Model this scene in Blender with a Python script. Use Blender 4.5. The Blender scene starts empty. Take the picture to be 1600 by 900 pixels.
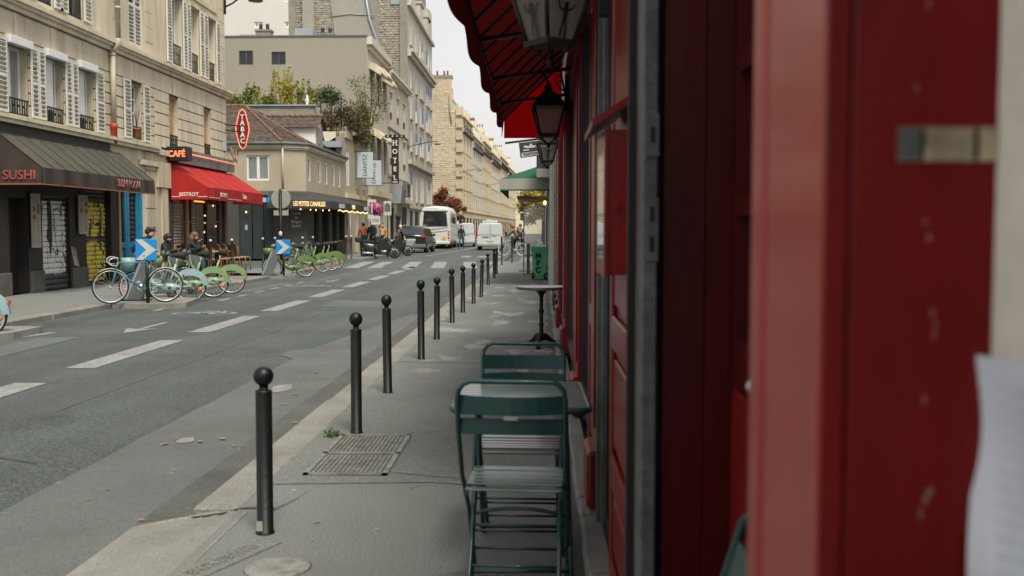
import bpy, bmesh, math, random
from mathutils import Matrix, Vector
random.seed(7)
R = math.radians
SC = bpy.context.scene
COL = SC.collection
# ------------------------------------------------------------------ camera
cd = bpy.data.cameras.new('camera')
cam = bpy.data.objects.new('camera', cd); COL.objects.link(cam)
cd.sensor_width = 36.0
cd.lens = 36.0 * 1556.0 / 1600.0
cd.clip_start = 0.05; cd.clip_end = 3000
cam.location = (0, 0, 1.4)
cam.rotation_euler = (R(90 - 3.384), 0, R(1.546))
cd.dof.use_dof = True
cd.dof.focus_distance = 14.0
cd.dof.aperture_fstop = 3.4
SC.camera = cam
# ------------------------------------------------------------------ light
SUN_EL, SUN_AZ = 58.0, 157.0          # azimuth measured from +Y towards +X
sd = bpy.data.lights.new('sun', 'SUN')
sd.energy = 3.1; sd.angle = R(22); sd.color = (1.0, 0.94, 0.78)
sun = bpy.data.objects.new('sun', sd); COL.objects.link(sun)
sv = Vector((math.sin(R(SUN_AZ)) * math.cos(R(SUN_EL)), math.cos(R(SUN_AZ)) * math.cos(R(SUN_EL)), math.sin(R(SUN_EL))))
sun.rotation_euler = sv.to_track_quat('Z', 'Y').to_euler()
W = bpy.data.worlds.new('World'); SC.world = W; W.use_nodes = True
nt = W.node_tree; nt.nodes.clear()
sk = nt.nodes.new('ShaderNodeTexSky'); sk.sky_type = 'NISHITA'; sk.sun_disc = False
sk.sun_elevation = R(SUN_EL); sk.sun_rotation = R(SUN_AZ)
sk.air_density = 1.0; sk.dust_density = 4.0; sk.ozone_density = 1.0
# an overcast veil: the clear sky is greyed and evened by a thin layer of high cloud
hs = nt.nodes.new('ShaderNodeHueSaturation'); hs.inputs['Saturation'].default_value = 0.22
mx = nt.nodes.new('ShaderNodeMix'); mx.data_type = 'RGBA'; mx.inputs[0].default_value = 0.7
mx.inputs[7].default_value = (3.85, 3.76, 3.72, 1)
bg = nt.nodes.new('ShaderNodeBackground'); bg.inputs['Strength'].default_value = 0.15
out = nt.nodes.new('ShaderNodeOutputWorld')
nt.links.new(sk.outputs[0], hs.inputs['Color']); nt.links.new(hs.outputs[0], mx.inputs[6])
tc = nt.nodes.new('ShaderNodeTexCoord'); cn = nt.nodes.new('ShaderNodeTexNoise'); cn.inputs['Scale'].default_value = 5.0; cn.inputs['Detail'].default_value = 5.0
nt.links.new(tc.outputs['Generated'], cn.inputs['Vector'])
cr_ = nt.nodes.new('ShaderNodeValToRGB'); cr_.color_ramp.elements[0].position = .3; cr_.color_ramp.elements[0].color = (.92, .92, .935, 1); cr_.color_ramp.elements[1].position = .7; cr_.color_ramp.elements[1].color = (1.06, 1.05, 1.03, 1)
nt.links.new(cn.outputs['Fac'], cr_.inputs[0])
cm = nt.nodes.new('ShaderNodeMix'); cm.data_type = 'RGBA'; cm.blend_type = 'MULTIPLY'; cm.inputs[0].default_value = 1.0
nt.links.new(mx.outputs[2], cm.inputs[6]); nt.links.new(cr_.outputs[0], cm.inputs[7])
nt.links.new(cm.outputs[2], bg.inputs['Color']); nt.links.new(bg.outputs[0], out.inputs[0])
vs = SC.view_settings
vs.view_transform = 'Standard'; vs.look = 'None'; vs.gamma = 1.0; vs.use_curve_mapping = False
vs.exposure = 0.6
SC.cycles.max_bounces = 8; SC.cycles.diffuse_bounces = 4; SC.cycles.glossy_bounces = 3
SC.cycles.transparent_max_bounces = 8; SC.cycles.sample_clamp_indirect = 4.0
SC.cycles.use_denoising = True

# ------------------------------------------------------------------ helpers
def wm(o):
    m = o.matrix_basis.copy()
    while o.parent:
        o = o.parent; m = o.matrix_basis @ m
    return m

def tag(o, label=None, cat=None, group=None, kind=None):
    if label: o['label'] = label
    if cat: o['category'] = cat
    if group: o['group'] = group
    if kind: o['kind'] = kind
    return o

def thing(name, label, cat, loc=(0, 0, 0), rz=0.0, group=None):
    o = bpy.data.objects.new(name, None); COL.objects.link(o)
    o.empty_display_size = 0.2
    o.location = loc; o.rotation_euler = (0, 0, rz)
    return tag(o, label, cat, group)

def copy_tree(o, loc=None, rz=None, label=None, parent=None, group=None):
    c = o.copy(); COL.objects.link(c)
    if parent: c.parent = parent
    if loc is not None: c.location = loc
    if rz is not None: c.rotation_euler = (c.rotation_euler[0], c.rotation_euler[1], rz)
    if label: c['label'] = label
    if group: c['group'] = group
    for ch in list(o.children):
        copy_tree(ch, parent=c)
    return c

def FC(p1, p2):
    """local frame of a facade: u along p1->p2, o outward (right of travel), z up"""
    d = Vector((p2[0] - p1[0], p2[1] - p1[1], 0)).normalized()
    m = Matrix(((d.x, d.y, 0, p1[0]), (d.y, -d.x, 0, p1[1]), (0, 0, 1, 0), (0, 0, 0, 1)))
    return m
def FX(X): return Matrix(((0, 1, 0, X), (1, 0, 0, 0), (0, 0, 1, 0), (0, 0, 0, 1)))     # (u,o,z)->(X+o,u,z)
def FY(Y): return Matrix(((1, 0, 0, 0), (0, -1, 0, Y), (0, 0, 1, 0), (0, 0, 0, 1)))    # (u,o,z)->(u,Y-o,z)
def FW(X): return Matrix(((0, -1, 0, X), (1, 0, 0, 0), (0, 0, 1, 0), (0, 0, 0, 1)))    # faces -X: (u,o,z)->(X-o,u,z)
def T(x, y, z): return Matrix.Translation((x, y, z))
def RZ(a): return Matrix.Rotation(a, 4, 'Z')
def RX(a): return Matrix.Rotation(a, 4, 'X')
def RY(a): return Matrix.Rotation(a, 4, 'Y')
I4 = Matrix.Identity(4)

class MB:
    def __init__(s, F=None):
        s.v = []; s.f = []; s.m = []; s.F = F or I4; s.sm = []
    def pts(s, ps):
        b = len(s.v)
        for p in ps: s.v.append(s.F @ Vector(p))
        return b
    def face(s, ids, m=0, smooth=False):
        s.f.append(tuple(ids)); s.m.append(m); s.sm.append(smooth)
    def quad(s, a, b, c, d, m=0):
        i = s.pts((a, b, c, d)); s.face((i, i + 1, i + 2, i + 3), m); return s
    def poly(s, ps, m=0):
        i = s.pts(ps); s.face(range(i, i + len(ps)), m); return s
    def box(s, x0, x1, y0, y1, z0, z1, m=0, bev=0.0):
        if bev > 0:
            b = min(bev, (x1 - x0) / 2.01, (y1 - y0) / 2.01, (z1 - z0) / 2.01)
            X = (x0, x1); Y = (y0, y1); Z = (z0, z1); ix = {}
            for a in (0, 1):
                for c in (0, 1):
                    for e in (0, 1):
                        sx, sy, sz = (1 - 2 * a), (1 - 2 * c), (1 - 2 * e)
                        i = s.pts(((X[a], Y[c] + sy * b, Z[e] + sz * b), (X[a] + sx * b, Y[c], Z[e] + sz * b), (X[a] + sx * b, Y[c] + sy * b, Z[e])))
                        ix[a, c, e] = i
            for a in (0, 1): s.face([ix[a, c, e] for c, e in ((0, 0), (1, 0), (1, 1), (0, 1))], m)
            for c in (0, 1): s.face([ix[a, c, e] + 1 for a, e in ((0, 0), (1, 0), (1, 1), (0, 1))], m)
            for e in (0, 1): s.face([ix[a, c, e] + 2 for a, c in ((0, 0), (1, 0), (1, 1), (0, 1))], m)
            for c in (0, 1):
                for e in (0, 1):
                    s.face((ix[0, c, e] + 1, ix[1, c, e] + 1, ix[1, c, e] + 2, ix[0, c, e] + 2), m)
            for a in (0, 1):
                for e in (0, 1):
                    s.face((ix[a, 0, e], ix[a, 1, e], ix[a, 1, e] + 2, ix[a, 0, e] + 2), m)
                for c in (0, 1):
                    s.face((ix[a, c, 0], ix[a, c, 1], ix[a, c, 1] + 1, ix[a, c, 0] + 1), m)
            for k in ix.values(): s.face((k, k + 1, k + 2), m)
            return s
        i = s.pts(((x0, y0, z0), (x1, y0, z0), (x1, y1, z0), (x0, y1, z0), (x0, y0, z1), (x1, y0, z1), (x1, y1, z1), (x0, y1, z1)))
        for q in ((0, 3, 2, 1), (4, 5, 6, 7), (0, 1, 5, 4), (1, 2, 6, 5), (2, 3, 7, 6), (3, 0, 4, 7)):
            s.face([i + k for k in q], m)
        return s
    def prism(s, poly, ax, a0, a1, m=0):
        """poly of 2-D points extruded along axis ax ('x','y','z') from a0 to a1"""
        def P(p, a):
            return {'x': (a, p[0], p[1]), 'y': (p[0], a, p[1]), 'z': (p[0], p[1], a)}[ax]
        n = len(poly); i = s.pts([P(p, a0) for p in poly] + [P(p, a1) for p in poly])
        s.face(range(i, i + n), m); s.face(range(i + 2 * n - 1, i + n - 1, -1), m)
        for k in range(n):
            j = (k + 1) % n; s.face((i + k, i + j, i + n + j, i + n + k), m)
        return s
    def tube(s, path, r, n=6, m=0, closed=False, cap=True, smooth=True):
        P = [Vector(p) for p in path]; N = len(P)
        rr = r if isinstance(r, (list, tuple)) else [r] * N
        rings = []; up = None
        for k in range(N):
            if closed: t = P[(k + 1) % N] - P[k - 1]
            else: t = P[min(k + 1, N - 1)] - P[max(k - 1, 0)]
            if t.length < 1e-9: t = Vector((0, 0, 1))
            t.normalize()
            if up is None:
                up = Vector((0, 0, 1)) if abs(t.z) < 0.9 else Vector((1, 0, 0))
            a = t.cross(up)
            if a.length < 1e-6: a = t.cross(Vector((0, 1, 0)))
            a.normalize(); b = a.cross(t).normalized(); up = b
            rings.append(s.pts([P[k] + (a * math.cos(2 * math.pi * q / n) + b * math.sin(2 * math.pi * q / n)) * rr[k] for q in range(n)]))
        for k in range(N if closed else N - 1):
            i, j = rings[k], rings[(k + 1) % N]
            for q in range(n):
                w = (q + 1) % n; s.face((i + q, i + w, j + w, j + q), m, smooth)
        if cap and not closed:
            s.face(range(rings[0] + n - 1, rings[0] - 1, -1), m); s.face(range(rings[-1], rings[-1] + n), m)
        return s
    def cyl(s, a, b, r, n=10, m=0, r2=None):
        return s.tube((a, b), [r, r if r2 is None else r2], n, m)
    def lathe(s, prof, c=(0, 0, 0), n=16, m=0, axis='z', smooth=True):
        rings = []
        for (r, h) in prof:
            ps = []
            for q in range(n):
                a = 2 * math.pi * q / n; x, y = r * math.cos(a), r * math.sin(a)
                p = {'z': (x, y, h), 'x': (h, x, y), 'y': (x, h, y)}[axis]
                ps.append((c[0] + p[0], c[1] + p[1], c[2] + p[2]))
            rings.append(s.pts(ps))
        for k in range(len(rings) - 1):
            i, j = rings[k], rings[k + 1]
            for q in range(n):
                w = (q + 1) % n; s.face((i + q, i + w, j + w, j + q), m, smooth)
        s.face(range(rings[0] + n - 1, rings[0] - 1, -1), m); s.face(range(rings[-1], rings[-1] + n), m)
        return s
    def ell(s, c, rad, n=10, k=7, m=0):
        pr = [(max(1e-4, math.sin(math.pi * q / k)), -math.cos(math.pi * q / k)) for q in range(k + 1)]
        F0 = s.F; s.F = F0 @ T(*c) @ Matrix.Diagonal((rad[0], rad[1], rad[2], 1))
        s.lathe(pr, (0, 0, 0), n, m); s.F = F0
        return s
    def wall(s, u0, u1, z0, z1, ops=(), o=0.0, depth=0.25, m=0, mr=None):
        """wall sheet with rectangular openings (u0,u1,z0,z1) and their reveals"""
        mr = m if mr is None else mr
        us = sorted({u0, u1, *[q for op in ops for q in op[:2] if u0 < q < u1]})
        zs = sorted({z0, z1, *[q for op in ops for q in op[2:4] if z0 < q < z1]})
        for a, b in zip(us, us[1:]):
            for c, d in zip(zs, zs[1:]):
                mu, mz = (a + b) / 2, (c + d) / 2
                if any(op[0] < mu < op[1] and op[2] < mz < op[3] for op in ops): continue
                s.quad((a, o, c), (b, o, c), (b, o, d), (a, o, d), m)
        for op in ops:
            a, b, c, d = op[:4]
            c = max(c, z0); d = min(d, z1)
            p = o - depth
            s.quad((a, o, c), (a, p, c), (a, p, d), (a, o, d), mr); s.quad((b, o, c), (b, p, c), (b, p, d), (b, o, d), mr)
            s.quad((a, o, c), (b, o, c), (b, p, c), (a, p, c), mr); s.quad((a, o, d), (b, o, d), (b, p, d), (a, p, d), mr)
        return s
    def build(s, name, mats, parent=None, kind=None, label=None, fixn=True):
        if not isinstance(mats, (list, tuple)): mats = [mats]
        me = bpy.data.meshes.new(name)
        v = s.v
        if parent is not None:
            inv = wm(parent).inverted(); v = [inv @ p for p in v]
        me.from_pydata([tuple(p) for p in v], [], s.f)
        for mt in mats: me.materials.append(mt)
        me.polygons.foreach_set('material_index', s.m)
        me.polygons.foreach_set('use_smooth', s.sm)
        if fixn and len(s.f) < 60000:
            bm = bmesh.new(); bm.from_mesh(me); bmesh.ops.recalc_face_normals(bm, faces=bm.faces); bm.to_mesh(me); bm.free()
        me.update()
        o = bpy.data.objects.new(name, me); COL.objects.link(o)
        if parent is not None: o.parent = parent
        if kind: o['kind'] = kind
        if label: o['label'] = label
        return o

def inst(me, name, parent, M):
    """another object on a shared mesh, placed with world matrix M"""
    o = bpy.data.objects.new(name, me); COL.objects.link(o); o.parent = parent
    o.matrix_basis = wm(parent).inverted() @ M
    return o

def text(body, parent, M, size, mt, name='lettering', ext=0.006, sx=1.0, spacing=1.0, off=0.0, align='CENTER'):
    c = bpy.data.curves.new(name, 'FONT'); c.body = body; c.size = size; c.extrude = ext; c.offset = off
    c.align_x = align; c.align_y = 'CENTER'; c.space_character = spacing; c.resolution_u = 3
    c.materials.append(mt)
    o = bpy.data.objects.new(name, c); COL.objects.link(o)
    L = wm(parent).inverted() @ M @ Matrix.Diagonal((sx, 1, 1, 1)) if parent else M
    if parent: o.parent = parent
    o.matrix_basis = L
    return o
# orientation matrices for lettering: glyph x right, y up, extruded toward the reader
def TX(x, y, z, tilt=0.0):      # reads on a face looking to +X (street side of the left houses)
    return T(x, y, z) @ RZ(R(90)) @ RX(R(90) + tilt)
def TY(x, y, z, tilt=0.0):      # reads on a face looking to -Y (towards the camera)
    return T(x, y, z) @ RX(R(90) + tilt)

# ------------------------------------------------------------------ materials
def mat(name, col, rough=0.8, var=0.12, scale=3.0, var2=0.0, scale2=40.0, bump=0.0, bscale=60.0, metal=0.0,
        obj=False, dirt=None, dscale=0.8, dth=(0.5, 0.75), spec=0.5, coat=0.0, stretch=(1, 1, 1), emit=None, estr=0.0, trans=None, col2=None, spots=None):
    m = bpy.data.materials.new(name); m.use_nodes = True
    n = m.node_tree; b = n.nodes['Principled BSDF']; L = n.links.new
    b.inputs['Roughness'].default_value = rough; b.inputs['Metallic'].default_value = metal
    b.inputs['Specular IOR Level'].default_value = spec
    if coat: b.inputs['Coat Weight'].default_value = coat; b.inputs['Coat Roughness'].default_value = 0.12
    if obj:
        g = n.nodes.new('ShaderNodeTexCoord'); src = g.outputs['Object']
    else:
        g = n.nodes.new('ShaderNodeNewGeometry'); src = g.outputs['Position']
    mp = n.nodes.new('ShaderNodeMapping'); mp.inputs['Scale'].default_value = stretch
    L(src, mp.inputs[0]); src = mp.outputs[0]
    def noise(sc, det=4.0, ro=0.6):
        t = n.nodes.new('ShaderNodeTexNoise'); t.inputs['Scale'].default_value = sc; t.inputs['Detail'].default_value = det
        t.inputs['Roughness'].default_value = ro
        L(src, t.inputs['Vector']); return t.outputs['Fac']
    def ramp(fac, a, ca, bb, cb):
        r = n.nodes.new('ShaderNodeValToRGB'); r.color_ramp.elements[0].position = a; r.color_ramp.elements[0].color = (*ca, 1)
        r.color_ramp.elements[1].position = bb; r.color_ramp.elements[1].color = (*cb, 1); L(fac, r.inputs[0]); return r.outputs[0]
    def mixc(fac, a, bb, mode='MIX'):
        x = n.nodes.new('ShaderNodeMix'); x.data_type = 'RGBA'; x.blend_type = mode
        if isinstance(fac, float): x.inputs[0].default_value = fac
        else: L(fac, x.inputs[0])
        for k, q in ((6, a), (7, bb)):
            if isinstance(q, tuple): x.inputs[k].default_value = (*q, 1)
            else: L(q, x.inputs[k])
        return x.outputs[2]
    lo = tuple(c * (1 - var) for c in col); hi = tuple(min(1, c * (1 + var)) for c in (col2 or col))
    c = ramp(noise(scale), 0.32, lo, 0.68, hi)
    if var2:
        f = ramp(noise(scale2, 3.0, 0.7), 0.3, (1 - var2,) * 3, 0.7, (1 + var2,) * 3)
        c = mixc(1.0, c, f, 'MULTIPLY')
    if dirt:
        f = ramp(noise(dscale, 6.0, 0.65), dth[0], (0, 0, 0), dth[1], (1, 1, 1))
        c = mixc(f, c, dirt)
    if spots:                          # (colour, voronoi scale, radius)
        vo = n.nodes.new('ShaderNodeTexVoronoi'); vo.inputs['Scale'].default_value = spots[1]; vo.inputs['Randomness'].default_value = 1.0
        L(src, vo.inputs['Vector'])
        f = ramp(vo.outputs['Distance'], spots[2] * 0.7, (1, 1, 1), spots[2], (0, 0, 0))
        f2 = ramp(noise(spots[1] * 0.6, 1.0), 0.47, (0, 0, 0), 0.53, (1, 1, 1))
        f = mixc(1.0, f, f2, 'MULTIPLY')
        c = mixc(f, c, spots[0])
    L(c, b.inputs['Base Color'])
    if bump:
        bn = n.nodes.new('ShaderNodeBump'); bn.inputs['Strength'].default_value = bump; bn.inputs['Distance'].default_value = 0.02
        L(noise(bscale, 5.0, 0.7), bn.inputs['Height']); L(bn.outputs[0], b.inputs['Normal'])
    if emit:
        b.inputs['Emission Color'].default_value = (*emit, 1); b.inputs['Emission Strength'].default_value = estr
    if trans:                          # thin cloth: part of the light shines through
        tr = n.nodes.new('ShaderNodeBsdfTranslucent'); L(c, tr.inputs['Color'])
        ms = n.nodes.new('ShaderNodeMixShader'); ms.inputs[0].default_value = trans
        L(b.outputs[0], ms.inputs[1]); L(tr.outputs[0], ms.inputs[2]); L(ms.outputs[0], n.nodes['Material Output'].inputs[0])
    return m

M = {}
M['asphalt'] = mat('coarse_asphalt', (0.064, 0.077, 0.078), 0.75, 0.14, 0.5, 0.95, 65, 1.0, 70, dirt=(0.081, 0.092, 0.092), dscale=0.25, dth=(0.45, 0.8))
def add_tracks(m):
    '''polished wheel tracks: a faint variation stretched along the street'''
    n = m.node_tree; L = n.links.new; b = n.nodes['Principled BSDF']; src = b.inputs['Base Color'].links[0].from_socket
    g = n.nodes.new('ShaderNodeNewGeometry'); mp = n.nodes.new('ShaderNodeMapping'); mp.inputs['Scale'].default_value = (1.0, .035, 1); L(g.outputs['Position'], mp.inputs[0])
    t = n.nodes.new('ShaderNodeTexNoise'); t.inputs['Scale'].default_value = 1.3; t.inputs['Detail'].default_value = 4; L(mp.outputs[0], t.inputs['Vector'])
    r = n.nodes.new('ShaderNodeValToRGB'); r.color_ramp.elements[0].position = .35; r.color_ramp.elements[0].color = (.80, .80, .80, 1); r.color_ramp.elements[1].position = .66; r.color_ramp.elements[1].color = (1.16, 1.16, 1.15, 1); L(t.outputs['Fac'], r.inputs[0])
    t2 = n.nodes.new('ShaderNodeTexNoise'); t2.inputs['Scale'].default_value = 1.1; t2.inputs['Detail'].default_value = 6; L(g.outputs['Position'], t2.inputs['Vector'])
    r2 = n.nodes.new('ShaderNodeValToRGB'); r2.color_ramp.elements[0].position = .62; r2.color_ramp.elements[0].color = (1, 1, 1, 1); r2.color_ramp.elements[1].position = .74; r2.color_ramp.elements[1].color = (.66, .66, .65, 1); L(t2.outputs['Fac'], r2.inputs[0])
    for q in (r, r2):
        x = n.nodes.new('ShaderNodeMix'); x.data_type = 'RGBA'; x.blend_type = 'MULTIPLY'; x.inputs[0].default_value = 1.0
        L(src, x.inputs[6]); L(q.outputs[0], x.inputs[7]); src = x.outputs[2]
    L(src, b.inputs['Base Color'])
add_tracks(M['asphalt'])
M['asphalt_smooth'] = mat('smooth_asphalt', (0.086, 0.095, 0.093), 0.72, 0.16, 0.8, 0.5, 110, 0.4, 110, dirt=(0.066, 0.066, 0.063), dscale=0.9, dth=(0.52, 0.75), spots=((0.19, 0.19, 0.18), 5.0, 0.09))
M['gutter'] = mat('gutter_asphalt', (0.074, 0.078, 0.074), 0.8, 0.22, 1.4, 0.45, 60, 0.8, 70, dirt=(0.09, 0.09, 0.084), dscale=3.0, dth=(0.52, 0.7), spots=((0.22, 0.2, 0.16), 5.0, 0.08))
M['pave'] = mat('pavement_asphalt', (0.165, 0.175, 0.168), 0.8, 0.12, 0.7, 0.6, 105, 0.6, 100, dirt=(0.115, 0.12, 0.113), dscale=0.7, dth=(0.45, 0.75), spots=((0.34, 0.34, 0.33), 6.0, 0.085))
M['pave2'] = mat('pavement_asphalt_patch', (0.145, 0.154, 0.148), 0.8, 0.12, 0.9, 0.6, 105, 0.6, 100, dirt=(0.115, 0.12, 0.112), dscale=0.8, dth=(0.5, 0.8), spots=((0.34, 0.34, 0.33), 7.0, 0.085))
M['kerb'] = mat('kerb_granite', (0.19, 0.188, 0.172), 0.75, 0.18, 2.0, 0.45, 100, 0.5, 90, dirt=(0.14, 0.135, 0.12), dscale=2.2, dth=(0.5, 0.75))
M['paint'] = mat('road_paint', (0.235, 0.24, 0.235), 0.7, 0.12, 2.0, 0.12, 60, 0.2, 80, dirt=(0.15, 0.155, 0.15), dscale=11.0, dth=(0.45, 0.6))
M['splash'] = mat('pale_spill', (0.20, 0.20, 0.192), 0.7, 0.2, 3.0, 0.2, 60, dirt=(0.13, 0.13, 0.126), dscale=9.0, dth=(0.5, 0.6))
M['stoneA'] = mat('cream_limestone', (0.52, 0.46, 0.345), 0.85, 0.12, 1.2, 0.1, 30, 0.25, 45, dirt=(0.30, 0.255, 0.185), dscale=0.9, dth=(0.45, 0.78), stretch=(2, 2, 0.3))
M['stoneA2'] = mat('cream_limestone_pale', (0.55, 0.495, 0.375), 0.85, 0.1, 1.2, 0.1, 30, 0.2, 45, dirt=(0.33, 0.285, 0.21), dscale=1.1, dth=(0.48, 0.8), stretch=(2, 2, 0.3))
M['joint'] = mat('dark_joint', (0.055, 0.048, 0.038), 0.9, 0.2, 3.0)
M['stucco'] = mat('cream_stucco', (0.37, 0.315, 0.235), 0.9, 0.08, 0.8, 0.05, 30, 0.15, 60, dirt=(0.29, 0.25, 0.19), dscale=0.5, dth=(0.5, 0.85), stretch=(1, 1, 0.4))
M['stuccoC'] = mat('grey_cream_render', (0.255, 0.24, 0.20), 0.9, 0.07, 0.35, 0.04, 20, 0.1, 40, dirt=(0.22, 0.207, 0.17), dscale=0.35, dth=(0.5, 0.85), stretch=(1, 1, 0.35))
M['stoneD'] = mat('pale_grey_limestone', (0.52, 0.48, 0.40), 0.88, 0.08, 0.7, 0.06, 20, 0.15, 30, dirt=(0.42, 0.385, 0.32), dscale=0.5, dth=(0.5, 0.85), stretch=(1, 1, 0.4))
M['stoneE'] = mat('grey_limestone', (0.44, 0.41, 0.35), 0.88, 0.08, 0.7, 0.06, 20, dirt=(0.36, 0.335, 0.285), dscale=0.4, dth=(0.5, 0.85), stretch=(1, 1, 0.4))
M['rubbleE'] = mat('rubble_stone', (0.275, 0.25, 0.205), 0.92, 0.30, 2.2, 0.25, 9.0, 0.3, 12, dirt=(0.21, 0.19, 0.155), dscale=0.5, dth=(0.5, 0.75))
M['mortar'] = mat('grey_mortar', (0.215, 0.20, 0.17), 0.95, 0.15, 2.0)
M['brickG'] = mat('warm_party_wall_stone', (0.47, 0.395, 0.29), 0.92, 0.16, 1.6, 0.16, 8.0, dirt=(0.38, 0.315, 0.23), dscale=0.3, dth=(0.5, 0.8))
M['warmH'] = mat('warm_cream_facade', (0.62, 0.52, 0.37), 0.9, 0.07, 0.3, 0.06, 3.0)
M['warmH2'] = mat('pale_cream_facade', (0.64, 0.57, 0.44), 0.9, 0.07, 0.3, 0.06, 3.0)
M['whitewall'] = mat('white_render', (0.55, 0.535, 0.51), 0.9, 0.04, 0.3)
M['tarp'] = mat('grey_patch_render', (0.27, 0.255, 0.225), 0.9, 0.08, 0.4, 0.1, 6.0)
M['zinc'] = mat('zinc', (0.28, 0.32, 0.35), 0.45, 0.12, 1.0, 0.1, 20, metal=0.3)
M['slate'] = mat('slate_grey', (0.11, 0.115, 0.12), 0.6, 0.15, 2.0)
M['tile'] = mat('brown_clay_tile', (0.078, 0.056, 0.046), 0.85, 0.35, 5.0, 0.35, 14.0, col2=(0.115, 0.085, 0.07))
M['ridge'] = mat('orange_ridge_tile', (0.15, 0.08, 0.056), 0.85, 0.3, 6.0)
M['white'] = mat('white_paint', (0.60, 0.585, 0.54), 0.55, 0.08, 2.0, 0.06, 30, dirt=(0.42, 0.4, 0.36), dscale=3.0, dth=(0.55, 0.8))
M['whitep'] = mat('white_plastic', (0.66, 0.67, 0.68), 0.4, 0.04, 1.5)
M['glass'] = mat('dark_window_glass', (0.035, 0.042, 0.045), 0.06, 0.3, 0.6, spec=0.6)
M['glassw'] = mat('curtained_glass', (0.22, 0.225, 0.215), 0.12, 0.25, 3.0, spec=0.6, stretch=(3, 3, 0.3))
M['blind'] = mat('tan_blind', (0.40, 0.255, 0.13), 0.8, 0.06, 2.0)
M['blue_blind'] = mat('blue_blind', (0.045, 0.19, 0.43), 0.7, 0.08, 2.0)
M['farglass'] = mat('dull_dark_pane', (0.05, 0.052, 0.05), 0.6, 0.3, 0.5, spec=0.15)
M['iron'] = mat('dark_iron', (0.011, 0.011, 0.010), 0.65, 0.3, 6.0, spec=0.25)
M['bollard'] = mat('bollard_paint', (0.004, 0.0055, 0.006), 0.42, 0.3, 4.0, 0.2, 60, 0.12, 40, dirt=(0.012, 0.013, 0.013), dscale=6.0, dth=(0.6, 0.75), obj=True, spec=0.3, spots=((0.07, 0.07, 0.065), 26.0, 0.10))
M['awnbrown'] = mat('dark_brown_canvas', (0.05, 0.047, 0.038), 0.9, 0.2, 1.5, 0.15, 25, 0.2, 60, dirt=(0.072, 0.078, 0.042), dscale=0.8, dth=(0.52, 0.8), stretch=(1, 1, 1))
M['awnbrown2'] = mat('dark_brown_valance', (0.042, 0.03, 0.026), 0.9, 0.2, 3.0, bump=0.4, bscale=6)
M['orange'] = mat('orange_trim', (0.28, 0.09, 0.03), 0.7)
M['redletter'] = mat('faded_red_lettering', (0.30, 0.07, 0.05), 0.7, 0.25, 5.0)
M['pinkletter'] = mat('outlined_lettering', (0.30, 0.13, 0.11), 0.7, 0.3, 8.0)
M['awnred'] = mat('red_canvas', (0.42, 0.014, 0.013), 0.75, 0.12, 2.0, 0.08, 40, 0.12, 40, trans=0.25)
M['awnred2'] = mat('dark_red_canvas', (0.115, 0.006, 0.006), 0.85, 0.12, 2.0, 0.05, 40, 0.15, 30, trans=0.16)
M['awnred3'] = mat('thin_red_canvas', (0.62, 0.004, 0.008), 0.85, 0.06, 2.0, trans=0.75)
M['awnblack'] = mat('black_canvas', (0.028, 0.029, 0.03), 0.8, 0.2, 2.0, 0.1, 30)
M['awngreen'] = mat('green_canvas', (0.008, 0.085, 0.055), 0.8, 0.1, 2.0, trans=0.15)
M['awnpale'] = mat('pale_grey_canvas', (0.36, 0.35, 0.30), 0.85, 0.06, 2.0, trans=0.2)
M['brown'] = mat('dark_brown_panel', (0.019, 0.015, 0.012), 0.65, 0.2, 3.0, 0.1, 40)
M['dark'] = mat('dark_interior', (0.008, 0.007, 0.007), 0.8, 0.4, 1.0)
M['greybase'] = mat('grey_plinth_stone', (0.085, 0.083, 0.075), 0.85, 0.2, 3.0, 0.15, 40)
M['blue'] = mat('blue_door_paint', (0.012, 0.20, 0.36), 0.5, 0.15, 3.0, 0.1, 40)
M['neon'] = mat('neon_tube', (0.8, 0.2, 0.1), 0.4, emit=(1.0, 0.17, 0.07), estr=1.05)
M['neon2'] = mat('neon_edge', (0.7, 0.25, 0.15), 0.4, emit=(1.0, 0.27, 0.13), estr=0.5)
M['warmlamp'] = mat('warm_bulb', (0.9, 0.7, 0.4), 0.4, emit=(1.0, 0.62, 0.22), estr=1.5)
M['amber'] = mat('amber_strip', (0.9, 0.5, 0.1), 0.4, emit=(1.0, 0.42, 0.06), estr=0.9)
M['litletter'] = mat('lit_lettering', (0.7, 0.5, 0.25), 0.5, emit=(1.0, 0.66, 0.28), estr=0.4)
M['fascia'] = mat('dark_marble_fascia', (0.14, 0.14, 0.14), 0.4, 0.4, 3.0, 0.2, 9.0)
M['tabacred'] = mat('dark_red_sign', (0.19, 0.008, 0.012), 0.45)
M['wood'] = mat('tan_wood', (0.36, 0.235, 0.115), 0.6, 0.2, 4.0, stretch=(1, 1, 0.2))
M['rattan'] = mat('rattan', (0.20, 0.092, 0.032), 0.6, 0.35, 12.0, col2=(0.29, 0.155, 0.06))
M['rattanw'] = mat('woven_seat', (0.27, 0.15, 0.065), 0.7, 0.3, 30.0)
M['tealdark'] = mat('dark_teal_frame', (0.016, 0.036, 0.04), 0.5, 0.2, 3.0)
M['charcoal'] = mat('charcoal_panel', (0.05, 0.049, 0.043), 0.75, 0.15, 2.0)
M['chalk'] = mat('chalk_white', (0.5, 0.5, 0.46), 0.9)
M['lightwhite'] = mat('offwhite_letter', (0.62, 0.6, 0.55), 0.7)
M['banner'] = mat('pale_banner', (0.40, 0.45, 0.48), 0.8, 0.06, 2.0)
M['ink'] = mat('dark_ink', (0.03, 0.033, 0.04), 0.8)
M['signgrey'] = mat('sign_back_grey', (0.30, 0.30, 0.275), 0.55, 0.1, 3.0, metal=0.2)
M['signblue'] = mat('sign_blue', (0.008, 0.21, 0.55), 0.4, 0.08, 2.0)
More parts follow.
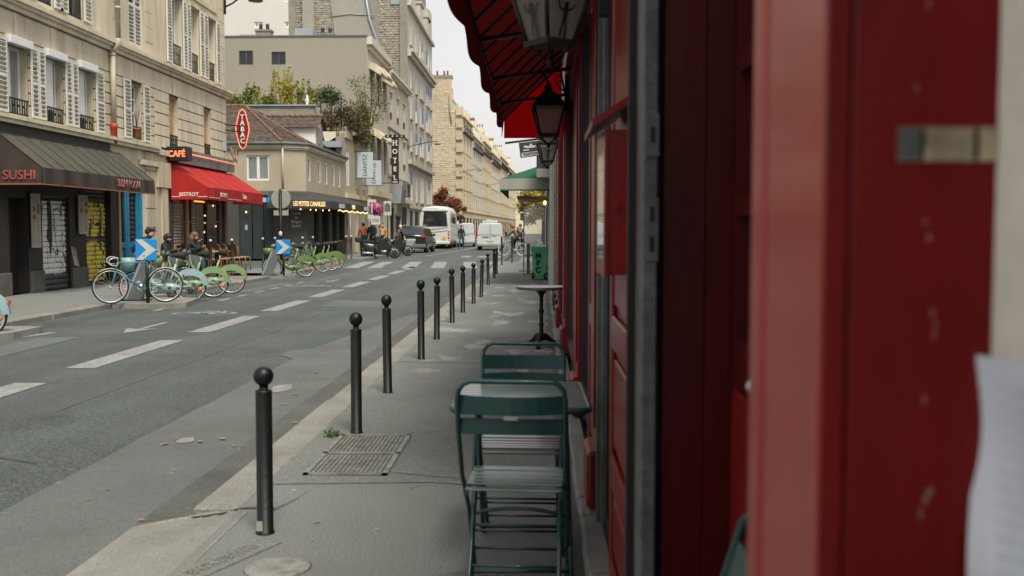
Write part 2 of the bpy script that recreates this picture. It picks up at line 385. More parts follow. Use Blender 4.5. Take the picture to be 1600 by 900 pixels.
M['signwhite'] = mat('sign_white', (0.47, 0.47, 0.45), 0.45, 0.06, 2.0)
M['signred'] = mat('sign_red', (0.5, 0.02, 0.03), 0.4)
M['signdkblue'] = mat('sign_dark_blue', (0.02, 0.035, 0.26), 0.4)
M['redpaint'] = mat('glossy_red_paint', (0.155, 0.004, 0.005), 0.34, 0.22, 1.6, 0.12, 20, 0.08, 14, spec=0.35, coat=0.12, dirt=(0.09, 0.004, 0.005), dscale=2.2, dth=(0.5, 0.8), stretch=(1, 1, 0.35))
M['steel'] = mat('galvanised_steel', (0.105, 0.115, 0.112), 0.5, 0.25, 5.0, 0.25, 40, metal=0.4)
M['redpaint2'] = mat('shaded_red_paint', (0.07, 0.0022, 0.003), 0.36, 0.25, 1.6, 0.15, 20, 0.08, 14, spec=0.35, dirt=(0.04, 0.003, 0.003), dscale=2.0, dth=(0.45, 0.75), stretch=(1, 1, 0.3))  # shade of the doorway recess and fascia put into a darker red
M['redpaint3'] = mat('lit_red_paint', (0.34, 0.03, 0.021), 0.38, 0.14, 3.0, 0.1, 30, 0.06, 14, spec=0.5, coat=0.25, dirt=(0.32, 0.03, 0.021), dscale=2.5, dth=(0.4, 0.75), stretch=(6, 6, 0.5))  # light on the street side of the post put into a paler red
M['chip'] = mat('old_paint_layer', (0.26, 0.13, 0.10), 0.7, 0.3, 60)
M['latch'] = mat('worn_brass', (0.42, 0.36, 0.24), 0.45, 0.35, 25.0, 0.3, 60, metal=0.25)
M['creamwall'] = mat('cream_wall_paint', (0.74, 0.70, 0.60), 0.8, 0.06, 5.0, 0.05, 40, 0.1, 30)
M['paper'] = mat('white_paper', (0.72, 0.76, 0.82), 0.8, 0.04, 6.0)
M['print'] = mat('grey_print', (0.58, 0.62, 0.68), 0.8)
M['black'] = mat('black_paint', (0.012, 0.013, 0.014), 0.45, 0.2, 4.0)

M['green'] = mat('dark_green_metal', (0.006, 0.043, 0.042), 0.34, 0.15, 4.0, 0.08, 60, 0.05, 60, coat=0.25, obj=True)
M['greentop'] = mat('green_metal_sheen', (0.095, 0.135, 0.12), 0.3, 0.15, 6.0, 0.1, 50, coat=0.4, obj=True)  # sky sheen on seats and table top painted in as a paler green
M['bin'] = mat('green_bin_plastic', (0.11, 0.46, 0.19), 0.5, 0.12, 4.0, obj=True)
M['tabletop'] = mat('pale_tabletop', (0.76, 0.74, 0.73), 0.55, 0.06, 4.0, obj=True)
M['rubber'] = mat('black_rubber', (0.015, 0.015, 0.015), 0.8, 0.2, 6.0, obj=True)
M['chrome'] = mat('bright_metal', (0.5, 0.51, 0.52), 0.3, 0.1, 6.0, metal=0.35, obj=True)
M['turq'] = mat('turquoise_frame_paint', (0.05, 0.20, 0.24), 0.35, 0.12, 6.0, obj=True)
M['bikegreen'] = mat('share_bike_green', (0.10, 0.165, 0.05), 0.42, 0.15, 6.0, obj=True)
M['bikegreen2'] = mat('share_bike_pale_green', (0.16, 0.25, 0.12), 0.42, 0.15, 6.0, obj=True)
M['bikeblue'] = mat('share_bike_pale_blue', (0.22, 0.34, 0.36), 0.42, 0.15, 6.0, obj=True)
M['dock'] = mat('grey_dock_metal', (0.115, 0.13, 0.135), 0.5, 0.15, 3.0, metal=0.3)
M['reflector'] = mat('orange_reflector', (0.6, 0.16, 0.02), 0.3)
M['redlamp'] = mat('red_lamp', (0.45, 0.03, 0.02), 0.3)
M['skin'] = mat('skin', (0.44, 0.26, 0.18), 0.6, obj=True)
M['coat'] = mat('dark_coat', (0.014, 0.016, 0.02), 0.85, obj=True)
M['jeans'] = mat('blue_jeans', (0.035, 0.065, 0.11), 0.9, 0.2, 6.0, obj=True)
M['cap'] = mat('grey_wool', (0.06, 0.06, 0.062), 0.95, 0.25, 20.0, obj=True)
M['hair'] = mat('brown_hair', (0.10, 0.062, 0.035), 0.6, 0.3, 20.0, obj=True)
M['darkhair'] = mat('dark_hair', (0.02, 0.015, 0.012), 0.6, obj=True)
M['rust'] = mat('rust_red_coat', (0.20, 0.04, 0.022), 0.9, obj=True)
M['navy'] = mat('navy_coat', (0.014, 0.024, 0.042), 0.9, obj=True)
M['mustard'] = mat('mustard_coat', (0.36, 0.17, 0.04), 0.9, obj=True)
M['khaki'] = mat('khaki_coat', (0.14, 0.10, 0.06), 0.9, obj=True)
M['trousers'] = mat('dark_trousers', (0.012, 0.012, 0.014), 0.9, obj=True)
M['bag'] = mat('grey_backpack', (0.16, 0.16, 0.15), 0.85, obj=True)
M['vanwhite'] = mat('white_vehicle_paint', (0.48, 0.52, 0.54), 0.32, 0.05, 1.0, coat=0.3, obj=True)
M['buswhite'] = mat('silver_white_coach_paint', (0.52, 0.54, 0.54), 0.3, 0.05, 1.0, coat=0.3, obj=True)
M['carblack'] = mat('black_vehicle_paint', (0.02, 0.023, 0.025), 0.22, 0.1, 1.0, coat=0.5, obj=True)
M['carglass'] = mat('vehicle_glass', (0.015, 0.022, 0.027), 0.04, 0.3, 1.0, spec=0.8, obj=True)
M['yellowplate'] = mat('yellow_plate', (0.55, 0.35, 0.03), 0.5, obj=True)
M['palebike'] = mat('pale_blue_frame', (0.22, 0.31, 0.34), 0.4, obj=True)
M['bark'] = mat('bark', (0.06, 0.045, 0.033), 0.95, 0.3, 8.0)
M['leafred'] = mat('purple_red_leaf', (0.085, 0.026, 0.022), 0.7, 0.4, 3.0, col2=(0.15, 0.05, 0.03), trans=0.25)
M['leaforange'] = mat('orange_leaf', (0.36, 0.14, 0.045), 0.7, 0.3, 3.0, trans=0.25)
M['leafgreen'] = mat('green_leaf', (0.075, 0.12, 0.035), 0.7, 0.4, 3.0, trans=0.25)
M['leafyellow'] = mat('yellow_green_leaf', (0.33, 0.30, 0.07), 0.7, 0.35, 2.0, trans=0.3)
M['leafgold'] = mat('golden_leaf', (0.48, 0.38, 0.09), 0.7, 0.3, 2.0, trans=0.3)
M['ivybrown'] = mat('brown_ivy', (0.12, 0.068, 0.042), 0.8, 0.4, 6.0, trans=0.15)
M['ivygreen'] = mat('green_ivy', (0.06, 0.095, 0.03), 0.8, 0.4, 6.0, trans=0.15)
M['terracotta'] = mat('terracotta', (0.33, 0.11, 0.045), 0.85)
M['pipe'] = mat('cream_pipe', (0.41, 0.37, 0.29), 0.6)
M['redpipe'] = mat('red_iron_pipe', (0.40, 0.05, 0.025), 0.6)
M['posterw'] = mat('menu_paper', (0.35, 0.32, 0.27), 0.7, 0.05, 4.0)
M['posterl'] = mat('menu_print', (0.15, 0.12, 0.1), 0.8)
M['posterb'] = mat('menu_photo', (0.19, 0.07, 0.03), 0.7, 0.5, 30.0)
M['yellowpil'] = mat('ochre_paint', (0.30, 0.20, 0.045), 0.5, 0.12, 2.0)
M['bluegrey'] = mat('blue_grey_wall', (0.42, 0.45, 0.47), 0.7, 0.08, 1.0)
M['plastic'] = None
def clear_sheet():
    m = bpy.data.materials.new('clear_plastic_sheet'); m.use_nodes = True
    n = m.node_tree; n.nodes.remove(n.nodes['Principled BSDF'])
    t = n.nodes.new('ShaderNodeBsdfTransparent'); t.inputs[0].default_value = (0.93, 0.94, 0.93, 1)
    d = n.nodes.new('ShaderNodeBsdfDiffuse'); d.inputs[0].default_value = (0.5, 0.52, 0.5, 1)
    gl = n.nodes.new('ShaderNodeBsdfGlossy'); gl.inputs['Roughness'].default_value = 0.12
    a = n.nodes.new('ShaderNodeMixShader'); a.inputs[0].default_value = 0.22
    b = n.nodes.new('ShaderNodeMixShader'); b.inputs[0].default_value = 0.07
    L = n.links.new
    L(t.outputs[0], a.inputs[1]); L(d.outputs[0], a.inputs[2]); L(a.outputs[0], b.inputs[1]); L(gl.outputs[0], b.inputs[2])
    L(b.outputs[0], n.nodes['Material Output'].inputs[0]); return m
M['plastic'] = clear_sheet()
def frosted():
    m = bpy.data.materials.new('frosted_lantern_glass'); m.use_nodes = True
    n = m.node_tree; b = n.nodes['Principled BSDF']; L = n.links.new
    b.inputs['Base Color'].default_value = (0.30, 0.285, 0.24, 1); b.inputs['Roughness'].default_value = 0.35
    t = n.nodes.new('ShaderNodeBsdfTransparent'); t.inputs[0].default_value = (0.86, 0.84, 0.78, 1)
    tr = n.nodes.new('ShaderNodeBsdfTranslucent'); tr.inputs[0].default_value = (0.5, 0.48, 0.42, 1)
    a = n.nodes.new('ShaderNodeMixShader'); a.inputs[0].default_value = 0.5
    c = n.nodes.new('ShaderNodeMixShader'); c.inputs[0].default_value = 0.4
    L(b.outputs[0], a.inputs[1]); L(tr.outputs[0], a.inputs[2]); L(a.outputs[0], c.inputs[1]); L(t.outputs[0], c.inputs[2])
    L(c.outputs[0], n.nodes['Material Output'].inputs[0]); return m
M['lampglass'] = frosted()
def stained_asphalt():
    '''pavement with pale dried spills of an irregular shape'''
    m = M['pave2'].copy(); m.name = 'stained_pavement_asphalt'; n = m.node_tree; L = n.links.new
    b = n.nodes['Principled BSDF']; src = b.inputs['Base Color'].links[0].from_socket
    g = n.nodes.new('ShaderNodeNewGeometry'); mp = n.nodes.new('ShaderNodeMapping'); mp.inputs['Scale'].default_value = (1.5, .55, 1); L(g.outputs['Position'], mp.inputs[0])
    t = n.nodes.new('ShaderNodeTexNoise'); t.inputs['Scale'].default_value = 1.5; t.inputs['Detail'].default_value = 5.0; t.inputs['Roughness'].default_value = .6; L(mp.outputs[0], t.inputs['Vector'])
    r = n.nodes.new('ShaderNodeValToRGB'); r.color_ramp.elements[0].position = .565; r.color_ramp.elements[0].color = (0, 0, 0, 1); r.color_ramp.elements[1].position = .625; r.color_ramp.elements[1].color = (1, 1, 1, 1); L(t.outputs['Fac'], r.inputs[0])
    x = n.nodes.new('ShaderNodeMix'); x.data_type = 'RGBA'; L(r.outputs[0], x.inputs[0]); L(src, x.inputs[6]); x.inputs[7].default_value = (.27, .27, .265, 1); L(x.outputs[2], b.inputs['Base Color'])
    return m
M['pave3'] = stained_asphalt()
def graffiti(name, base, paint, stroke, sc, y0, y1, zs):
    """sprayed roller shutter: a paint patch with dark strokes, laid out in world metres"""
    m = bpy.data.materials.new(name); m.use_nodes = True
    n = m.node_tree; b = n.nodes['Principled BSDF']; b.inputs['Roughness'].default_value = 0.6; L = n.links.new
    g = n.nodes.new('ShaderNodeNewGeometry')
    def noise(sc, det, st=(1, 1, 1), off=(0, 0, 0)):
        mp = n.nodes.new('ShaderNodeMapping'); mp.inputs['Scale'].default_value = st; mp.inputs['Location'].default_value = off
        L(g.outputs['Position'], mp.inputs[0])
        t = n.nodes.new('ShaderNodeTexNoise'); t.inputs['Scale'].default_value = sc; t.inputs['Detail'].default_value = det
        t.inputs['Distortion'].default_value = 0.8
        L(mp.outputs[0], t.inputs['Vector']); return t.outputs['Fac']
    def ramp(f, els):
        r = n.nodes.new('ShaderNodeValToRGB'); e = r.color_ramp.elements
        e[0].position, e[0].color = els[0][0], (*els[0][1], 1); e[1].position, e[1].color = els[1][0], (*els[1][1], 1)
        for p, c in els[2:]:
            q = e.new(p); q.color = (*c, 1)
        L(f, r.inputs[0]); return r.outputs[0]
    def mix(f, a, c):
        x = n.nodes.new('ShaderNodeMix'); x.data_type = 'RGBA'; L(f, x.inputs[0])
        for k, q in ((6, a), (7, c)):
            if isinstance(q, tuple): x.inputs[k].default_value = (*q, 1)
            else: L(q, x.inputs[k])
        return x.outputs[2]
    sx = n.nodes.new('ShaderNodeSeparateXYZ'); L(g.outputs['Position'], sx.inputs[0])
    def math_(op, a, c=None):
        x = n.nodes.new('ShaderNodeMath'); x.operation = op
        for k, q in enumerate((a, c)):
            if q is None: continue
            if isinstance(q, (int, float)): x.inputs[k].default_value = q
            else: L(q, x.inputs[k])
        return x.outputs[0]
    fac = 0.0
    w = (y1 - y0) / 2; cy = (y0 + y1) / 2
    masks = None
    nz = math_('MULTIPLY', math_('SUBTRACT', noise(3.0, 3.0), 0.5), 0.9)
    for (z0, z1) in zs:                                     # rounded patches with a wavering edge
        a = math_('POWER', math_('ABSOLUTE', math_('DIVIDE', math_('SUBTRACT', sx.outputs[1], cy), w)), 6.0)
        c = math_('POWER', math_('ABSOLUTE', math_('DIVIDE', math_('SUBTRACT', sx.outputs[2], (z0 + z1) / 2), (z1 - z0) / 2)), 6.0)
        k = math_('LESS_THAN', math_('ADD', math_('ADD', a, c), nz), 0.85)
        masks = k if masks is None else math_('MAXIMUM', masks, k)
    col = mix(masks, base, paint)
    s1 = ramp(noise(sc, 1.5, (1, 1.4, 0.6)), [(0.468, (0, 0, 0)), (0.478, (1, 1, 1)), (0.506, (1, 1, 1)), (0.516, (0, 0, 0))])
    s2 = ramp(noise(sc * 0.8, 1.0, (1, 1.2, 0.5), (0, 7, 3)), [(0.63, (0, 0, 0)), (0.645, (1, 1, 1))])
    col = mix(s1, col, stroke); col = mix(s2, col, stroke)
    L(col, b.inputs['Base Color']); return m
# ================================================================== SETTING
def structure(name, mb, m, parent=None):
    return mb.build(name, m, parent, kind='structure')
def sheet(name, pts, z, m, parent=None):
    return structure(name, MB().poly([(x, y, z) for x, y in pts], 0), m, parent)
def rect(x0, x1, y0, y1): return ((x0, y0), (x1, y0), (x1, y1), (x0, y1))
sheet('ground', rect(-900, 900, -600, 1500), -0.16, M['asphalt'])
road = sheet('road', rect(-8.1, -1.6, -30, 430), -0.1, M['asphalt'])
sheet('side_road', rect(-70, -8.1, 34.0, 48.0), -0.1, M['asphalt'])
sheet('side_road', rect(-0.2, 40, 43.6, 52.4), -0.1, M['asphalt'])
def ragged(x, y0, y1, amp, step=0.35):
    n = int((y1 - y0) / step)
    return [(x + random.uniform(-amp, amp), y0 + (y1 - y0) * k / n) for k in range(n + 1)]
# smooth resurfaced band with a ragged edge, then the dark gutter
eA = [(x - (.24 if 11.5 < y < 12.3 else 0) + max(0, y - 12.3) * .12, y) for x, y in ragged(-2.84, -30, 17.3, 0.014)]; eB = ragged(-2.03, -30, 60, 0.012)
def strip(name, a, b, z, m):
    mb = MB(); n = len(a)
    for k in range(n - 1):
        mb.quad((*a[k], z), (*b[k], z), (*b[k + 1], z), (*a[k + 1], z))
    return structure(name, mb, m)
strip('asphalt_band', eA, [(-2.0, y) for x, y in eA], -0.094, M['asphalt_smooth'])
strip('gutter', eB, [(-1.6, y) for x, y in eB], -0.088, M['gutter'])
# road markings lie on the road as thin painted sheets
def mark(name, pts, z=-0.0945): return sheet(name, pts, z, M['paint'], road)
for k in range(-2, 8):
    y = 10.52 + 3.75 * k
    mark('lane_dash', ((-5.1, y), (-4.78, y), (-4.78, y + 2.72), (-5.1, y + 2.72)))
for k in range(0, 12):
    y = 55 + 5.2 * k
    mark('lane_dash', ((-6.35 + k * .22, y), (-6.15 + k * .22, y), (-5.95 + k * .22, y + 5.2), (-6.15 + k * .22, y + 5.2)))
for k in range(6):                                               # zebra crossing, stripes slightly raked
    x = -7.45 + 1.3 * k if k < 4 else -2.86
    if k == 4: x = -2.9
    x = (-6.62, -5.32, -4.18, -2.88, -1.9, -7.5)[k]
    mark('zebra_stripe', ((x, 38.2), (x + .53, 38.2), (x - .02, 45.5), (x - .58, 45.5)))
for k in range(7): mark('zebra_stripe', rect(-0.9, 2.2, 45.2 + k * 1.05, 45.7 + k * 1.05))
for k in range(6): mark('zebra_stripe', rect(-10.9, -8.6, 36.3 + k * 1.25, 36.85 + k * 1.25))
for x, y in ((-4.2, 52.6), (-3.3, 52.6), (-2.4, 52.6)): mark('zebra_stripe', rect(x, x + .5, y, y + 3))
def arrow(x, y, l=1.5):
    mark('cycle_arrow', ((x - .04, y + .55), (x + .04, y + .55), (x + .05, y + l), (x - .05, y + l)))
    mark('cycle_arrow', ((x, y - .1), (x + .24, y + .62), (x + .03, y + .5), (x - .03, y + .5), (x - .24, y + .62)), -0.0935)
arrow(-5.98, 14.2, 1.6); arrow(-5.98, 28.1, 1.6); arrow(-6.4, 40.2, 1.8)
def cycle_symbol(x, y):
    mb = MB()
    def ring(cx, cy, r0, r1, n=16):
        for k in range(n):
            a, b = 2 * math.pi * k / n, 2 * math.pi * (k + 1) / n
            mb.quad(*[(cx + r * math.cos(t), cy + r * math.sin(t), -0.0945) for r, t in ((r0, a), (r1, a), (r1, b), (r0, b))])
    ring(x - .32, y, .17, .26); ring(x + .32, y + .05, .17, .26)
    for (a, b) in (((-.32, 0), (-.08, .38)), ((-.08, .38), (.22, .4)), ((.32, .05), (.2, .55)), ((-.08, .38), (0, 0)), ((0, 0), (.22, .4)), ((-.16, .5), (0, .5))):
        d = Vector((b[0] - a[0], b[1] - a[1], 0)).normalized() * .045; nrm = Vector((-d.y, d.x, 0))
        mb.quad(*[(x + p[0], y + p[1], -0.094) for p in ((a[0] - nrm.x, a[1] - nrm.y), (b[0] - nrm.x, b[1] - nrm.y), (b[0] + nrm.x, b[1] + nrm.y), (a[0] + nrm.x, a[1] + nrm.y))])
    structure('cycle_symbol', mb, M['paint'], road)
cycle_symbol(-5.95, 17.5); cycle_symbol(-6.0, 25.9); cycle_symbol(-6.1, 36.2)
mark('edge_line', rect(-7.12, -7.0, 18.0, 18.6))
for k in range(6): mark('edge_dash', rect(-6.75, -6.62, 20.6 + k * 1.35, 21.3 + k * 1.35))
mark('edge_line', ((-7.6, 12.1), (-7.5, 12.1), (-6.95, 14.15), (-7.1, 14.2)))
for pts in (((-6.9, 9.0), (-6.3, 9.0), (-6.35, 13.6), (-6.9, 13.5)), ((-4.3, 19.2), (-3.1, 19.0), (-3.1, 20.6), (-4.3, 20.8)), ((-7.3, 22.5), (-6.9, 22.4), (-6.8, 27.5), (-7.2, 27.6))):
    sheet('road_patch', pts, -0.0965, M['asphalt_smooth'], road)
for seed, (x, y, n, dx, dy) in enumerate(((-3.95, 8, 70, .0, .3), (-7.6, 16.4, 40, .12, .012), (-5.6, 11.8, 20, .12, -.02), (-4.6, 22.6, 26, .12, .03), (-3.2, 6.2, 14, -.1, .06))):
    cr = MB(); p = (x, y); rr = random.Random(seed + 90)
    for k in range(n):
        q = (p[0] + dx + rr.uniform(-.02, .02), p[1] + dy + rr.uniform(-.02, .02)); w = .004
        cr.quad((p[0] - w, p[1] - w, -.0935), (q[0] - w, q[1] - w, -.0935), (q[0] + w, q[1] + w, -.0935), (p[0] + w, p[1] + w, -.0935)); p = q
    structure('crack', cr, M['joint'], road)
# right pavement: asphalt in three pourings, granite kerb stones
pv = structure('pavement', MB().box(-1.5, 0.6, -12, 43.2, -0.2, 0.0), M['pave'])
sheet('pavement_patch', ((-1.5, 5.35), (-.6, 5.42), (.29, 5.2), (.29, 11.6), (-1.5, 11.9)), 0.004, M['pave2'], pv)
sheet('pavement_patch', ((-1.5, 10.4), (.29, 10.2), (.29, 27.0), (-1.5, 26.6)), 0.007, M['pave3'], pv)
kb = structure('kerb', MB().box(-1.72, -1.5, 4.86, 43.2, -0.2, -0.03), M['joint'])
y = 4.88
while y < 43:
    l = random.uniform(.95, 1.25)
    dz = random.uniform(-.004, .004); dx = random.uniform(-.012, .012)
    structure('kerb_stone', MB().box(-1.735 + dx, -1.49, y, min(y + l - .024, 43.2), -0.14, 0.006 + dz, bev=.014), M['kerb'], kb); y += l
y = 4.86                                                        # lowered wide stones in front
for l in (1.5, 1.3, 1.4, 1.4, 1.4):
    y -= l
    structure('kerb_stone', MB().poly([(-1.98, y + .006, -.075), (-1.44, y + .006, .002), (-1.44, y + l - .022, .003), (-1.62, y + l - .01, -.004), (-2.02, y + l - .03, -.078)]).box(-2.02, -1.44, y + .006, y + l - .03, -.2, -.08), M['kerb'], kb)
dm = MB(); rr = random.Random(12)
ee = [(.19 - rr.uniform(.02, .11), 2.0 + k * .25) for k in range(90)]
for a, b in zip(ee, ee[1:]): dm.quad((a[0], a[1], .0085), (.2, a[1], .0085), (.2, b[1], .0085), (b[0], b[1], .0085))
structure('dirt_edge', dm, M['gutter'], pv)
# a crack that runs over the stones
cr = MB()
pth = [(-1.99 + .026 * k, 4.86 + .03 * math.sin(k * .35) + random.uniform(-.012, .012)) for k in range(27)] + [(-1.30, 4.90), (-1.27, 5.0), (-1.25, 5.06), (-1.24, 5.16), (-1.23, 5.2)]
for a, b in zip(pth, pth[1:]):
    w = .011
    za, zb2 = (min(.009, -.066 + (q[0] + 1.98) / .54 * .077) for q in (a, b))
    cr.quad((a[0], a[1] - w, za), (b[0], b[1] - w, zb2), (b[0], b[1] + w, zb2), (a[0], a[1] + w, za))
structure('crack', cr, M['joint'], pv)
for seed, (x, y, n, dx, dy) in enumerate(((-.9, 6.7, 9, .11, .05), (-.85, 5.62, 6, .09, -.03), (-1.2, 3.7, 14, .1, .03), (.12, 2.6, 26, .003, .11), (-1.3, 9.1, 12, .09, .02))):
    cr = MB(); p = (x, y); rr = random.Random(seed)
    for k in range(n):
        q = (p[0] + dx + rr.uniform(-.02, .02), p[1] + dy + rr.uniform(-.02, .02)); w = .0035
        cr.quad((p[0] - w * (dy > dx), p[1] - w, .0075), (q[0] - w * (dy > dx), q[1] - w, .0075), (q[0] + w, q[1] + w, .0075), (p[0] + w, p[1] + w, .0075)); p = q
    structure('crack', cr, M['joint'], pv)
for k, (x, y, a, b) in enumerate(((-2.42, 9.2, .12, .3), (-2.5, 6.9, .07, .12))):
    ps = [(x + a * random.uniform(.6, 1.1) * math.cos(t * .6283), y + b * random.uniform(.6, 1.1) * math.sin(t * .6283)) for t in range(10)]
    sheet('pale_spill', ps, -0.0905, M['splash'], pv)
# left pavement, kerb with a dip near the camera
lp = structure('pavement', MB().box(-12.5, -8.34, -12, 35.0, -0.2, 0.0), M['pave'])
structure('pavement', MB().box(-12.5, -8.6, 47.6, 140, -0.2, 0.0), M['pave'])
structure('pavement', MB().box(-0.2, 6, 52.6, 140, -0.2, 0.0), M['pave'])
lk = structure('kerb', MB().box(-8.33, -8.13, -12, 34.9, -0.2, -0.04), M['joint'])
y = 6.0
while y < 34.5:
    l = random.uniform(1.1, 1.5)
    structure('kerb_stone', MB().box(-8.34, -8.08 + random.uniform(-.015, .015), y, y + l - .015, -.14, .005 + random.uniform(-.006, .004), bev=.02), M['kerb'], lk); y += l
lk2 = structure('kerb', MB().box(-8.6, -8.38, 47.6, 140, -0.2, 0.004), M['kerb'])
# granite traffic islands at the cycle stands
def island(pts, h=.0):
    mb = MB(); mb.prism(pts, 'z', -.14, h)
    return structure('traffic_island', mb, M['kerb'])
island(((-9.2, 11.6), (-7.75, 11.9), (-7.14, 13.3), (-7.16, 14.15), (-9.2, 14.2)))
island(((-8.06, 18.55), (-6.95, 18.5), (-6.72, 18.75), (-6.95, 20.2), (-8.06, 20.25)))
island(((-9.9, 29.6), (-7.7, 29.75), (-7.45, 30.3), (-7.75, 31.6), (-9.9, 31.5)))

# ================================================================== LEFT HOUSES
XL = -11.1
def window(root, F, u0, u1, z0, z1, o=-0.18, fw=.05, style='two', frame='whitep', glass='glass', bars=0, name='window'):
    mb = MB(F); d = .05
    mb.box(u0, u0 + fw, o - d, o, z0, z1); mb.box(u1 - fw, u1, o - d, o, z0, z1)
    mb.box(u0 + fw, u1 - fw, o - d, o, z0, z0 + fw); mb.box(u0 + fw, u1 - fw, o - d, o, z1 - fw, z1)
    if style == 'two':
        c = (u0 + u1) / 2; mb.box(c - fw * .7, c + fw * .7, o - d, o + .012, z0 + fw, z1 - fw)
    for k in range(bars):
        z = z0 + (z1 - z0) * (k + 1) / (bars + 1); mb.box(u0 + fw, u1 - fw, o - d, o - .006, z - .02, z + .02)
    w = mb.build(name, M[frame], root)
    MB(F).quad((u0 + fw * .5, o - d * .6, z0 + fw * .5), (u1 - fw * .5, o - d * .6, z0 + fw * .5), (u1 - fw * .5, o - d * .6, z1 - fw * .5), (u0 + fw * .5, o - d * .6, z1 - fw * .5)).build('pane', M[glass], w)
    return w
_slat = {}
def shutter(root, F, u0, u1, z0, z1, o=0.03, pitch=.1, mt='white', ang=0.0, slats=True):
    """louvred leaf; ang swings it about its u0 edge"""
    G = F @ T(u0, o, 0) @ RZ(ang); w = u1 - u0; fw = .055
    mb = MB(G)
    mb.box(0, fw, 0, .035, z0, z1); mb.box(w - fw, w, 0, .035, z0, z1)
    zm = (z0 + z1) / 2
    for z in (z0, zm - fw / 2, z1 - fw): mb.box(fw, w - fw, 0, .035, z, z + fw)
    s = mb.build('shutter', M[mt], root)
    key = (round(w, 2), mt)
    if key not in _slat:
        q = MB(); q.F = RX(R(35)); q.box(fw, w - fw, -.03, .03, -.006, .006)
        o_ = q.build('slat', M[mt]); _slat[key] = o_.data; bpy.data.objects.remove(o_)
    z = z0 + fw + pitch * .6
    while z < z1 - fw - pitch * .4:
        if abs(z - zm) > fw * .75: inst(_slat[key], 'slat', s, G @ T(0, .018, z))
        z += pitch
    return s
def railing(root, F, u0, u1, z0, z1, o=-.03, n=9):
    mb = MB(F)
    mb.box(u0, u1, o - .015, o + .015, z1 - .03, z1); mb.box(u0, u1, o - .01, o + .01, z0, z0 + .025)
    for k in range(n):
        u = u0 + (u1 - u0) * (k + .5) / n
        mb.box(u - .008, u + .008, o - .008, o + .008, z0 + .025, z1 - .03)
        if k % 2 == 0 and k < n - 1:
            c = u + (u1 - u0) / n / 2
            mb.lathe([(.02, -.012), (.035, 0), (.02, .012)], (c, o, z0 + (z1 - z0) * .55), 8, axis='y')
    return mb.build('railing', M['iron'], root)

# ---- the house with the sushi shop
A1 = thing('apartment_building', 'cream stone apartment house with white louvred shutters above the dark sushi shop', 'building', (XL, 24, 0))
F = FX(XL)
ops1 = [(20.66, 21.60, 3.82, 5.28), (22.27, 23.20, 3.82, 5.28), (23.86, 24.80, 3.82, 5.28), (26.97, 27.80, 3.87, 5.36), (18.6, 19.5, 3.82, 5.28)]
ops2 = [(20.4, 21.2, 6.45, 8.6), (21.95, 22.75, 6.45, 8.6), (23.45, 24.25, 6.45, 8.6), (27.02, 27.9, 6.45, 8.6)]
gops = [(20.65, 21.43, -.02, 2.07), (22.05, 23.36, -.02, 2.16), (24.22, 25.47, .06, 2.36), (26.1, 27.93, -.02, 2.75)]
mb = MB(F)
mb.wall(12, 28.7, 3.6, 13.2, ops1 + ops2, -.02, .26, 0, 1)
mb.wall(25.5, 28.7, 0, 3.6, gops[3:], -.02, .3, 1, 1)
mb.wall(12, 25.5, 0, 3.6, gops[:3], -.02, .35, 2, 2)
mb.box(12, 28.7, -9, -.5, 0, 13.2, 1)
A1w = mb.build('wall', [M['joint'], M['stoneA'], M['brown']], A1)
def blocks(root, F, u0, u1, z0, z1, h, ops, lmin, lmax, o=0.012, name='stone_block', m='stoneA', gap=.03, seed=0, holes=()):
    rr = random.Random(seed); nz = max(1, round((z1 - z0) / h)); h = (z1 - z0) / nz
    for r in range(nz):
        c, d = z0 + r * h, z0 + (r + 1) * h
        cuts = [(u0, u1)]
        for op in ops:
            if op[2] < d - .03 and op[3] > c + .03:
                new = []
                for a, b in cuts:
                    if op[1] <= a or op[0] >= b: new.append((a, b)); continue
                    if op[0] - a > .04: new.append((a, op[0]))
                    if b - op[1] > .04: new.append((op[1], b))
                cuts = new
        for a, b in cuts:
            x = a
            while x < b - 1e-4:
                l = rr.uniform(lmin, lmax)
                if b - x - l < lmin * .6: l = b - x
                e = min(b, x + l)
                MB(F).box(x + gap / 2, e - gap / 2, -.03, o + rr.uniform(-.003, .003), c + gap / 2, d - gap / 2, bev=.006).build(name, M[m], root)
                x = e
blocks(A1, F, 20.0, 28.7, 3.8, 5.45, .275, [(a, b, c, d + .17) for a, b, c, d in ops1], 1.2, 2.2, seed=1)
for a, b, c, d in ops1:                                            # flat arches with a keystone
    cu = (a + b) / 2
    if a < 20: continue
    for pts in ([(cu - .09, 5.46), (cu + .09, 5.46), (cu + .13, 5.97), (cu - .13, 5.97)],):
        MB(F).prism(pts, 'y', -.03, .024).build('keystone', M['stoneA2'], A1)
us = [20.0, 21.13, 22.735, 24.33, 27.385, 28.7]
for k in range(5):
    a, b = us[k], us[k + 1]
    a0 = a + .14 if k else a; b0 = b - .14 if k < 4 else b
    p = [(a0 - (.035 if k else 0), 5.46), (b0 + (.035 if k < 4 else 0), 5.46), (b0, 5.97), (a0, 5.97)]
    MB(F).prism([(u, z) for u, z in p], 'y', -.03, .012).build('stone_block', M['stoneA'], A1)
mb = MB(F).box(12, 28.7, -.02, .10, 6.0, 6.1).box(12, 28.7, -.02, .17, 6.1, 6.17).box(12, 28.7, -.02, .23, 6.17, 6.27).box(12, 28.7, -.02, .12, 6.27, 6.32)
mb.build('cornice', M['stoneA2'], A1)
MB(F).box(12, 28.7, -.02, .13, 3.61, 3.7).box(12, 28.7, -.02, .18, 3.7, 3.78).build('ledge', M['stoneA2'], A1)
MB(F).box(12, 25.55, -.02, .05, 3.42, 3.6).box(12, 25.55, .05, .09, 3.38, 3.43).build('awning_housing', M['brown'], A1)
mb = MB(F)
